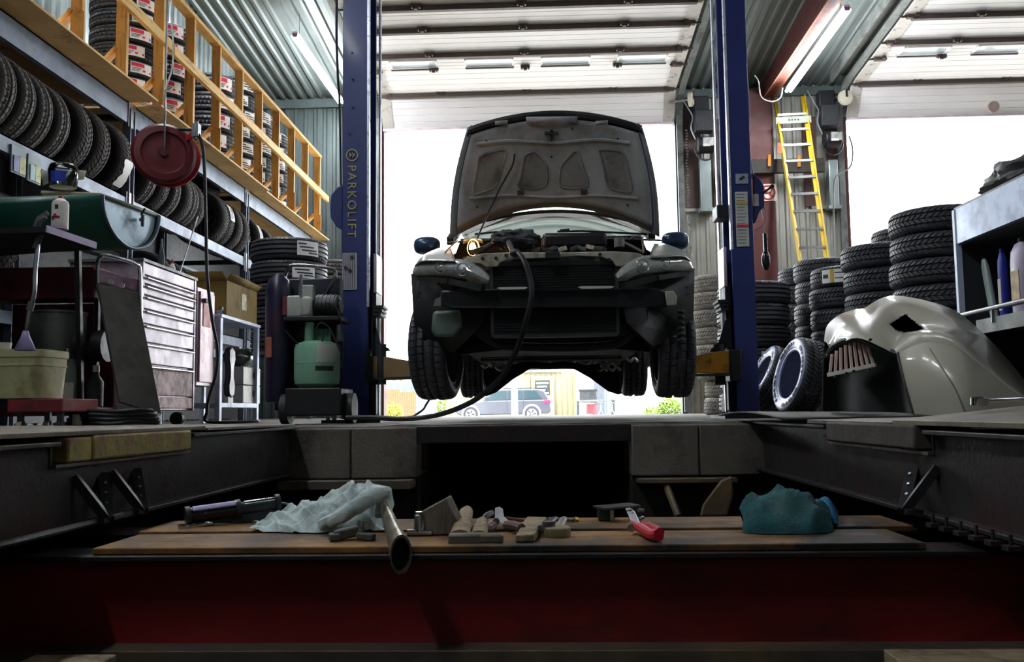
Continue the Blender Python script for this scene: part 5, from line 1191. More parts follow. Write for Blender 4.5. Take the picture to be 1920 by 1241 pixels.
# --- engine bay
m = MB(); m.prism([(-.84, .75), (.84, .75), (.84, 1.16), (.70, 1.24), (.66, 1.345), (-.66, 1.345), (-.70, 1.24), (-.84, 1.16)], lambda x, z, d: (XC + x, 6.58 + d, z), 0, .03); m.build('firewall', CARD2, car)
MB().span((XC - .70, 5.5, .70), (XC + .70, 6.5, .74)).build('bay_floor', CARD2, car)
m = MB(); m.grid(lambda u, v: wbot(u) + Vector((0, -.02 - .22 * v, -.01 - .05 * v)), 20, 3); m.build('cowl', CARD2, car, solid=.01)
for pts in ([(1045, 436), (1090, 435), (1150, 438), (1215, 441)], [(890, 441), (930, 437), (985, 440)]):
    MB().tube([at(x, y - 2, 6.7) for x, y in pts], .008, 6).build('wiper', BLK, car)
q = at(1050, 433, 6.66); MB().bar(q, q + Vector((.07, 0, .006)), .02, .02).build('wiper_pivot', BLK, car)
m = MB(); m.span((XC - .35, 5.6, .74), (XC + .30, 6.35, 1.05)); m.build('engine_block', CARD2, car, bevel=.04)
q = at(1075, 455, 5.95); MB().box(q, (.42, .3, .1), rotm(4, 0, 2)).build('engine_cover', BLK, car, bevel=.025)
for k in range(9):
    q = at(985 + 18 * k + random.uniform(-5, 5), 468 + random.uniform(-3, 3), 5.6); MB().box(q, (.035 + .03 * random.random(), .06, .03), rotm(random.uniform(-20, 20), random.uniform(-20, 20), random.uniform(0, 90))).build('connector', SUPP if k % 3 == 1 else GREYD, car, bevel=.004)
q = at(1161, 455, 5.7); m = MB(); m.cyl(q + Vector((0, 0, -.03)), q + Vector((0, 0, .03)), .033, n=14); m.build('filler_cap', GREYM, car)
MB().tube(curve_pts([at(x, y, 5.75) for x, y in ((1170, 455), (1185, 462), (1203, 472))], 5), .011, 8).build('pipe', ALU, car)
MB().tube(curve_pts([at(x, y, 5.8) for x, y in ((1172, 446), (1180, 449), (1190, 444), (1203, 446), (1206, 460), (1207, 474))], 5), .008, 8).build('pipe', STEEL, car)
MB().tube(curve_pts([at(x, y, 5.65) for x, y in ((942, 463), (950, 460), (960, 464), (968, 474))], 5), .012, 8).build('pipe', STEEL, car)
MB().bar(at(885, 472, 5.8), at(962, 449, 6.1), .035, .03).build('strut_bar', CARD2, car)
# --- underside
MB().span((XC - .62, 6.0, .50), (XC + .62, 9.3, .58)).build('floor_pan', CARD2, car)
MB().span((XC - .80, 9.35, .50), (XC + .80, 9.6, 1.05)).build('rear_panel', CARP, car, bevel=.03)
MB().span((XC - .62, 9.25, 1.0), (XC + .62, 9.6, 1.2)).build('boot_lid', CARP, car, bevel=.03)
a = at(902, 672, 7.2); b = at(1165, 668, 7.2); MB().cyl(a, b, .022, n=10).build('cross_member', CARD2, car)
a = at(905, 671, 7.1); b = at(1160, 667.5, 7.1); MB().cyl(a, b, .006, n=6).build('brake_line', STEEL, car)
for x0, x1, y in ((922, 942, 661), (948, 972, 660), (976, 1002, 659), (1086, 1105, 657), (1116, 1156, 657)):
    MB().bar(at(x0, y, 6.7), at(x1, y - .6, 6.7), .03, .008).build('heat_shield_clip', STEEL, car); MB().bar(at(x1 - 1, y, 6.7), at(x1 - 1, y - 7, 6.7), .008, .02).build('tab', STEEL, car)
random.seed(5)
for px, py, s in ((925, 678, 1.3), (940, 690, 1.0), (955, 676, .9), (985, 682, 1.2), (1005, 679, 1.0), (1027, 676, .9), (1080, 680, 1.0), (1100, 676, 1.1), (1118, 684, .9), (1140, 680, 1.2), (1150, 690, 1.0), (900, 668, .9), (1184, 674, .9), (912, 686, .8), (1128, 692, .8)):
    q = at(px, py, 8.0); m = MB()
    m.tube(curve_pts([q + Vector((-.05 * s, 0, .01 * s)), q + Vector((-.01, -.03, -.02 * s)), q + Vector((.03 * s, .02, .012)), q + Vector((.06 * s, 0, -.02 * s))], 4), [.014 * s] * 13, 6); m.build('suspension_link', RUSTY, car)
MB().cyl(at(1040, 672, 8.3), at(1039, 692, 8.3), .03, n=10).build('tail_pipe', SUPP, car)
MB().tube(curve_pts([at(x, y, 7.9) for x, y in ((960, 690), (990, 684), (1025, 686), (1060, 684), (1100, 690), (1125, 688))], 5), .03, 8).build('rear_axle', CARD2, car)
# --- things lying on and hanging from the car
LY = 5.85
q = at(886, 464, LY); wl = thing('inspection_lamp', 'lit caged inspection lamp glowing in the engine bay', 'lamp', q)
MB().ball(q + Vector((0, 0, 0)), (.022, .022, .032), 12, 8).build('bulb', BULB, wl)
m = MB(); m.lathe([(.03, .03), (.06, .025), (.065, .0)], 16, q + Vector((.0, .03, .03)), rotm(20), arc=(0, PI)); m.build('shade', STEEL, wl, solid=.003)
m = MB()
for k in range(5):
    t = PI * k / 5; m.tube([q + Vector((.045 * math.cos(t) * math.sin(s), .045 * math.sin(t) * math.sin(s), .055 * math.cos(s))) for s in [PI * j / 10 for j in range(11)]], .0022, 5)
m.build('cage', STEEL, wl); MB().cyl(q + Vector((.03, .0, -.03)), q + Vector((.13, .05, .03)), .018, n=10).build('handle', BLK, wl)
pl_ = bpy.data.lights.new('lamp_glow', 'POINT'); pl_.energy = 1.6; pl_.color = (1, .62, .25); pl_.shadow_soft_size = .03
lo = bpy.data.objects.new('lamp_glow', pl_); COL.objects.link(lo); lo.parent = wl; lo.location = (0, -.05, .0)
MB().tube(curve_pts([at(x, y, Y) for x, y, Y in ((858, 452, 5.8), (848, 460, 5.75), (838, 470, 5.62), (828, 487, 5.50), (820, 502, 5.46), (815, 517, 5.5))], 6), .006, 6).build('x', HOSE); o = bpy.data.objects['x']; o.name = 'fender_lead'; tag(o, 'thin black lamp cord over the left fender of the lifted car', 'cord')
o = MB().tube(curve_pts([at(x, y, Y) for x, y, Y in ((808, 745, 6.6), (800, 757, 6.6), (793, 768, 6.6), (780, 777, 6.6), (770, 781, 6.5), (740, 785, 6.3))], 6), .008, 6).build('floor_lead', HOSE); tag(o, 'thin black cord under the left front tyre running to the floor', 'cord')
hp_ = [(962, 470, 5.4), (975, 478, 5.28), (985, 495, 5.22), (993, 520, 5.2), (997, 545, 5.18), (993, 575, 5.18), (985, 605, 5.2), (975, 640, 5.25), (962, 670, 5.3), (945, 700, 5.35), (920, 727, 5.4), (890, 750, 5.45), (855, 767, 5.5), (820, 778, 5.6), (780, 784, 5.65), (740, 785, 5.7), (700, 783, 5.8), (650, 783, 5.9)]
pts = [at(*c_) for c_ in hp_]; pts = [Vector((p.x, p.y, max(p.z, .022))) for p in pts]
o = MB().tube(curve_pts(pts, 6), .0165, 8).build('exhaust_hose', HOSE); tag(o, 'thick black hose drooping from the engine over the radiator to the floor', 'hose')
m = MB(); q = at(965, 452, 5.55)
def rg(u, v):
    d = Vector((math.cos(2 * PI * u) * math.sin(PI * v), math.sin(2 * PI * u) * math.sin(PI * v), math.cos(PI * v)))
    k = 1 + .38 * noise.noise(d * 2.2 + Vector((3, 1, 0))) + .14 * noise.noise(d * 7)
    return q + Vector((d.x * .14 * k, d.y * .1 * k, d.z * .062 * k + .012 * abs(d.x)))
m.grid(rg, 40, 24, 0, True); tag(m.build('black_rag_bundle', M('bundle_grey', '#474b4d', .9, 0, .35, 9, dirt='#1d2224', amt=.5, dscale=8)), 'crumpled dark rag bundle lying on the engine by the hose', 'rag')
m = MB(); m.cyl(at(950, 445, 5.5), at(962, 473, 5.36), .02, .016, n=10); m.ball(at(966, 474, 5.33), (.035, .03, .025), 12, 8); tag(m.build('hose_coupling', GREYD), 'grey hose coupling below the dark rag bundle', 'fitting')
# ---------------------------------------------------------------- two post lift
LIPW = M('lip_white', '#cfd3e2', .3, .4, .1, 5)
def post(side):
    L = side == 'left'; s = 1 if L else -1
    xo = at(641, 600, 7.0).x if L else at(1418, 600, 7.0).x               # outer face
    xi = at(691, 600, 7.0).x if L else at(1376, 600, 7.0).x               # inner edge of the near flange
    t = thing('lift_post', 'tall blue lift post %s' % ('with yellow lettering left of the lifted car' if L else 'with white notice sheet right of the lifted car'), 'lift', ((xo + xi) / 2, 7.1, 0))
    Z1 = 4.75
    m = MB(); m.span((xo, 6.99, .03), (xi, 7.02, Z1)); m.span((xo, 7.02, .03), (xo + s * .03, 7.33, Z1)); m.span((xo, 7.30, .03), (xi, 7.33, Z1))
    m.build('column', BLUE, t, bevel=.006)
    m = MB(); m.span((xi - s * .012, 6.985, .9 if L else 1.3), (xi + s * .006, 7.03, Z1)); m.build('flange_edge', LIPW, t)
    m = MB(); m.span((xi + s * .025, 7.29, .95), (xi + s * .04, 7.34, Z1)); m.build('flange_edge', LIPW, t)
    m = MB(); m.span((xi + s * .004, 7.05, .06), (xi + s * .05, 7.27, 1.05)); m.build('carriage', BLUED, t, bevel=.006)
    m = MB(); m.span((xi + s * .03, 7.04, 1.02), (xi + s * .055, 7.28, 1.33)); m.build('carriage_face', M('face_pale', '#c9b9c6', .4, .3, .15, 5), t, bevel=.004)
    m = MB()
    for k in range(3): m.span((xi + s * .04, 6.98, .83 + .03 * k), (xi + s * (.10 + .01 * k), 7.2, .85 + .03 * k))
    m.build('rubber_bumper', BLK, t)
    MB().span((xo - s * .12, 6.85, 0), (xi + s * .12, 7.5, .025)).build('base_plate', BLUED, t)
    for dx in (-.08, .08):
        MB().cyl((xo - s * .06 + dx * .3, 6.92, .025), (xo - s * .06 + dx * .3, 6.92, .055), .018, n=6).build('anchor_bolt', STEEL, t)
    MB().cyl((xi + s * .03, 7.15, .05), (xi + s * .03, 7.15, .9), .03, n=12).build('cylinder', CHROME, t)
    # swing arm
    if L: a = [(694, 668), (720, 668), (778, 678), (786, 680), (786, 706), (694, 710)]
    else: a = [(1370, 657), (1350, 658), (1297, 668), (1290, 669), (1290, 700), (1370, 700)]
    yo = 7.0 if L else 6.95
    m = MB(); m.prism(a, lambda x, y, d: at(x, y, yo + d), 0, .12)
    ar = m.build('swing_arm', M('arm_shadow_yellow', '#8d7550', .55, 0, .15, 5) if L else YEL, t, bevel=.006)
    q0, q1 = (at(694, 711, yo), at(790, 708, yo)) if L else (at(1370, 702, yo), at(1288, 703, yo))
    MB().bar(q0 + Vector((0, .06, 0)), q1 + Vector((0, .06, 0)), .14, .016).build('arm_lip', GREYD, ar)
    a = at(697 if L else 1366, 655, 7.0); b = at(690 if L else 1388, 716, 7.0)
    MB().span((min(a.x, b.x) - .005, 6.94, b.z), (max(a.x, b.x) + .005, 7.14, a.z)).build('arm_yoke', BLK, ar, bevel=.01)
    MB().cyl((q0.x * .8 + q1.x * .2, 7.03, b.z - .02), (q0.x * .8 + q1.x * .2, 7.03, a.z + .04), .04, n=14).build('pivot_pin', GREYD, ar)
    m = MB(); p = [(700, 660), (733, 658), (728, 652), (715, 648), (706, 615), (700, 600)] if L else [(1363, 652), (1340, 660), (1330, 659), (1348, 640), (1360, 600), (1364, 600)]
    m.prism(p, lambda x, y, d: at(x, y, 7.05 + d), 0, .03); m.build('arm_bracket', BLUED, ar)
    MB().cyl(q1 + Vector((0, .1, .14)), q1 + Vector((0, .1, .24)), .05, n=16).build('lift_pad', BLK, ar)
    if L:
        m = MB(); m.prism([(642, 346), (632, 352), (621, 366), (619, 384), (620, 408), (630, 424), (642, 432)], lambda x, y, d: at(x, y, 7.05 + d), 0, .2); m.build('cable_cover', BLUE, t, bevel=.006)
        c = at(660, 291, 6.985)
        m = MB(); m.lathe([(.040, 0), (.050, 0)], 26, c, rotm(90)); m.build('logo_ring', M('logo_gold', '#9a9468', .5), t, solid=.002)
        m = MB()
        for dx in (-.016, .010): m.add([c + Vector((dx - .008, -.002, .022)), c + Vector((dx + .016, -.002, 0)), c + Vector((dx - .008, -.002, -.022)), c + Vector((dx - .008, -.002, -.010)), c + Vector((dx, -.002, 0)), c + Vector((dx - .008, -.002, .010))], [(0, 1, 4, 5), (1, 2, 3, 4)])
        m.build('logo_arrow', M('logo_gold', ''), t, solid=.002)
        c = at(659, 377, 6.984)
        M4 = Matrix.Translation(c) @ Matrix((( 0, 1, 0), (0, 0, -1), (-1, 0, 0))).to_4x4()
        tx = text_obj('lettering', 'PARKOLIFT', .098, M('logo_gold', ''), t, M4, .001, space=1.22)
        a = at(640.5, 474, 6.98); b = at(669, 543, 6.98)
        pn = MB().span((a.x + .005, 6.983, b.z), (b.x, 6.99, a.z)).build('instruction_plate', M('plate_grey', '#a9aab4', .4, .2, .1, 6), t)
        for k in range(6):
            x = a.x + .016 + k * (b.x - a.x - .02) / 6; MB().span((x, 6.980, b.z + .008), (x + .003, 6.984, a.z - .008)).build('printed_line', GREYD, pn)
        for px, py in ((660, 482), (648, 502), (656, 507)): q = at(px, py, 6.98); MB().cyl(q, q + Vector((0, -.004, 0)), .014, n=12).build('dial_mark', GREYD, pn)
        for px, py in ((660, 98), (661, 148), (661, 200), (655, 250)): q = at(px, py, 6.985); MB().cyl(q, q + Vector((0, -.008, 0)), .008, n=8).build('bolt', BLUED, t)
    else:
        m = MB(); m.prism([(1411, 326), (1420, 330), (1428, 338), (1433, 350), (1433, 388), (1424, 396), (1416, 418), (1411, 420)], lambda x, y, d: at(x, y, 7.05 + d), 0, .2); m.build('cable_cover', BLUE, t, bevel=.008)
        def plate(px0, py0, px1, py1, mat, nm, Y=6.985):
            a = at(px0, py0, Y); b = at(px1, py1, Y); return MB().span((a.x, Y - .003, b.z), (b.x, Y + .006, a.z)).build(nm, mat, t), a, b
        pn, a, b = plate(1378, 360, 1405, 462, M('notice_grey', '#b9bdb8', .5, 0, .06), 'notice_sheet')
        for k in range(16):
            z = a.z - .015 - k * (a.z - b.z - .02) / 16
            MB().span((a.x + .01, 6.979, z - .005), (b.x - .012 - .02 * random.random(), 6.983, z)).build('printed_line', M('print_grey', '#7d837f', .5), pn)
        for f, mt in ((.20, STKY), (.62, SIGNR)):
            z = a.z + (b.z - a.z) * f; MB().span((a.x + .003, 6.977, z - .010), (b.x - .003, 6.983, z + .008)).build('colour_bar', mt, pn)
        pn, a, b = plate(1379, 326, 1403, 344, M('sticker_grey', '#9aa2b4', .4, .1, .1), 'lift_sticker')
        MB().bar((a.x + .03, 6.978, (a.z + b.z) / 2 - .01), (b.x - .03, 6.978, (a.z + b.z) / 2 + .015), .02, .006, up=Vector((0, 1, 0))).build('pictogram', GREYD, pn)
        plate(1411, 364, 1423, 386, M('notice_grey', ''), 'small_sheet', 7.04)
        a = at(1430, 362, 7.03); MB().cyl(a, at(1447, 350, 6.9), .008, n=8).build('release_lever', BLK, t); MB().ball(at(1448, 349, 6.9), .016, 10, 8).build('lever_knob', BLK, t)
        MB().tube(curve_pts([at(x, y, 7.05) for x, y in ((1432, 388), (1436, 398), (1435, 410), (1428, 424), (1414, 432))], 5), .003, 5).build('cable', GREYM, t)
        a = at(1344, 384, 7.05); b = at(1362, 415, 7.2); MB().span((a.x, 7.05, b.z), (b.x, 7.25, a.z)).build('switch_box', BLUED, t, bevel=.004)
    return t
post('left'); post('right')
o = MB().tube(curve_pts([at(x, y, 7.25) for x, y in ((632, -20), (631, 60), (633, 130), (637, 200), (639, 300), (640, 380))], 6), .011, 6).build('power_cable', HOSE); tag(o, 'black cable dropping from the ceiling along the left lift post', 'cable')
o = MB().tube(curve_pts([at(x, y, 7.2) for x, y in ((1388, -20), (1394, 30), (1397, 70), (1400, 130), (1405, 200), (1404, 260), (1409, 310), (1417, 345), (1416, 365))], 6), .007, 6).build('grey_conduit', M('conduit', '#8f96a0', .4, .4)); tag(o, 'grey conduit running down beside the right lift post', 'cable')
o = MB().tube(curve_pts([at(x, y, 13.8) for x, y in ((1415, 142), (1422, 152), (1426, 178), (1436, 188), (1452, 190), (1464, 182), (1467, 165))], 6), .009, 6).build('lamp_lead', M('lead_grey', '#9a9a94', .6)); tag(o, 'white cable looping below the red ceiling beam', 'cable')
# ---------------------------------------------------------------- between the doors: ladder, sign, operators
lt_ = at(1452, 190, 14.7); lm_ = at(1500, 495, 12.9); rt_ = at(1508, 180, 14.7); rm_ = at(1553, 487, 12.9)
def ext(a, b, z): return a + (b - a) * ((z - a.z) / (b.z - a.z))
lad = thing('yellow_ladder', 'yellow fibreglass ladder leaning on the wall between the doors', 'ladder', (ext(lt_, lm_, 0) + ext(rt_, rm_, 0)) / 2)
for a, b in ((lt_, lm_), (rt_, rm_)):
    MB().bar(a, ext(a, b, .02), .085, .022, up=Vector((1, 0, 0)), mi=0).build('side_rail', LADY, lad, bevel=.006)
    MB().bar(a + Vector((.025 if a is lt_ else -.025, .03, 0)), ext(a, b, .02) + Vector((.025 if a is lt_ else -.025, .03, 0)), .02, .045, up=Vector((1, 0, 0))).build('rail_flange', LADY, lad)
    MB().box(ext(a, b, .03), (.09, .12, .05)).build('foot', BLK, lad)
n = 15
for k in range(n):
    z = at(1480, 211, 14.4).z - k * .305
    if z < .2: break
    MB().bar(ext(lt_, lm_, z), ext(rt_, rm_, z), .035, .035).build('rung', ALU, lad)
z = at(1480, 226, 14.4).z; a = ext(lt_, lm_, z); b = ext(rt_, rm_, z)
pb_ = MB().bar(a + Vector((-.04, -.05, 0)), b + Vector((.04, -.05, 0)), .01, .11).build('label_plate', M('ladder_plate', '#8d9082', .5, .2), lad)
for k in range(4): MB().box(a.lerp(b, .35 + .1 * k) + Vector((0, -.058, 0)), (.025, .004, .025), rotm(0, 45, 0)).build('plate_mark', GREYD, pb_)
q = at(1464, 279, 14.0); MB().box(q + Vector((-.03, -.05, 0)), (.05, .01, .16)).build('warning_sticker', M('warn_orange', '#d8502a', .5), lad)
bd_ = thing('dark_timber_rail', 'dark horizontal timber rail with orange wall hooks behind the ladder', 'rail', at(1480, 312, 14.6))
a = at(1352, 312, 14.6); b = at(1545, 312, 14.6); zt_ = at(1450, 299, 14.6).z; zb = at(1450, 325, 14.6).z
MB().span((a.x, 14.56, zb), (b.x, 14.64, zt_)).build('board', TIMB, bd_, bevel=.006)
for px, py in ((1443, 300), (1499, 301)):
    q = at(px, py, 14.5); MB().bar(q + Vector((0, 0, .09)), q + Vector((0, .04, -.09)), .045, .03, up=Vector((0, 1, 0))).build('peg', M('peg_orange', '#c98634', .6), bd_)
sg = thing('no_smoking_sign', 'square white no smoking sign on the red column', 'sign', at(1441, 360, 14.62))
a = at(1420, 345, 14.63); b = at(1455, 376, 14.63); cx_ = (a.x + b.x) / 2 + .02; cz = (a.z + b.z) / 2; hs = (a.z - b.z) / 2
MB().span((cx_ - hs, 14.64, cz - hs), (cx_ + hs, 14.655, cz + hs)).build('plate', SIGNW, sg)
m = MB(); m.lathe([(hs * .68, 0), (hs * .9, 0)], 32, (cx_, 14.637, cz), rotm(90)); m.build('red_ring', SIGNR, sg, solid=.003)
MB().bar((cx_ - hs * .5, 14.634, cz + hs * .5), (cx_ + hs * .5, 14.634, cz - hs * .5), hs * .17, .004, up=Vector((0, 1, 0))).build('red_slash', SIGNR, sg)
MB().bar((cx_ - hs * .45, 14.637, cz - .01), (cx_ + hs * .35, 14.637, cz - .01), .035, .003, up=Vector((0, 1, 0))).build('cigarette', GREYD, sg)
MB().tube([(cx_ + hs * .35, 14.637, cz), (cx_ + hs * .45, 14.637, cz + .06), (cx_ + hs * .3, 14.637, cz + .12)], .008, 5).build('smoke_mark', GREYD, sg)
for (x0, y0, lab, bx0) in ((1322, 272, 'black electric door operator beside the middle door', 0), (1560, 262, 'black electric door operator beside the right door', 1)):
    q = at(x0, y0, 14.6); t = thing('door_operator', lab, 'motor', q)
    MB().box(q + Vector((0, .1, .42)), (.3, .2, .36)).build('gear_case', GREYD, t, bevel=.02)
    MB().cyl(q + Vector((-.13, 0, -.0)), q + Vector((.13, 0, 0)), .14, n=20).build('motor', BLK, t, bevel=.02)
    MB().box(q + Vector((.03, -.135, .02)), (.17, .02, .13)).build('name_plate', ALU, t)
    MB().box(q + Vector((.0, -.148, -.04)), (.12, .006, .04)).build('plate_label', OFFW, t)
    MB().tube([q + Vector((.16 * math.cos(k * PI / 10) * 1.05, -.02, -.06 - .2 * math.sin(k * PI / 10))) for k in range(11)], .012, 6).build('loop_cable', HOSE, t)
    MB().tube(curve_pts([q + Vector(v) for v in ((-.15, 0, .1), (-.22, 0, .3), (-.18, .05, .5), (-.28, .05, .7), (-.35, .05, .85))], 5), .012, 6).build('conduit', M('conduit', ''), t)
    MB().box(q + Vector((-.02, .2, .72)), (.26, .2, .3)).build('bracket', BLK, t, bevel=.02)
    m = MB(); q2 = q + Vector((-.30 if not bx0 else .25, -.02, .25))
    for k in range(46 if not bx0 else 20):
        c = q2 + Vector((.01 * math.sin(k), 0, -.05 * k)); m.lathe([(.014, -.004), (.02, 0), (.014, .004)], 6, c, rotm(90 if k % 2 else 0, 90 * (k % 2), 0), closed_prof=True)
    m.build('hand_chain', STEEL, t)
for x0, y0, y1, w, lab in ((1322, 298, 400, .19, 'bright duct strip below the left door operator'), (1560, 300, 395, .16, 'dull duct strip below the right door operator')):
    a = at(x0, y0, 14.8); b = at(x0 + 4, y1, 14.8); t = thing('wall_duct', lab, 'duct', b)
    MB().span((a.x - w / 2, 14.75, 3.3), (a.x + w / 2, 14.93, a.z)).build('channel', GALV, t, bevel=.02); MB().span((a.x - w / 2 - .02, 14.74, 3.3), (a.x + w / 2 + .02, 14.94, 3.36)).build('collar', GALV, t)
q = at(1436, 432, 8.5); sc_ = thing('hanging_scoop', 'black plastic funnel scoop hanging by the right lift post', 'scoop', q)
a = at(1434, 437, 8.5); b = at(1436, 478, 8.5)
MB().bar(a, b, .035, .025).build('handle', BLKG, sc_, bevel=.006)
c = at(1436, 488, 8.5); m = MB(); m.ball(c, (.04, .03, .095), 18, 12); m.build('cup', BLKG, sc_)
MB().cyl(a, Vector((a.x - .02, a.y, a.z + .25)), .004, n=5).build('string', GREYM, sc_)
q = at(1600, 300, 14.5)
o = MB().tube(curve_pts([at(x, y, 14.55) for x, y in ((1592, 255), (1598, 275), (1598, 300), (1592, 315), (1575, 325), (1565, 338), (1563, 380), (1563, 470))], 6), .014, 6).build('grey_cable', GREYM); tag(o, 'grey cable hanging in the corner of the right door jamb', 'cable')
# ---------------------------------------------------------------- stacks of tyres on the right
GR = 'tyres stacked on the floor at the right'
def rstack(cxp, Y, dia, w, n, where, kind='block', **k):
    x = at(cxp, 700, Y).x; stack(x, Y, 0, dia, w, n, where, GR, kind, k.pop('tm', None), k.pop('sticker', None), k.pop('face', -100), .012, **k)
rstack(1417, 10.0, .78, .238, 6, 'stack right behind the right lift post', 'truck', sticker='white', stick_on=(2,), face=-80)
rstack(1518, 11.25, .66, .2225, 8, 'stack below the foot of the ladder')
rstack(1554, 10.5, .69, .251, 7, 'wide stack under the ladder')
rstack(1587, 9.8, .68, .222, 7, 'stack with printed label right of the ladder', sticker='yellow', stick_on=(6,), face=-112)
rstack(1664, 8.6, .72, .225, 7, 'stack at the right door jamb')
rstack(1714, 9.3, .70, .233, 8, 'narrow seen stack between two bigger stacks')
rstack(1776, 7.5, .78, .208, 8, 'tallest big stack beside the right shelf')
x = at(1367, 700, 10.8).x
for i in range(8):
    nm = 'lowest' if i == 0 else ORD[i + 1] + ' from bottom'
    dx = -.10 if i >= 2 else 0
    if i in (2,): dx = -.04
    tyre((x + dx + .012 * math.sin(i * 2), 10.8, .205 * (i + .5)), I3, .60 if i < 2 else .64, .19, 'dusty pale tyre, %s in leaning stack behind right lift post' % nm, GR, 'block', RUBD, RUBD)
c = at(1491, 694, 8.2)
R = Matrix.Rotation(math.radians(8), 3, 'Z') @ Matrix.Rotation(math.radians(14), 3, 'Y') @ rotm(0, -90, 0)
SHEENW = M('sidewall_sheen', '#8d93b4', .35, .15, .12, 8)  # blue-grey reflection on the rubber is put into the sidewall colour
def letters(t):
    m = MB()
    for k in range(40):
        if k % 10 in (7, 8, 9): continue
        a0 = 2 * PI * k / 40; m.lathe([(.385, .545), (.43, .55)], 2, arc=(a0, a0 + .07 + .04 * (k % 3)))
    m.build('raised_lettering', GREYD, t, world=False, solid=.004)['kind'] = 'stuff'
t = tyre((c.x + .05, 8.2, .345), R, .70, .24, 'upright tyre with pale sheen on its sidewall leaning by the white bumper', 'leaning tyres', 'block', None, SHEENW); letters(t)
lb = MB(); lb.add([at(1531, 672, 7.95), at(1539, 675, 7.98), at(1525, 741, 7.9), at(1510, 736, 7.88)], [(0, 1, 2, 3)]); stick(lb.build('strip_label', M('label_dim', '#8f9092', .6)), t)
c = at(1461, 690, 8.6)
R = Matrix.Rotation(math.radians(3), 3, 'Z') @ Matrix.Rotation(math.radians(27), 3, 'Y') @ rotm(0, -90, 0)
t = tyre((c.x - .02, 8.95, .36), R, .66, .2, 'strongly tilted tyre with pale sheen on its sidewall beside the right lift post', 'leaning tyres', 'block', None, SHEENW); letters(t)

# ---------------------------------------------------------------- right shelf with jugs
SX = 2.47
sh = thing('right_shelf', 'grey steel shelf unit with pale fascia at the right edge', 'shelf', (SX, 4.5, 0))
ya = 5.5; yb = 2.2
zt_ = at(1788, 394, 5.5).z; zl = at(1800, 458, 5.5).z; zs_ = at(1805, 590, 5.45).z
MB().span((SX, yb, zl), (SX + .03, ya, zt_)).build('fascia', M('fascia_pale', '#b4c4de', .35, .2, .12, 4, dirt='#7d8aa4', amt=.4, dscale=5), sh)
MB().span((SX, yb, zt_), (SX + .7, ya, zt_ + .012)).build('top', GREYM, sh)
MB().span((SX, ya, 0), (SX + .7, ya + .015, zt_)).build('end_panel', GREYD, sh)
MB().span((SX - .005, ya - .01, 0), (SX + .03, ya + .02, zt_)).build('corner_post', BENCHW, sh)
MB().span((SX + .03, yb, zl), (SX + .7, ya, zl + .012)).build('soffit', GREYM, sh)
MB().span((SX + .02, yb, zs_ - .10), (SX + .7, ya, zs_ - .09)).build('shelf', GREYM, sh)
MB().span((SX, yb, zs_ - .13), (SX + .02, ya - .2, zs_ - .05)).build('shelf_lip', GREYM, sh)
MB().cyl((SX, yb, zs_), (SX, ya, zs_), .014, n=10).build('rail', STEEL, sh)
for y in (5.1, 4.45, 3.8): MB().cyl((SX, y, zs_ - .08), (SX, y, zs_), .009, n=8).build('rail_post', STEEL, sh)
MB().span((SX + .69, yb, 0), (SX + .7, ya, zt_)).build('back_panel', GREYD, sh)
for i, (px, w, top, mat, cap, lab, tilt) in enumerate(((1864, (.03, .015), 474, M('jug_teal_white', '#a9b8b4', .4), BLK, 'slim pale container leaning left on the right shelf', 14), (1882, (.026, .022), 468, BLUEL, BLUEL, 'blue plastic oil jug on the right shelf', 0), (1922, (.07, .05), 447, M('jug_lilac', '#b8aec6', .4), GREYD, 'large pale lilac jug at far right on the shelf', 0))):
    X = SX + .12; q = atX(px, 540, X); z0 = zs_ - .09; zt2 = atX(px, top, X).z
    t = thing('oil_jug', lab, 'jug', (X, q.y, z0)); R = rotm(0, 0, 0)
    h = zt2 - z0; m = MB()
    def rings(prof, hw, hd):
        vs = []; 
        for s_, z_ in prof:
            for k in range(20):
                a = 2 * PI * k / 20; c_, s2 = math.cos(a), math.sin(a)
                vs.append((X + hd * s_ * math.copysign(abs(s2) ** .5, s2), q.y + hw * s_ * math.copysign(abs(c_) ** .5, c_) + math.tan(math.radians(tilt)) * (z_), z0 + z_))
        n_ = len(prof); return vs, [(j * 20 + k, j * 20 + (k + 1) % 20, (j + 1) * 20 + (k + 1) % 20, (j + 1) * 20 + k) for j in range(n_ - 1) for k in range(20)]
    m.add(*rings([(0, 0), (.9, 0), (1, .015), (1, h * .72), (.92, h * .86), (.6, h * .95), (.35, h * .97), (0, h * .975)], w[0], w[1])); m.build('body', mat, t)
    MB().cyl((X, q.y + math.tan(math.radians(tilt)) * h, z0 + h * .96), (X, q.y + math.tan(math.radians(tilt)) * h, z0 + h * 1.02), .3 * w[1] + .005, n=14).build('cap', cap, t)
    if i: MB().span((X - w[1] - .003, q.y - w[0] * .6, z0 + h * .2), (X - w[1] + .002, q.y + w[0] * .6, z0 + h * .62)).build('paper_label', OFFW if i == 1 else M('label_ochre', '#a58a52', .5, 0, .4, 14), t)
q = at(1880, 352, 4.95); m = MB()
def bag(u, v):
    d = Vector((math.cos(2 * PI * u) * math.sin(PI * v), math.sin(2 * PI * u) * math.sin(PI * v), math.cos(PI * v)))
    k = 1 + .25 * noise.noise(d * 2.5) + .12 * noise.noise(d * 8)
    return Vector((SX + .29 + d.x * .26 * k, 4.84 + d.y * .68 * k, zt_ + .012 + max(0, .02 + (d.z + .35) * .105 * k * (1.25 - .25 * d.y))))
m.grid(bag, 60, 30, 0, True); tag(m.build('black_bag_heap', TARP), 'crumpled black bag heap on top of the right shelf', 'bag')

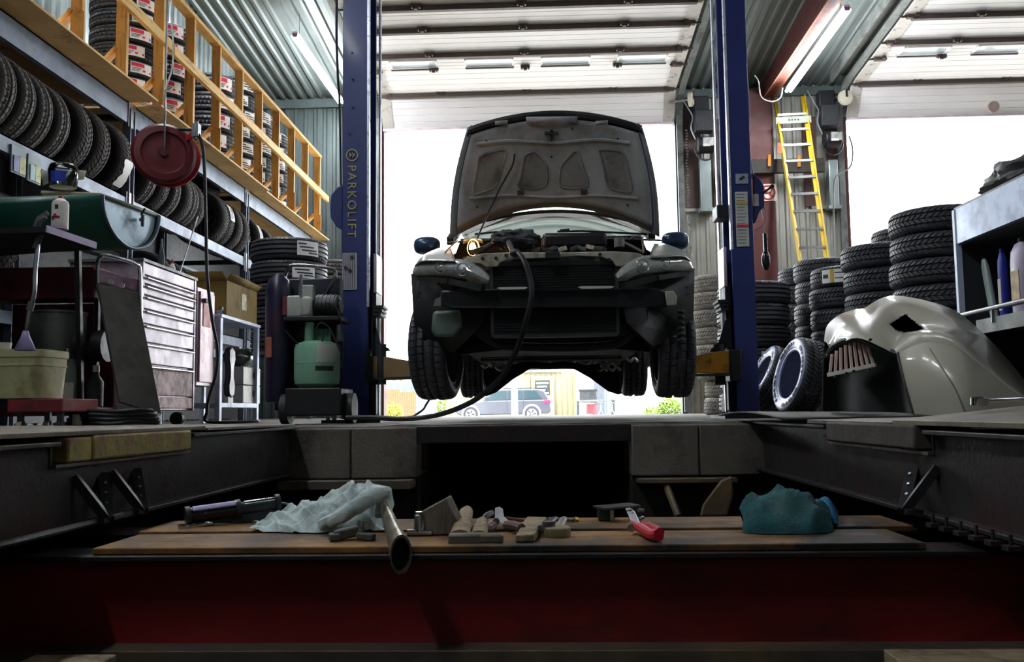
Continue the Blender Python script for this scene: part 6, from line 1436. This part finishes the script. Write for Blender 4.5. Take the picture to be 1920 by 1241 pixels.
# ---------------------------------------------------------------- white bumper cover
rows = [[(1546, 640, 6.5), (1551, 612, 6.45), (1572, 592, 6.3), (1600, 581, 6.2), (1622, 577, 6.1), (1650, 561, 6.05), (1680, 555, 5.95), (1740, 565, 5.8), (1795, 586, 5.7), (1850, 632, 5.6), (1890, 676, 5.55), (1932, 728, 5.5)],
        [(1550, 642, 6.3), (1558, 620, 6.2), (1577, 602, 6.0), (1603, 592, 5.9), (1628, 592, 5.8), (1652, 580, 5.8), (1682, 571, 5.75), (1740, 580, 5.6), (1796, 602, 5.4), (1848, 645, 5.3), (1888, 688, 5.25), (1932, 736, 5.2)],
        [(1553, 646, 6.1), (1563, 629, 5.95), (1582, 613, 5.8), (1606, 605, 5.7), (1632, 608, 5.6), (1655, 608, 5.6), (1690, 608, 5.6), (1745, 610, 5.4), (1800, 622, 5.2), (1846, 660, 5.1), (1886, 700, 5.05), (1932, 745, 5.0)],
        [(1556, 652, 6.05), (1566, 640, 5.85), (1584, 628, 5.7), (1606, 621, 5.55), (1630, 626, 5.45), (1652, 636, 5.4), (1686, 642, 5.35), (1735, 622, 5.15), (1790, 632, 5.0), (1842, 675, 4.95), (1884, 714, 4.92), (1932, 752, 4.9)],
        [(1558, 662, 6.03), (1568, 652, 5.83), (1585, 640, 5.65), (1606, 634, 5.5), (1630, 640, 5.4), (1655, 652, 5.35), (1684, 662, 5.3), (1735, 640, 5.1), (1790, 650, 4.97), (1842, 690, 4.92), (1884, 722, 4.9), (1932, 757, 4.88)]]
bmp = thing('bumper_cover', 'white pearl bumper cover standing on the floor before the tyre stacks', 'bumper', (at(1740, 765, 5.2).x, 5.3, 0))
BS = .87
def bat(x, y, Y):
    p = at(x, y, Y * BS)
    return p if p.x < 2.43 else atX(x, y, 2.43)
rw = [[bat(*p) for p in r] for r in rows]; g = polygrid(rw, 60, 30)
hole = [(1668, 608), (1697, 589), (1734, 617), (1720, 621), (1695, 624), (1680, 620)]
def inside(p, poly):
    d = p - CAM; pc = CM.transposed() @ d; x = 960 + F * pc.x / -pc.z; y = 620.5 - F * pc.y / -pc.z; c = False
    for i in range(len(poly)):
        (x1, y1), (x2, y2) = poly[i], poly[i - 1]
        if (y1 > y) != (y2 > y) and x < (x2 - x1) * (y - y1) / (y2 - y1) + x1: c = not c
    return c
def holed(nu, nv, g, hole):
    m = MB(); vs = [g(i / nu, j / nv) for j in range(nv + 1) for i in range(nu + 1)]; fs = []
    for j in range(nv):
        for i in range(nu):
            q = (j * (nu + 1) + i, j * (nu + 1) + i + 1, (j + 1) * (nu + 1) + i + 1, (j + 1) * (nu + 1) + i)
            c = sum((vs[k] for k in q), Vector()) / 4
            if not inside(c, hole): fs.append(q)
    return m.add(vs, fs)
holed(150, 60, g, hole).build('upper_fascia', BUMP_, bmp, solid=.005)
low = [[bat(1684, 662, 5.3), bat(1735, 640, 5.1), bat(1790, 650, 4.97), bat(1842, 690, 4.92), bat(1884, 722, 4.9), bat(1932, 757, 4.88)],
       [bat(1690, 690, 5.2), bat(1740, 678, 4.98), bat(1795, 690, 4.87), bat(1844, 712, 4.85), bat(1885, 736, 4.85), bat(1932, 764, 4.85)],
       [bat(1700, 728, 5.12), bat(1748, 725, 4.93), bat(1800, 730, 4.83), bat(1846, 742, 4.82), bat(1886, 755, 4.83), bat(1932, 772, 4.84)],
       [bat(1716, 768, 5.1), bat(1760, 768, 4.92), bat(1805, 768, 4.82), bat(1848, 770, 4.81), bat(1888, 773, 4.82), bat(1932, 778, 4.83)]]
low[-1] = [Vector((p.x, p.y, .004)) for p in low[-1]]; gl = polygrid(low, 30, 20); m = MB(); m.grid(gl, 30, 20); m.build('side_panel', BUMP_, bmp, solid=.005)
MB().tube([gl(.22 + .23 * t / 10 - .0, .15 + .85 * t / 10) + Vector((0, -.004, 0)) for t in range(11)], .004, 5).build('crease', M('crease_grey', '#77756c', .5), bmp)
MB().tube([gl(0, t / 12) for t in range(13)], .009, 6).build('arch_edge', M('edge_dark', '#3a3d3a', .5), bmp)
hc_ = bat(1698, 607, 5.9)
m = MB(); m.add([bat(x, y, 5.6 if k else 5.6) for k, (x, y) in enumerate(hole)] + [bat(x * .5 + 1698 * .5, y * .5 + 607 * .5, 6.0) for x, y in hole], [(i, (i + 1) % 6, 6 + (i + 1) % 6, 6 + i) for i in range(6)] + [tuple(range(6, 12))]); m.build('lamp_pocket', BUMPIN, bmp)
inn = [[bat(1546, 640, 6.6), bat(1575, 610, 6.5), bat(1620, 600, 6.4), bat(1665, 630, 6.2), bat(1690, 668, 5.9)], [bat(1543, 690, 6.6), bat(1570, 680, 6.7), bat(1620, 680, 6.6), bat(1670, 690, 6.3), bat(1700, 710, 5.6)], [bat(1540, 764, 6.3), bat(1570, 766, 6.5), bat(1620, 767, 6.4), bat(1680, 768, 6.0), bat(1716, 768, 5.2)]]
inn[-1] = [Vector((p.x, p.y, .004)) for p in inn[-1]]; gi = polygrid(inn, 20, 14); m = MB(); m.grid(gi, 20, 14); m.build('inner_shell', BUMPIN, bmp, solid=.006)
SLAT = M('slat_pink', '#dcc2b6', .5, 0, .2, 12)
for k in range(9):
    t = k / 8; x0 = 1560 + 66 * t; y0 = 664 - 22 * math.sin(PI * min(1, t * .75)) ; x1 = 1556 + 82 * t; y1 = 701 - 16 * t
    MB().bar(bat(x0, y0, 5.75 - .2 * t), bat(x1, y1, 5.75 - .2 * t), .012, .014, up=Vector((0, 1, 0))).build('grille_slat', SLAT, bmp)
MB().bar(bat(1552, 703, 5.73), bat(1642, 684, 5.53), .02, .02).build('grille_rail', OFFW, bmp)
MB().tube(curve_pts([bat(1550, 668, 5.95), bat(1565, 650, 5.8), bat(1590, 638, 5.65), (bat(1615, 636, 5.52)), bat(1640, 648, 5.42), bat(1684, 664, 5.32)], 6), .018, 6).build('flange_band', BUMPIN, bmp)
for px, py in ((1556, 645), (1568, 632), (1588, 625), (1611, 625)):
    q = bat(px, py, 5.5 + (1620 - px) * .008); MB().bar(q, q + Vector((.004, -.01, -.035)), .02, .006).build('mount_tab', OFFW, bmp)
for px, py in ((1631, 637), (1551, 666), (1566, 706), (1586, 700), (1600, 696), (1629, 693)):
    q = bat(px, py, 5.35); MB().cyl(q, q + Vector((0, -.01, 0)), .008, n=8).build('clip', BLK, bmp)
# ---------------------------------------------------------------- steel beams of the pit
def ibeam(name, lab, x, s, notch):
    t = thing(name, lab, 'beam', (x, 2.7, -.26))
    y0, y1 = -2.4, 5.19
    n0, n1 = notch
    m = MB(); m.span((x, y0, -.25), (x - s * .02, y1, -.075)); m.span((x, y0, -.075), (x - s * .02, n0, -.01)); m.span((x, n1, -.075), (x - s * .02, y1, -.01)); m.build('web', STEELD, t)
    m = MB(); m.span((x + s * .04, y0, -.265), (x - s * .14, y1, -.25)); m.build('bottom_flange', STEELD, t, bevel=.003)
    m = MB(); m.span((x + s * .035, y0, -.012), (x - s * .16, n0, .002)); m.span((x + s * .035, n1, -.012), (x - s * .16, y1, .002)); m.build('top_flange', STEELD, t, bevel=.003)
    m = MB(); m.span((x + s * .02, n0, -.075), (x - s * .16, n1, -.065)); m.build('notch_lip', STEELP, t)
    for y in (n0, n1): MB().span((x + s * .004, y - .006, -.075), (x - s * .16, y + .006, -.01)).build('notch_cheek', STEELD, t)
    for k in range(5): MB().span((x + s * .001, y0 + .4 + k * 1.4, -.25), (x + s * .03, y0 + .412 + k * 1.4, -.02)).build('stiffener', STEELD, t) if False else None
    return t
XL, XRB = -1.46, 1.18
lb_ = ibeam('pit_edge_beam', 'rusty dark steel beam along the left side of the pit', XL, 1, (2.62, 3.62))
rb_ = ibeam('pit_edge_beam', 'rusty dark steel beam along the right side of the pit', XRB, -1, (2.85, 3.85))
tb = thing('timber_block', 'worn pale timber block set into the left pit beam', 'block', (XL, 3.1, -.02))
TB = M('block_stained', '#8d8048', .8, 0, .35, 12, dirt='#7a4a52', amt=.35, dscale=8, bump=.4, bscale=40)
MB().span((XL - .14, 2.66, -.062), (XL + .035, 2.80, .012)).build('block', TB, tb, bevel=.008); MB().span((XL - .14, 2.804, -.062), (XL + .04, 3.58, .016)).build('block', TB, tb, bevel=.008)
tb = thing('timber_block', 'dark grimy timber block set into the right pit beam', 'block', (XRB, 3.3, -.02))
MB().span((XRB - .04, 2.90, -.062), (XRB + .14, 3.8, .016)).build('block', M('block_dark', '#453f38', .85, 0, .3, 8, bump=.4), tb, bevel=.008)
def brace_bracket(x, s, y, lab, zt=-.12):
    t = thing('stop_bracket', lab, 'bracket', (x, y, -.25))
    MB().bar((x + s * .0, y + .16, zt), (x + s * .10, y, -.245), .034, .03).build('stay', BLK, t)
    MB().bar((x + s * .0, y - .02, zt + .01), (x + s * .10, y, -.245), .028, .026).build('stay', BLK, t)
    MB().box((x + s * .08, y, -.243), (.05, .07, .014)).build('foot', BLK, t)
    for k in range(4):
        q = Vector((x + s * .0, y + .16, zt)).lerp(Vector((x + s * .09, y, -.25)), .25 + .22 * k); MB().cyl(q, q + Vector((s * .014, -.012, .016)), .005, n=7).build('bolt', STEEL, t)
    return t
brace_bracket(XL, 1, 2.78, 'black braced stop bracket on left beam, nearer of the two'); brace_bracket(XL, 1, 3.02, 'black braced stop bracket on left beam, farther of the two')
brace_bracket(XRB, -1, 2.85, 'black braced stop bracket on right beam by the teal towel')
o = MB().cyl((XL + .075, 2.2, -.245), (XL + .075, 3.0, -.245), .010, n=8).build('stop_bar', STEEL); tag(o, 'dull steel rod lying on the flange of the left beam', 'rod')
for k in range(6):
    y = 2.3 + .09 * k; t = thing('beam_clip', 'small steel clip under right beam edge, %s from the near end' % ORD[k + 1], 'clip', (XRB - .05, y, -.27), 'clips under the right beam')
    MB().box((XRB - .05, y, -.273), (.04, .035, .012)).build('plate', STEELD, t); MB().cyl((XRB - .055, y, -.285), (XRB - .055, y, -.24), .005, n=7).build('bolt', STEELD, t)
# cross beam with red web
cb = thing('red_cross_beam', 'long red painted steel beam crossing the pit in front', 'beam', (-.1, 2.7, -.6))
MB().span((-2.15, 2.62, -.575), (1.9, 2.64, -.333)).build('web', REDBEAM, cb)
MB().span((-2.15, 2.545, -.333), (1.9, 2.72, -.318)).build('top_flange', STEELD, cb, bevel=.003)
MB().span((-2.15, 2.535, -.612), (1.9, 2.72, -.574)).build('bottom_flange', STEELP, cb, bevel=.003)
cb2 = thing('rear_cross_beam', 'dark steel beam crossing the pit under the rear plank', 'beam', (-.1, 3.2, -.6))
MB().span((-2.15, 3.09, -.61), (1.9, 3.11, -.333)).build('web', STEELD, cb2); MB().span((-2.15, 3.0, -.333), (1.9, 3.2, -.318)).build('top_flange', STEELD, cb2)
pk = thing('front_plank', 'long worn plank on the red beam, in front', 'plank', (-.1, 2.7, -.33)); MB().span((-1.30, 2.57, -.318), (1.03, 2.865, -.298)).build('board', PLANK, pk, bevel=.004)
pk = thing('rear_plank', 'long worn plank behind the front plank, carrying the work light', 'plank', (-.1, 3.07, -.33)); MB().span((-1.34, 2.93, -.318), (1.14, 3.22, -.298)).build('board', PLANK, pk, bevel=.004)
for px, py, x0, x1, lab in ((175, 1236, -1.36, -1.14, 'pale plank end low in the pit at left bottom'), (1800, 1226, .84, 1.9, 'pale plank end low in the pit at right bottom')):
    z = at(px, py, 2.35).z; o = MB().span((x0, 2.2, z - .04), (x1, 2.4, z)).build('low_plank', WOODG, bevel=.004); tag(o, lab, 'plank')
# floor plates beside the pit
def plate(name, lab, corners, mat, th=.012):
    m = MB(); c = [Vector(p) for p in corners]; n = len(c)
    m.add(c + [p - Vector((0, 0, th)) for p in c], [tuple(range(n)), tuple(n + i for i in reversed(range(n)))] + [(i, n + i, n + (i + 1) % n, (i + 1) % n) for i in range(n)])
    return tag(m.build(name, mat, bevel=.002), lab, 'plate')
PL2 = M('plate_tan', '#6f6654', .6, .15, .25, 5, dirt='#4b4436', amt=.4, dscale=3, bump=.3)
plate('floor_plate', 'tan steel floor plate at the left edge of the pit', [(XL + .03, .9, .034), (XL + .03, 3.75, .03), (-2.9, 3.9, .045), (-2.9, .9, .045)], PL2, .014)
plate('floor_plate', 'second floor plate beyond the left timber block', [(XL + .03, 3.78, .022), (XL + .03, 5.1, .018), (-2.4, 5.2, .025), (-2.4, 3.95, .03)], STEELP)
plate('floor_plate', 'tan steel plate at right edge of the pit under the chrome wrench', [(XRB - .03, .8, .036), (XRB - .03, 3.1, .030), (1.60, 3.1, .074), (1.60, .8, .074)], PL2, .016)
plate('floor_plate', 'dark steel plate behind the right tan plate', [(XRB - .03, 3.12, .022), (XRB - .03, 4.1, .022), (2.4, 4.15, .035), (2.4, 3.12, .04)], STEELP, .016)
m = MB(); g_ = lambda u, v: Vector((XRB - .12 + .7 * v, 4.15 + 1.6 * u, .012 + .03 * math.sin(PI * u * .9) * (1 - .3 * v) + .012)); m.grid(g_, 14, 3); tag(m.build('warped_plate', STEELD, solid=.008), 'warped dark steel sheet at the far right corner of the pit', 'plate')
m = MB(); m.grid(lambda u, v: Vector((-.95 + 1.9 * u, 5.25 + .5 * v, .004 + .004 * noise.noise(Vector((u * 9, v * 4, 0))))), 18, 3); tag(m.build('floor_strip', M('strip_pale', '#9c958a', .9, 0, .2, 6)), 'pale worn concrete strip at the far edge of the pit', 'strip')
# chrome wrench on the right plate
w = thing('chrome_wrench', 'long chrome ring wrench lying on the right floor plate', 'wrench', at(1860, 750, 3.0))
a = at(1836, 751, 3.0); b = at(1990, 745, 2.75)
MB().bar(a + Vector((.02, 0, 0)), b, .022, .009, up=Vector((0, .3, 1))).build('shaft', CHROME, w, bevel=.003)
m = MB(); m.lathe([(.014, -.014), (.026, -.014), (.026, .010), (.014, .010)], 20, a, rotm(8, 0, 0), closed_prof=True); m.build('ring', CHROME, w)
# ---------------------------------------------------------------- tools on the planks
ZP = -.298
def pp(px, py): return atZ(px, py, ZP)
# work light
wl = thing('work_light', 'slim black tube work light lying on the rear plank', 'lamp', pp(430, 985))
a = at(352, 968, 3.05); b = at(523, 944, 3.2); e = (b - a).normalized()
MB().cyl(a, a + e * .16, .028, n=14).build('lamp_body', BLKG, wl); MB().cyl(a + e * .16, b, .024, n=14).build('grip', BLK, wl)
MB().cyl(a + e * .02 + Vector((0, -.012, .02)), a + e * .165 + Vector((0, -.012, .02)), .012, n=10).build('tube', LITBAR, wl)
MB().cyl(a + e * .19 + Vector((0, -.012, .018)), b + Vector((0, -.012, .018)), .008, n=8).build('steel_strip', CHROME, wl)
for q in (0, .165, .30): MB().lathe([(.024, -.008), (.034, -.008), (.034, .008), (.024, .008)], 14, a + e * q, Matrix((frame(e)[0], frame(e)[1], e)).transposed(), closed_prof=True).build('collar', BLK, wl)
MB().bar(a + e * .02 - Vector((0, 0, .0)), a + e * .3 - Vector((0, 0, .04)), .03, .05).build('back_shell', BLK, wl)
MB().tube(curve_pts([b, b + Vector((.03, 0, -.002)), b + Vector((.055, .01, -.035)), b + Vector((.06, .02, -.10)), b + Vector((.1, .05, -.12))], 5), .005, 6).build('cable', GREYM, wl)
w = thing('small_spanner', 'small chrome spanner lying before the work light', 'spanner', pp(370, 990))
a = pp(345, 990); b = pp(393, 986); MB().bar(a, b + Vector((0, 0, .01)), .018, .012).build('shaft', CHROME, w, bevel=.003)
MB().lathe([(.01, -.006), (.02, -.006), (.02, .006), (.01, .006)], 16, a + Vector((-.0, 0, .006)), closed_prof=True).build('ring', CHROME, w); MB().box(b + Vector((.0, 0, .01)), (.03, .034, .012)).build('jaw', CHROME, w, bevel=.004)
# grey rag
def blob(fn, nu, nv): m = MB(); m.grid(fn, nu, nv); return m
def ridge(x): return 1 - abs(math.sin(x))
def ragf(u, v):
    px = 478 + 245 * u; top = [978, 972, 970, 966, 952, 944, 934, 922, 922, 940]
    i = u * 9; k = min(int(i), 8); h = top[k] + (top[k + 1] - top[k]) * (i - k)
    edge = 1.0 + .10 * noise.noise(Vector((u * 9, 1, 4)))
    vv = .5 + (v - .5) * edge * (.55 + .45 * math.sin(PI * (.12 + .8 * u)))
    q = at(px, 1001 - 5 * u, 2.84 + .34 * vv); hh = max(.012, (1001 - h) / 1700 * 2.9)
    prof = max(0, math.sin(PI * v)) ** .6 * min(1, .25 + 3 * u) * min(1, .3 + 6 * (1 - u))
    n1 = noise.noise(Vector((u * 5, v * 3, 2)))
    f = .026 * ridge(11 * u + 5 * v + 2.5 * n1) + .015 * ridge(19 * u - 8 * v + 2 * n1) + .008 * ridge(33 * u + 11 * v + 3 * n1) - .024
    return Vector((q.x + .02 * n1 + .008 * math.sin(30 * v + 9 * u), q.y, ZP + .004 + max(0, hh * prof + f * (.35 + .65 * prof))))
tag(blob(ragf, 150, 60).build('grey_rag', RAGG, smooth=80), 'crumpled pale grey rag lying on both planks', 'rag')
m = MB(); m.tube(curve_pts([at(600, 985, 2.86), at(640, 968, 2.82), at(690, 935, 2.84), at(712, 922, 2.88), at(722, 940, 2.9), at(716, 965, 2.86)], 6), [.014, .018, .02, .021, .022, .022, .023, .024, .024, .025, .026, .027, .027, .028, .028, .028, .028, .028, .028, .028, .028, .028, .028, .028, .027, .027, .026, .025, .024, .022, .016], 18)
m.v = [tuple(Vector(p) + Vector((.012, .012, .014)) * noise.noise(Vector(p) * 38) + Vector((0, 0, .010)) * noise.noise(Vector(p) * 90)) for p in m.v]
tag(m.build('grey_sleeve', RAGG, sub=1), 'rolled grey cloth band crossing the pale rag', 'rag')
# exhaust tail pipe
ex = thing('exhaust_tip', 'flared metal exhaust tip hanging over the plank edge', 'pipe', at(740, 1000, 2.55))
a = at(722, 955, 2.86); b = at(752, 1040, 2.42); e = (b - a).normalized(); s_, u_ = frame(e); RR = Matrix((s_, u_, e)).transposed(); Lx = (b - a).length
m = MB(); m.lathe([(.024, 0), (.030, Lx * .35), (.036, Lx * .7), (.046, Lx * .96), (.047, Lx), (.040, Lx), (.03, Lx * .6), (.02, 0)], 26, a, RR @ Matrix(((.62, 0, 0), (0, 1.15, 0), (0, 0, 1)))); m.build('pipe', M('pipe_tan', '#a09684', .32, .7, .25, 8, dirt='#4a4034', amt=.4, dscale=12), ex)
m = MB(); m.lathe([(0, Lx * .82), (.036, Lx * .82)], 20, a, RR @ Matrix(((.62, 0, 0), (0, 1.1, 0), (0, 0, 1)))); m.build('bore_disc', BLK, ex)  # flat black disc across the bore
# small parts
def tool(name, lab, cat, parts, loc):
    t = thing(name, lab, cat, loc)
    for nm, mb, mat, bv in parts: mb.build(nm, mat, t, bevel=bv)
    return t
q = pp(655, 1012); tool('cast_clamp', 'grey cast clamp fitting lying on the front plank left of the exhaust tip', 'clamp', [
    ('body', MB().box(q + Vector((0, 0, .022)), (.09, .04, .03), rotm(0, -12, 10)), M('cast_grey', '#4e5049', .7, .3, .25, 12), .006),
    ('jaw', MB().box(q + Vector((-.04, -.02, .012)), (.03, .05, .02), rotm(0, 0, 20)), M('cast_grey', ''), .004),
    ('bolt', MB().cyl(q + Vector((.03, -.01, .01)), q + Vector((.035, .0, .055)), .011, n=8), STEEL, 0),
    ('foot', MB().box(q + Vector((.055, -.02, .012)), (.05, .03, .02), rotm(0, 5, -10)), M('cast_grey', ''), .004)], q)
q = pp(785, 1005); tool('chrome_adapter', 'bright chrome tee adapter standing on the front plank', 'adapter', [
    ('foot', MB().cyl(q + Vector((-.035, 0, .010)), q + Vector((.04, 0, .010)), .010, n=12), CHROME, 0),
    ('stem', MB().lathe([(0, 0), (.020, 0), (.018, .02), (.016, .05), (.0125, .052), (.0125, .06), (0, .06)], 16, q + Vector((.002, .01, .012))), CHROME, 0)], q)
q = pp(820, 1003); wbk_ = [at(x, y, 2.78) for x, y in ((785, 962), (836, 934), (857, 978), (850, 1002), (796, 1004))]
m = MB(); m.add(wbk_ + [p + Vector((.012, .05, .006)) for p in wbk_], [(0, 1, 2, 3, 4), (9, 8, 7, 6, 5)] + [(i, 5 + i, 5 + (i + 1) % 5, (i + 1) % 5) for i in range(5)])
tool('square_block', 'grey wooden square block standing on its corner among the tools', 'block', [('block', m, M('block_grey', '#6e665a', .8, 0, .15, 14, grain=('#4a443b', (10, 10, 2))), .004)], q)
q = pp(858, 985); tool('wire_loop', 'small bent wire loop hooked on the square block', 'wire', [('loop', MB().tube([at(855 + 6 * math.cos(t), 972 + 6 * math.sin(t), 2.8) for t in [2 * PI * k / 14 for k in range(12)]], .0025, 5), STEEL, 0)], q)
def chisel(lab, base, tip, w, mat_h, d0, d1, ring=None):
    a = at(base[0], base[1], d0); b = at(tip[0], tip[1], d1); t = thing('hand_chisel' if ring is None else 'hammer', lab, 'tool', a)
    m = MB(); s_, u_ = frame(b - a); rows_ = []
    for k in range(9):
        f = k / 8; p = a.lerp(b, f); ww = w * (1 - .35 * f) * (1 if k < 8 else .6); rows_.append([p + s_ * (ww * math.cos(2 * PI * j / 12)) + u_ * (ww * .6 * math.sin(2 * PI * j / 12)) for j in range(12)])
    m.add([p for r in rows_ for p in r], [(i * 12 + j, i * 12 + (j + 1) % 12, (i + 1) * 12 + (j + 1) % 12, (i + 1) * 12 + j) for i in range(8) for j in range(12)] + [tuple(range(12)), tuple(96 + j for j in range(12))]); m.build('handle', mat_h, t)
    return t, a, b
t, a, b = chisel('wooden handled hammer lying across the planks, handle pointing back', (862, 1005), (876, 952), .032, WOODG, 2.66, 3.02, 1)
MB().box(a + Vector((.03, -.03, -.004)), (.12, .035, .034), rotm(0, 0, 4)).build('head', M('iron_grey', '#6a6459', .6, .5, .2, 12), t, bevel=.008)
t, a, b = chisel('second wooden hammer lying right of the first one', (898, 1004), (905, 972), .026, WOODG, 2.66, 2.86, 1)
MB().box(a + Vector((.035, -.03, -.004)), (.075, .034, .03), rotm(0, 0, -3)).build('head', M('iron_grey', ''), t, bevel=.008)
q = pp(908, 985); tool('bent_lever', 'thin curved steel lever between hammer and pliers', 'lever', [('blade', MB().tube(curve_pts([at(896, 986, 2.85), at(904, 975, 2.9), at(914, 966, 2.95), at(922, 962, 3.0)], 5), [.008] * 8 + [.01] * 8, 8), STEEL, 0)], q)
q = pp(935, 985); m = MB(); m.prism([(928, 952), (937, 950), (943, 954), (945, 968), (958, 980), (950, 984), (938, 979), (925, 982), (912, 984), (918, 978), (928, 970)], lambda x, y, d: at(x, y, 3.05 - (y - 950) * .006 + d), 0, .02)
tool('slip_pliers', 'bright slip joint pliers with spread handles pointing back', 'pliers', [('jaws', m, M('bright_steel', '#bcbcc0', .35, .5, .25, 14), .003), ('handle', MB().tube([at(925, 985, 2.85), at(915, 992, 2.8), at(905, 990, 2.78)], .014, 8), M('handle_dull', '#5a4a48', .6), 0), ('handle', MB().tube([at(950, 984, 2.85), at(965, 985, 2.8), at(978, 990, 2.76)], .014, 8), M('handle_dull', ''), 0),
    ('pivot', MB().cyl(at(930, 978, 2.87), at(930, 978, 2.855), .012, n=10), STEEL, 0)], q)
m = MB(); m.prism([(945, 968), (972, 971), (985, 974), (978, 979), (962, 976), (946, 975)], lambda x, y, d: at(x, y, 3.02 + d), 0, .02); tool('red_stripped_part', 'reddish metal bracket lying behind the pliers', 'bracket', [('plate', m, M('rust_pink', '#8a5a4a', .6, .3, .35, 14), .003)], pp(960, 978))
c4 = [at(966, 1003, 2.62), at(1001, 1002, 2.62), at(1026, 969, 2.98), at(988, 968, 3.0)]
m = MB(); m.add([p + Vector((0, 0, 0)) for p in c4] + [Vector((p.x, p.y, ZP + .001)) for p in c4], [(0, 1, 2, 3), (7, 6, 5, 4), (0, 4, 5, 1), (1, 5, 6, 2), (2, 6, 7, 3), (3, 7, 4, 0)])
tool('wood_offcut', 'long pale wood offcut lying across both planks', 'block', [('block', m, WOODG, .004)], pp(985, 1015))
t, a, b = chisel('steel cold chisel lying right of the wood offcut', (1016, 990), (1042, 970), .015, STEEL, 2.75, 2.97)
t, a, b = chisel('second steel cold chisel pointing back beside the round puck', (1048, 990), (1058, 970), .016, M('chisel_pale', '#9d978c', .45, .6), 2.78, 2.97)
q = pp(1045, 1006); tool('round_puck', 'low round grey wheel puck beside the chisels on the front plank', 'puck', [('disc', MB().lathe([(0, 0), (.038, 0), (.04, .004), (.04, .026), (.036, .03), (0, .03)], 28, q), M('puck_grey', '#7f7659', .7, .1, .2, 14), 0), ('hub', MB().cyl(q + Vector((-.025, .0, .03)), q + Vector((-.025, 0, .045)), .02, n=14), STEEL, 0)], q)
q = pp(1075, 975); tool('thin_punch', 'thin punch with pale tip behind the chisels', 'tool', [('shaft', MB().cyl(at(1028, 973, 3.05), at(1082, 974, 3.1), .007, n=8), STEEL, 0), ('tip', MB().cyl(at(1076, 974, 3.09), at(1083, 974, 3.1), .009, n=8), M('brass_tip', '#a8904e', .4, .7), 0)], q)
# tin, clamp pliers, towel
q = pp(1150, 975); a = at(1121, 952, 3.12); b = at(1152, 978, 3.12)
tool('tin_box', 'dull green tin standing at the rear plank edge', 'tin', [('body', MB().span((a.x, 3.1, ZP), (b.x, 3.2, a.z)), M('tin_green', '#2b3d3c', .4, .4, .2, 5), .006), ('lid', MB().bar(at(1122, 952, 3.1), at(1190, 946, 3.15), .09, .006), STEEL, 0), ('label', MB().span((b.x - .015, 3.095, ZP + .003), (b.x - .004, 3.1, a.z - .006)), OFFW, 0)], q)
cl = thing('locking_pliers', 'locking pliers with red handles on the front plank', 'pliers', pp(1200, 1000))
m = MB(); m.prism([(1172, 953), (1180, 951), (1190, 958), (1200, 979), (1198, 984), (1186, 983), (1180, 970)], lambda x, y, d: at(x, y, 2.98 - (y - 950) * .005 + d), 0, .022); m.build('jaw', M('bright_steel', ''), cl, bevel=.003)
for k in range(3): q = at(1179 + 4 * k, 958 + 6 * k, 2.94 - .02 * k); MB().box(q, (.018, .006, .006), rotm(0, -15, 0)).build('tooth', GREYD, cl)
MB().tube(curve_pts([at(1186, 983, 2.8), at(1202, 991, 2.72), at(1220, 1002, 2.64), at(1235, 1003, 2.6)], 5), [.012] * 4 + [.015] * 8 + [.018] * 4, 10).build('red_handle', REDH, cl)
MB().tube(curve_pts([at(1204, 983, 2.86), at(1218, 988, 2.78), at(1238, 997, 2.66)], 5), [.009] * 4 + [.013] * 7, 10).build('red_handle', REDH, cl)
MB().cyl(at(1186, 984, 2.8), at(1184, 990, 2.76), .012, n=10).build('pivot', STEEL, cl)
for x, y, x1, y1 in ((1196, 956, 1206, 957), (1198, 974, 1206, 970)): MB().cyl(at(x, y, 3.02), at(x1, y1, 3.05), .006, n=8).build('adjuster', STEEL, cl)
def towf(u, v):
    px = 1392 + 170 * u; sv = max(0, math.sin(PI * v)); su = max(0, math.sin(PI * (.03 + .94 * u)))
    n1 = noise.noise(Vector((u * 3, v * 3, 7)))
    hgt = .125 * su ** .45 * (1 - .2 * u)
    vv = .5 + (v - .5) * (.75 + .25 * su) * (1 + .12 * noise.noise(Vector((u * 6, 2, 2))))
    base = at(px, 990 - 16 * max(0, u - .72) * 2, 2.74 + .36 * vv)
    prof = sv ** .5
    f = .030 * (.5 + .5 * math.sin(8 * u + 7 * v + 4 * n1)) + .016 * (.5 + .5 * math.sin(17 * u - 11 * v + 4 * n1 + 1)) + .005 * noise.noise(Vector((u * 26, v * 26, 1))) - .030
    return Vector((base.x + .02 * n1, base.y, ZP + .003 + max(0, (hgt + f) * prof)))
tag(blob(towf, 110, 50).build('teal_towel', RAGT, smooth=80), 'bunched teal towel lying at the right end of the planks', 'towel')
m = MB(); m.grid(lambda u, v: (lambda b_: Vector((b_.x, b_.y, ZP + .003 + (.075 * math.sin(PI * v) ** .5) * math.sin(PI * (.15 + .8 * u)) ** .5 + .005 * math.sin(9 * u + 4 * v))))(at(1520 + 52 * u, 980 - 12 * v, 2.95 + .22 * v)), 20, 14); tag(m.build('blue_cloth', M('cloth_blue', '#1b6fa0', .95, 0, .2, 14, bump=.5, bscale=200)), 'bright blue cloth corner tucked behind the teal towel', 'towel')
# brackets and debris under the far right ledge
m = MB(); m.tube(curve_pts([at(1222, 902, 5.05), at(1245, 905, 5.05), at(1255, 925, 5.0), at(1272, 968, 4.9)], 5), .02, 8); tag(m.build('bent_pipe', STEELP), 'bent dull pipe below the right concrete ledge', 'pipe')
m = MB(); m.prism([(1312, 968), (1318, 945), (1335, 922), (1352, 900), (1372, 892), (1376, 930), (1365, 968)], lambda x, y, d: at(x, y, 4.4 + d), 0, .03); tag(m.build('brown_shield', M('shield_brown', '#6e5b42', .8, 0, .3, 8), bevel=.01), 'curved brown metal shield standing in the pit at right', 'shield')
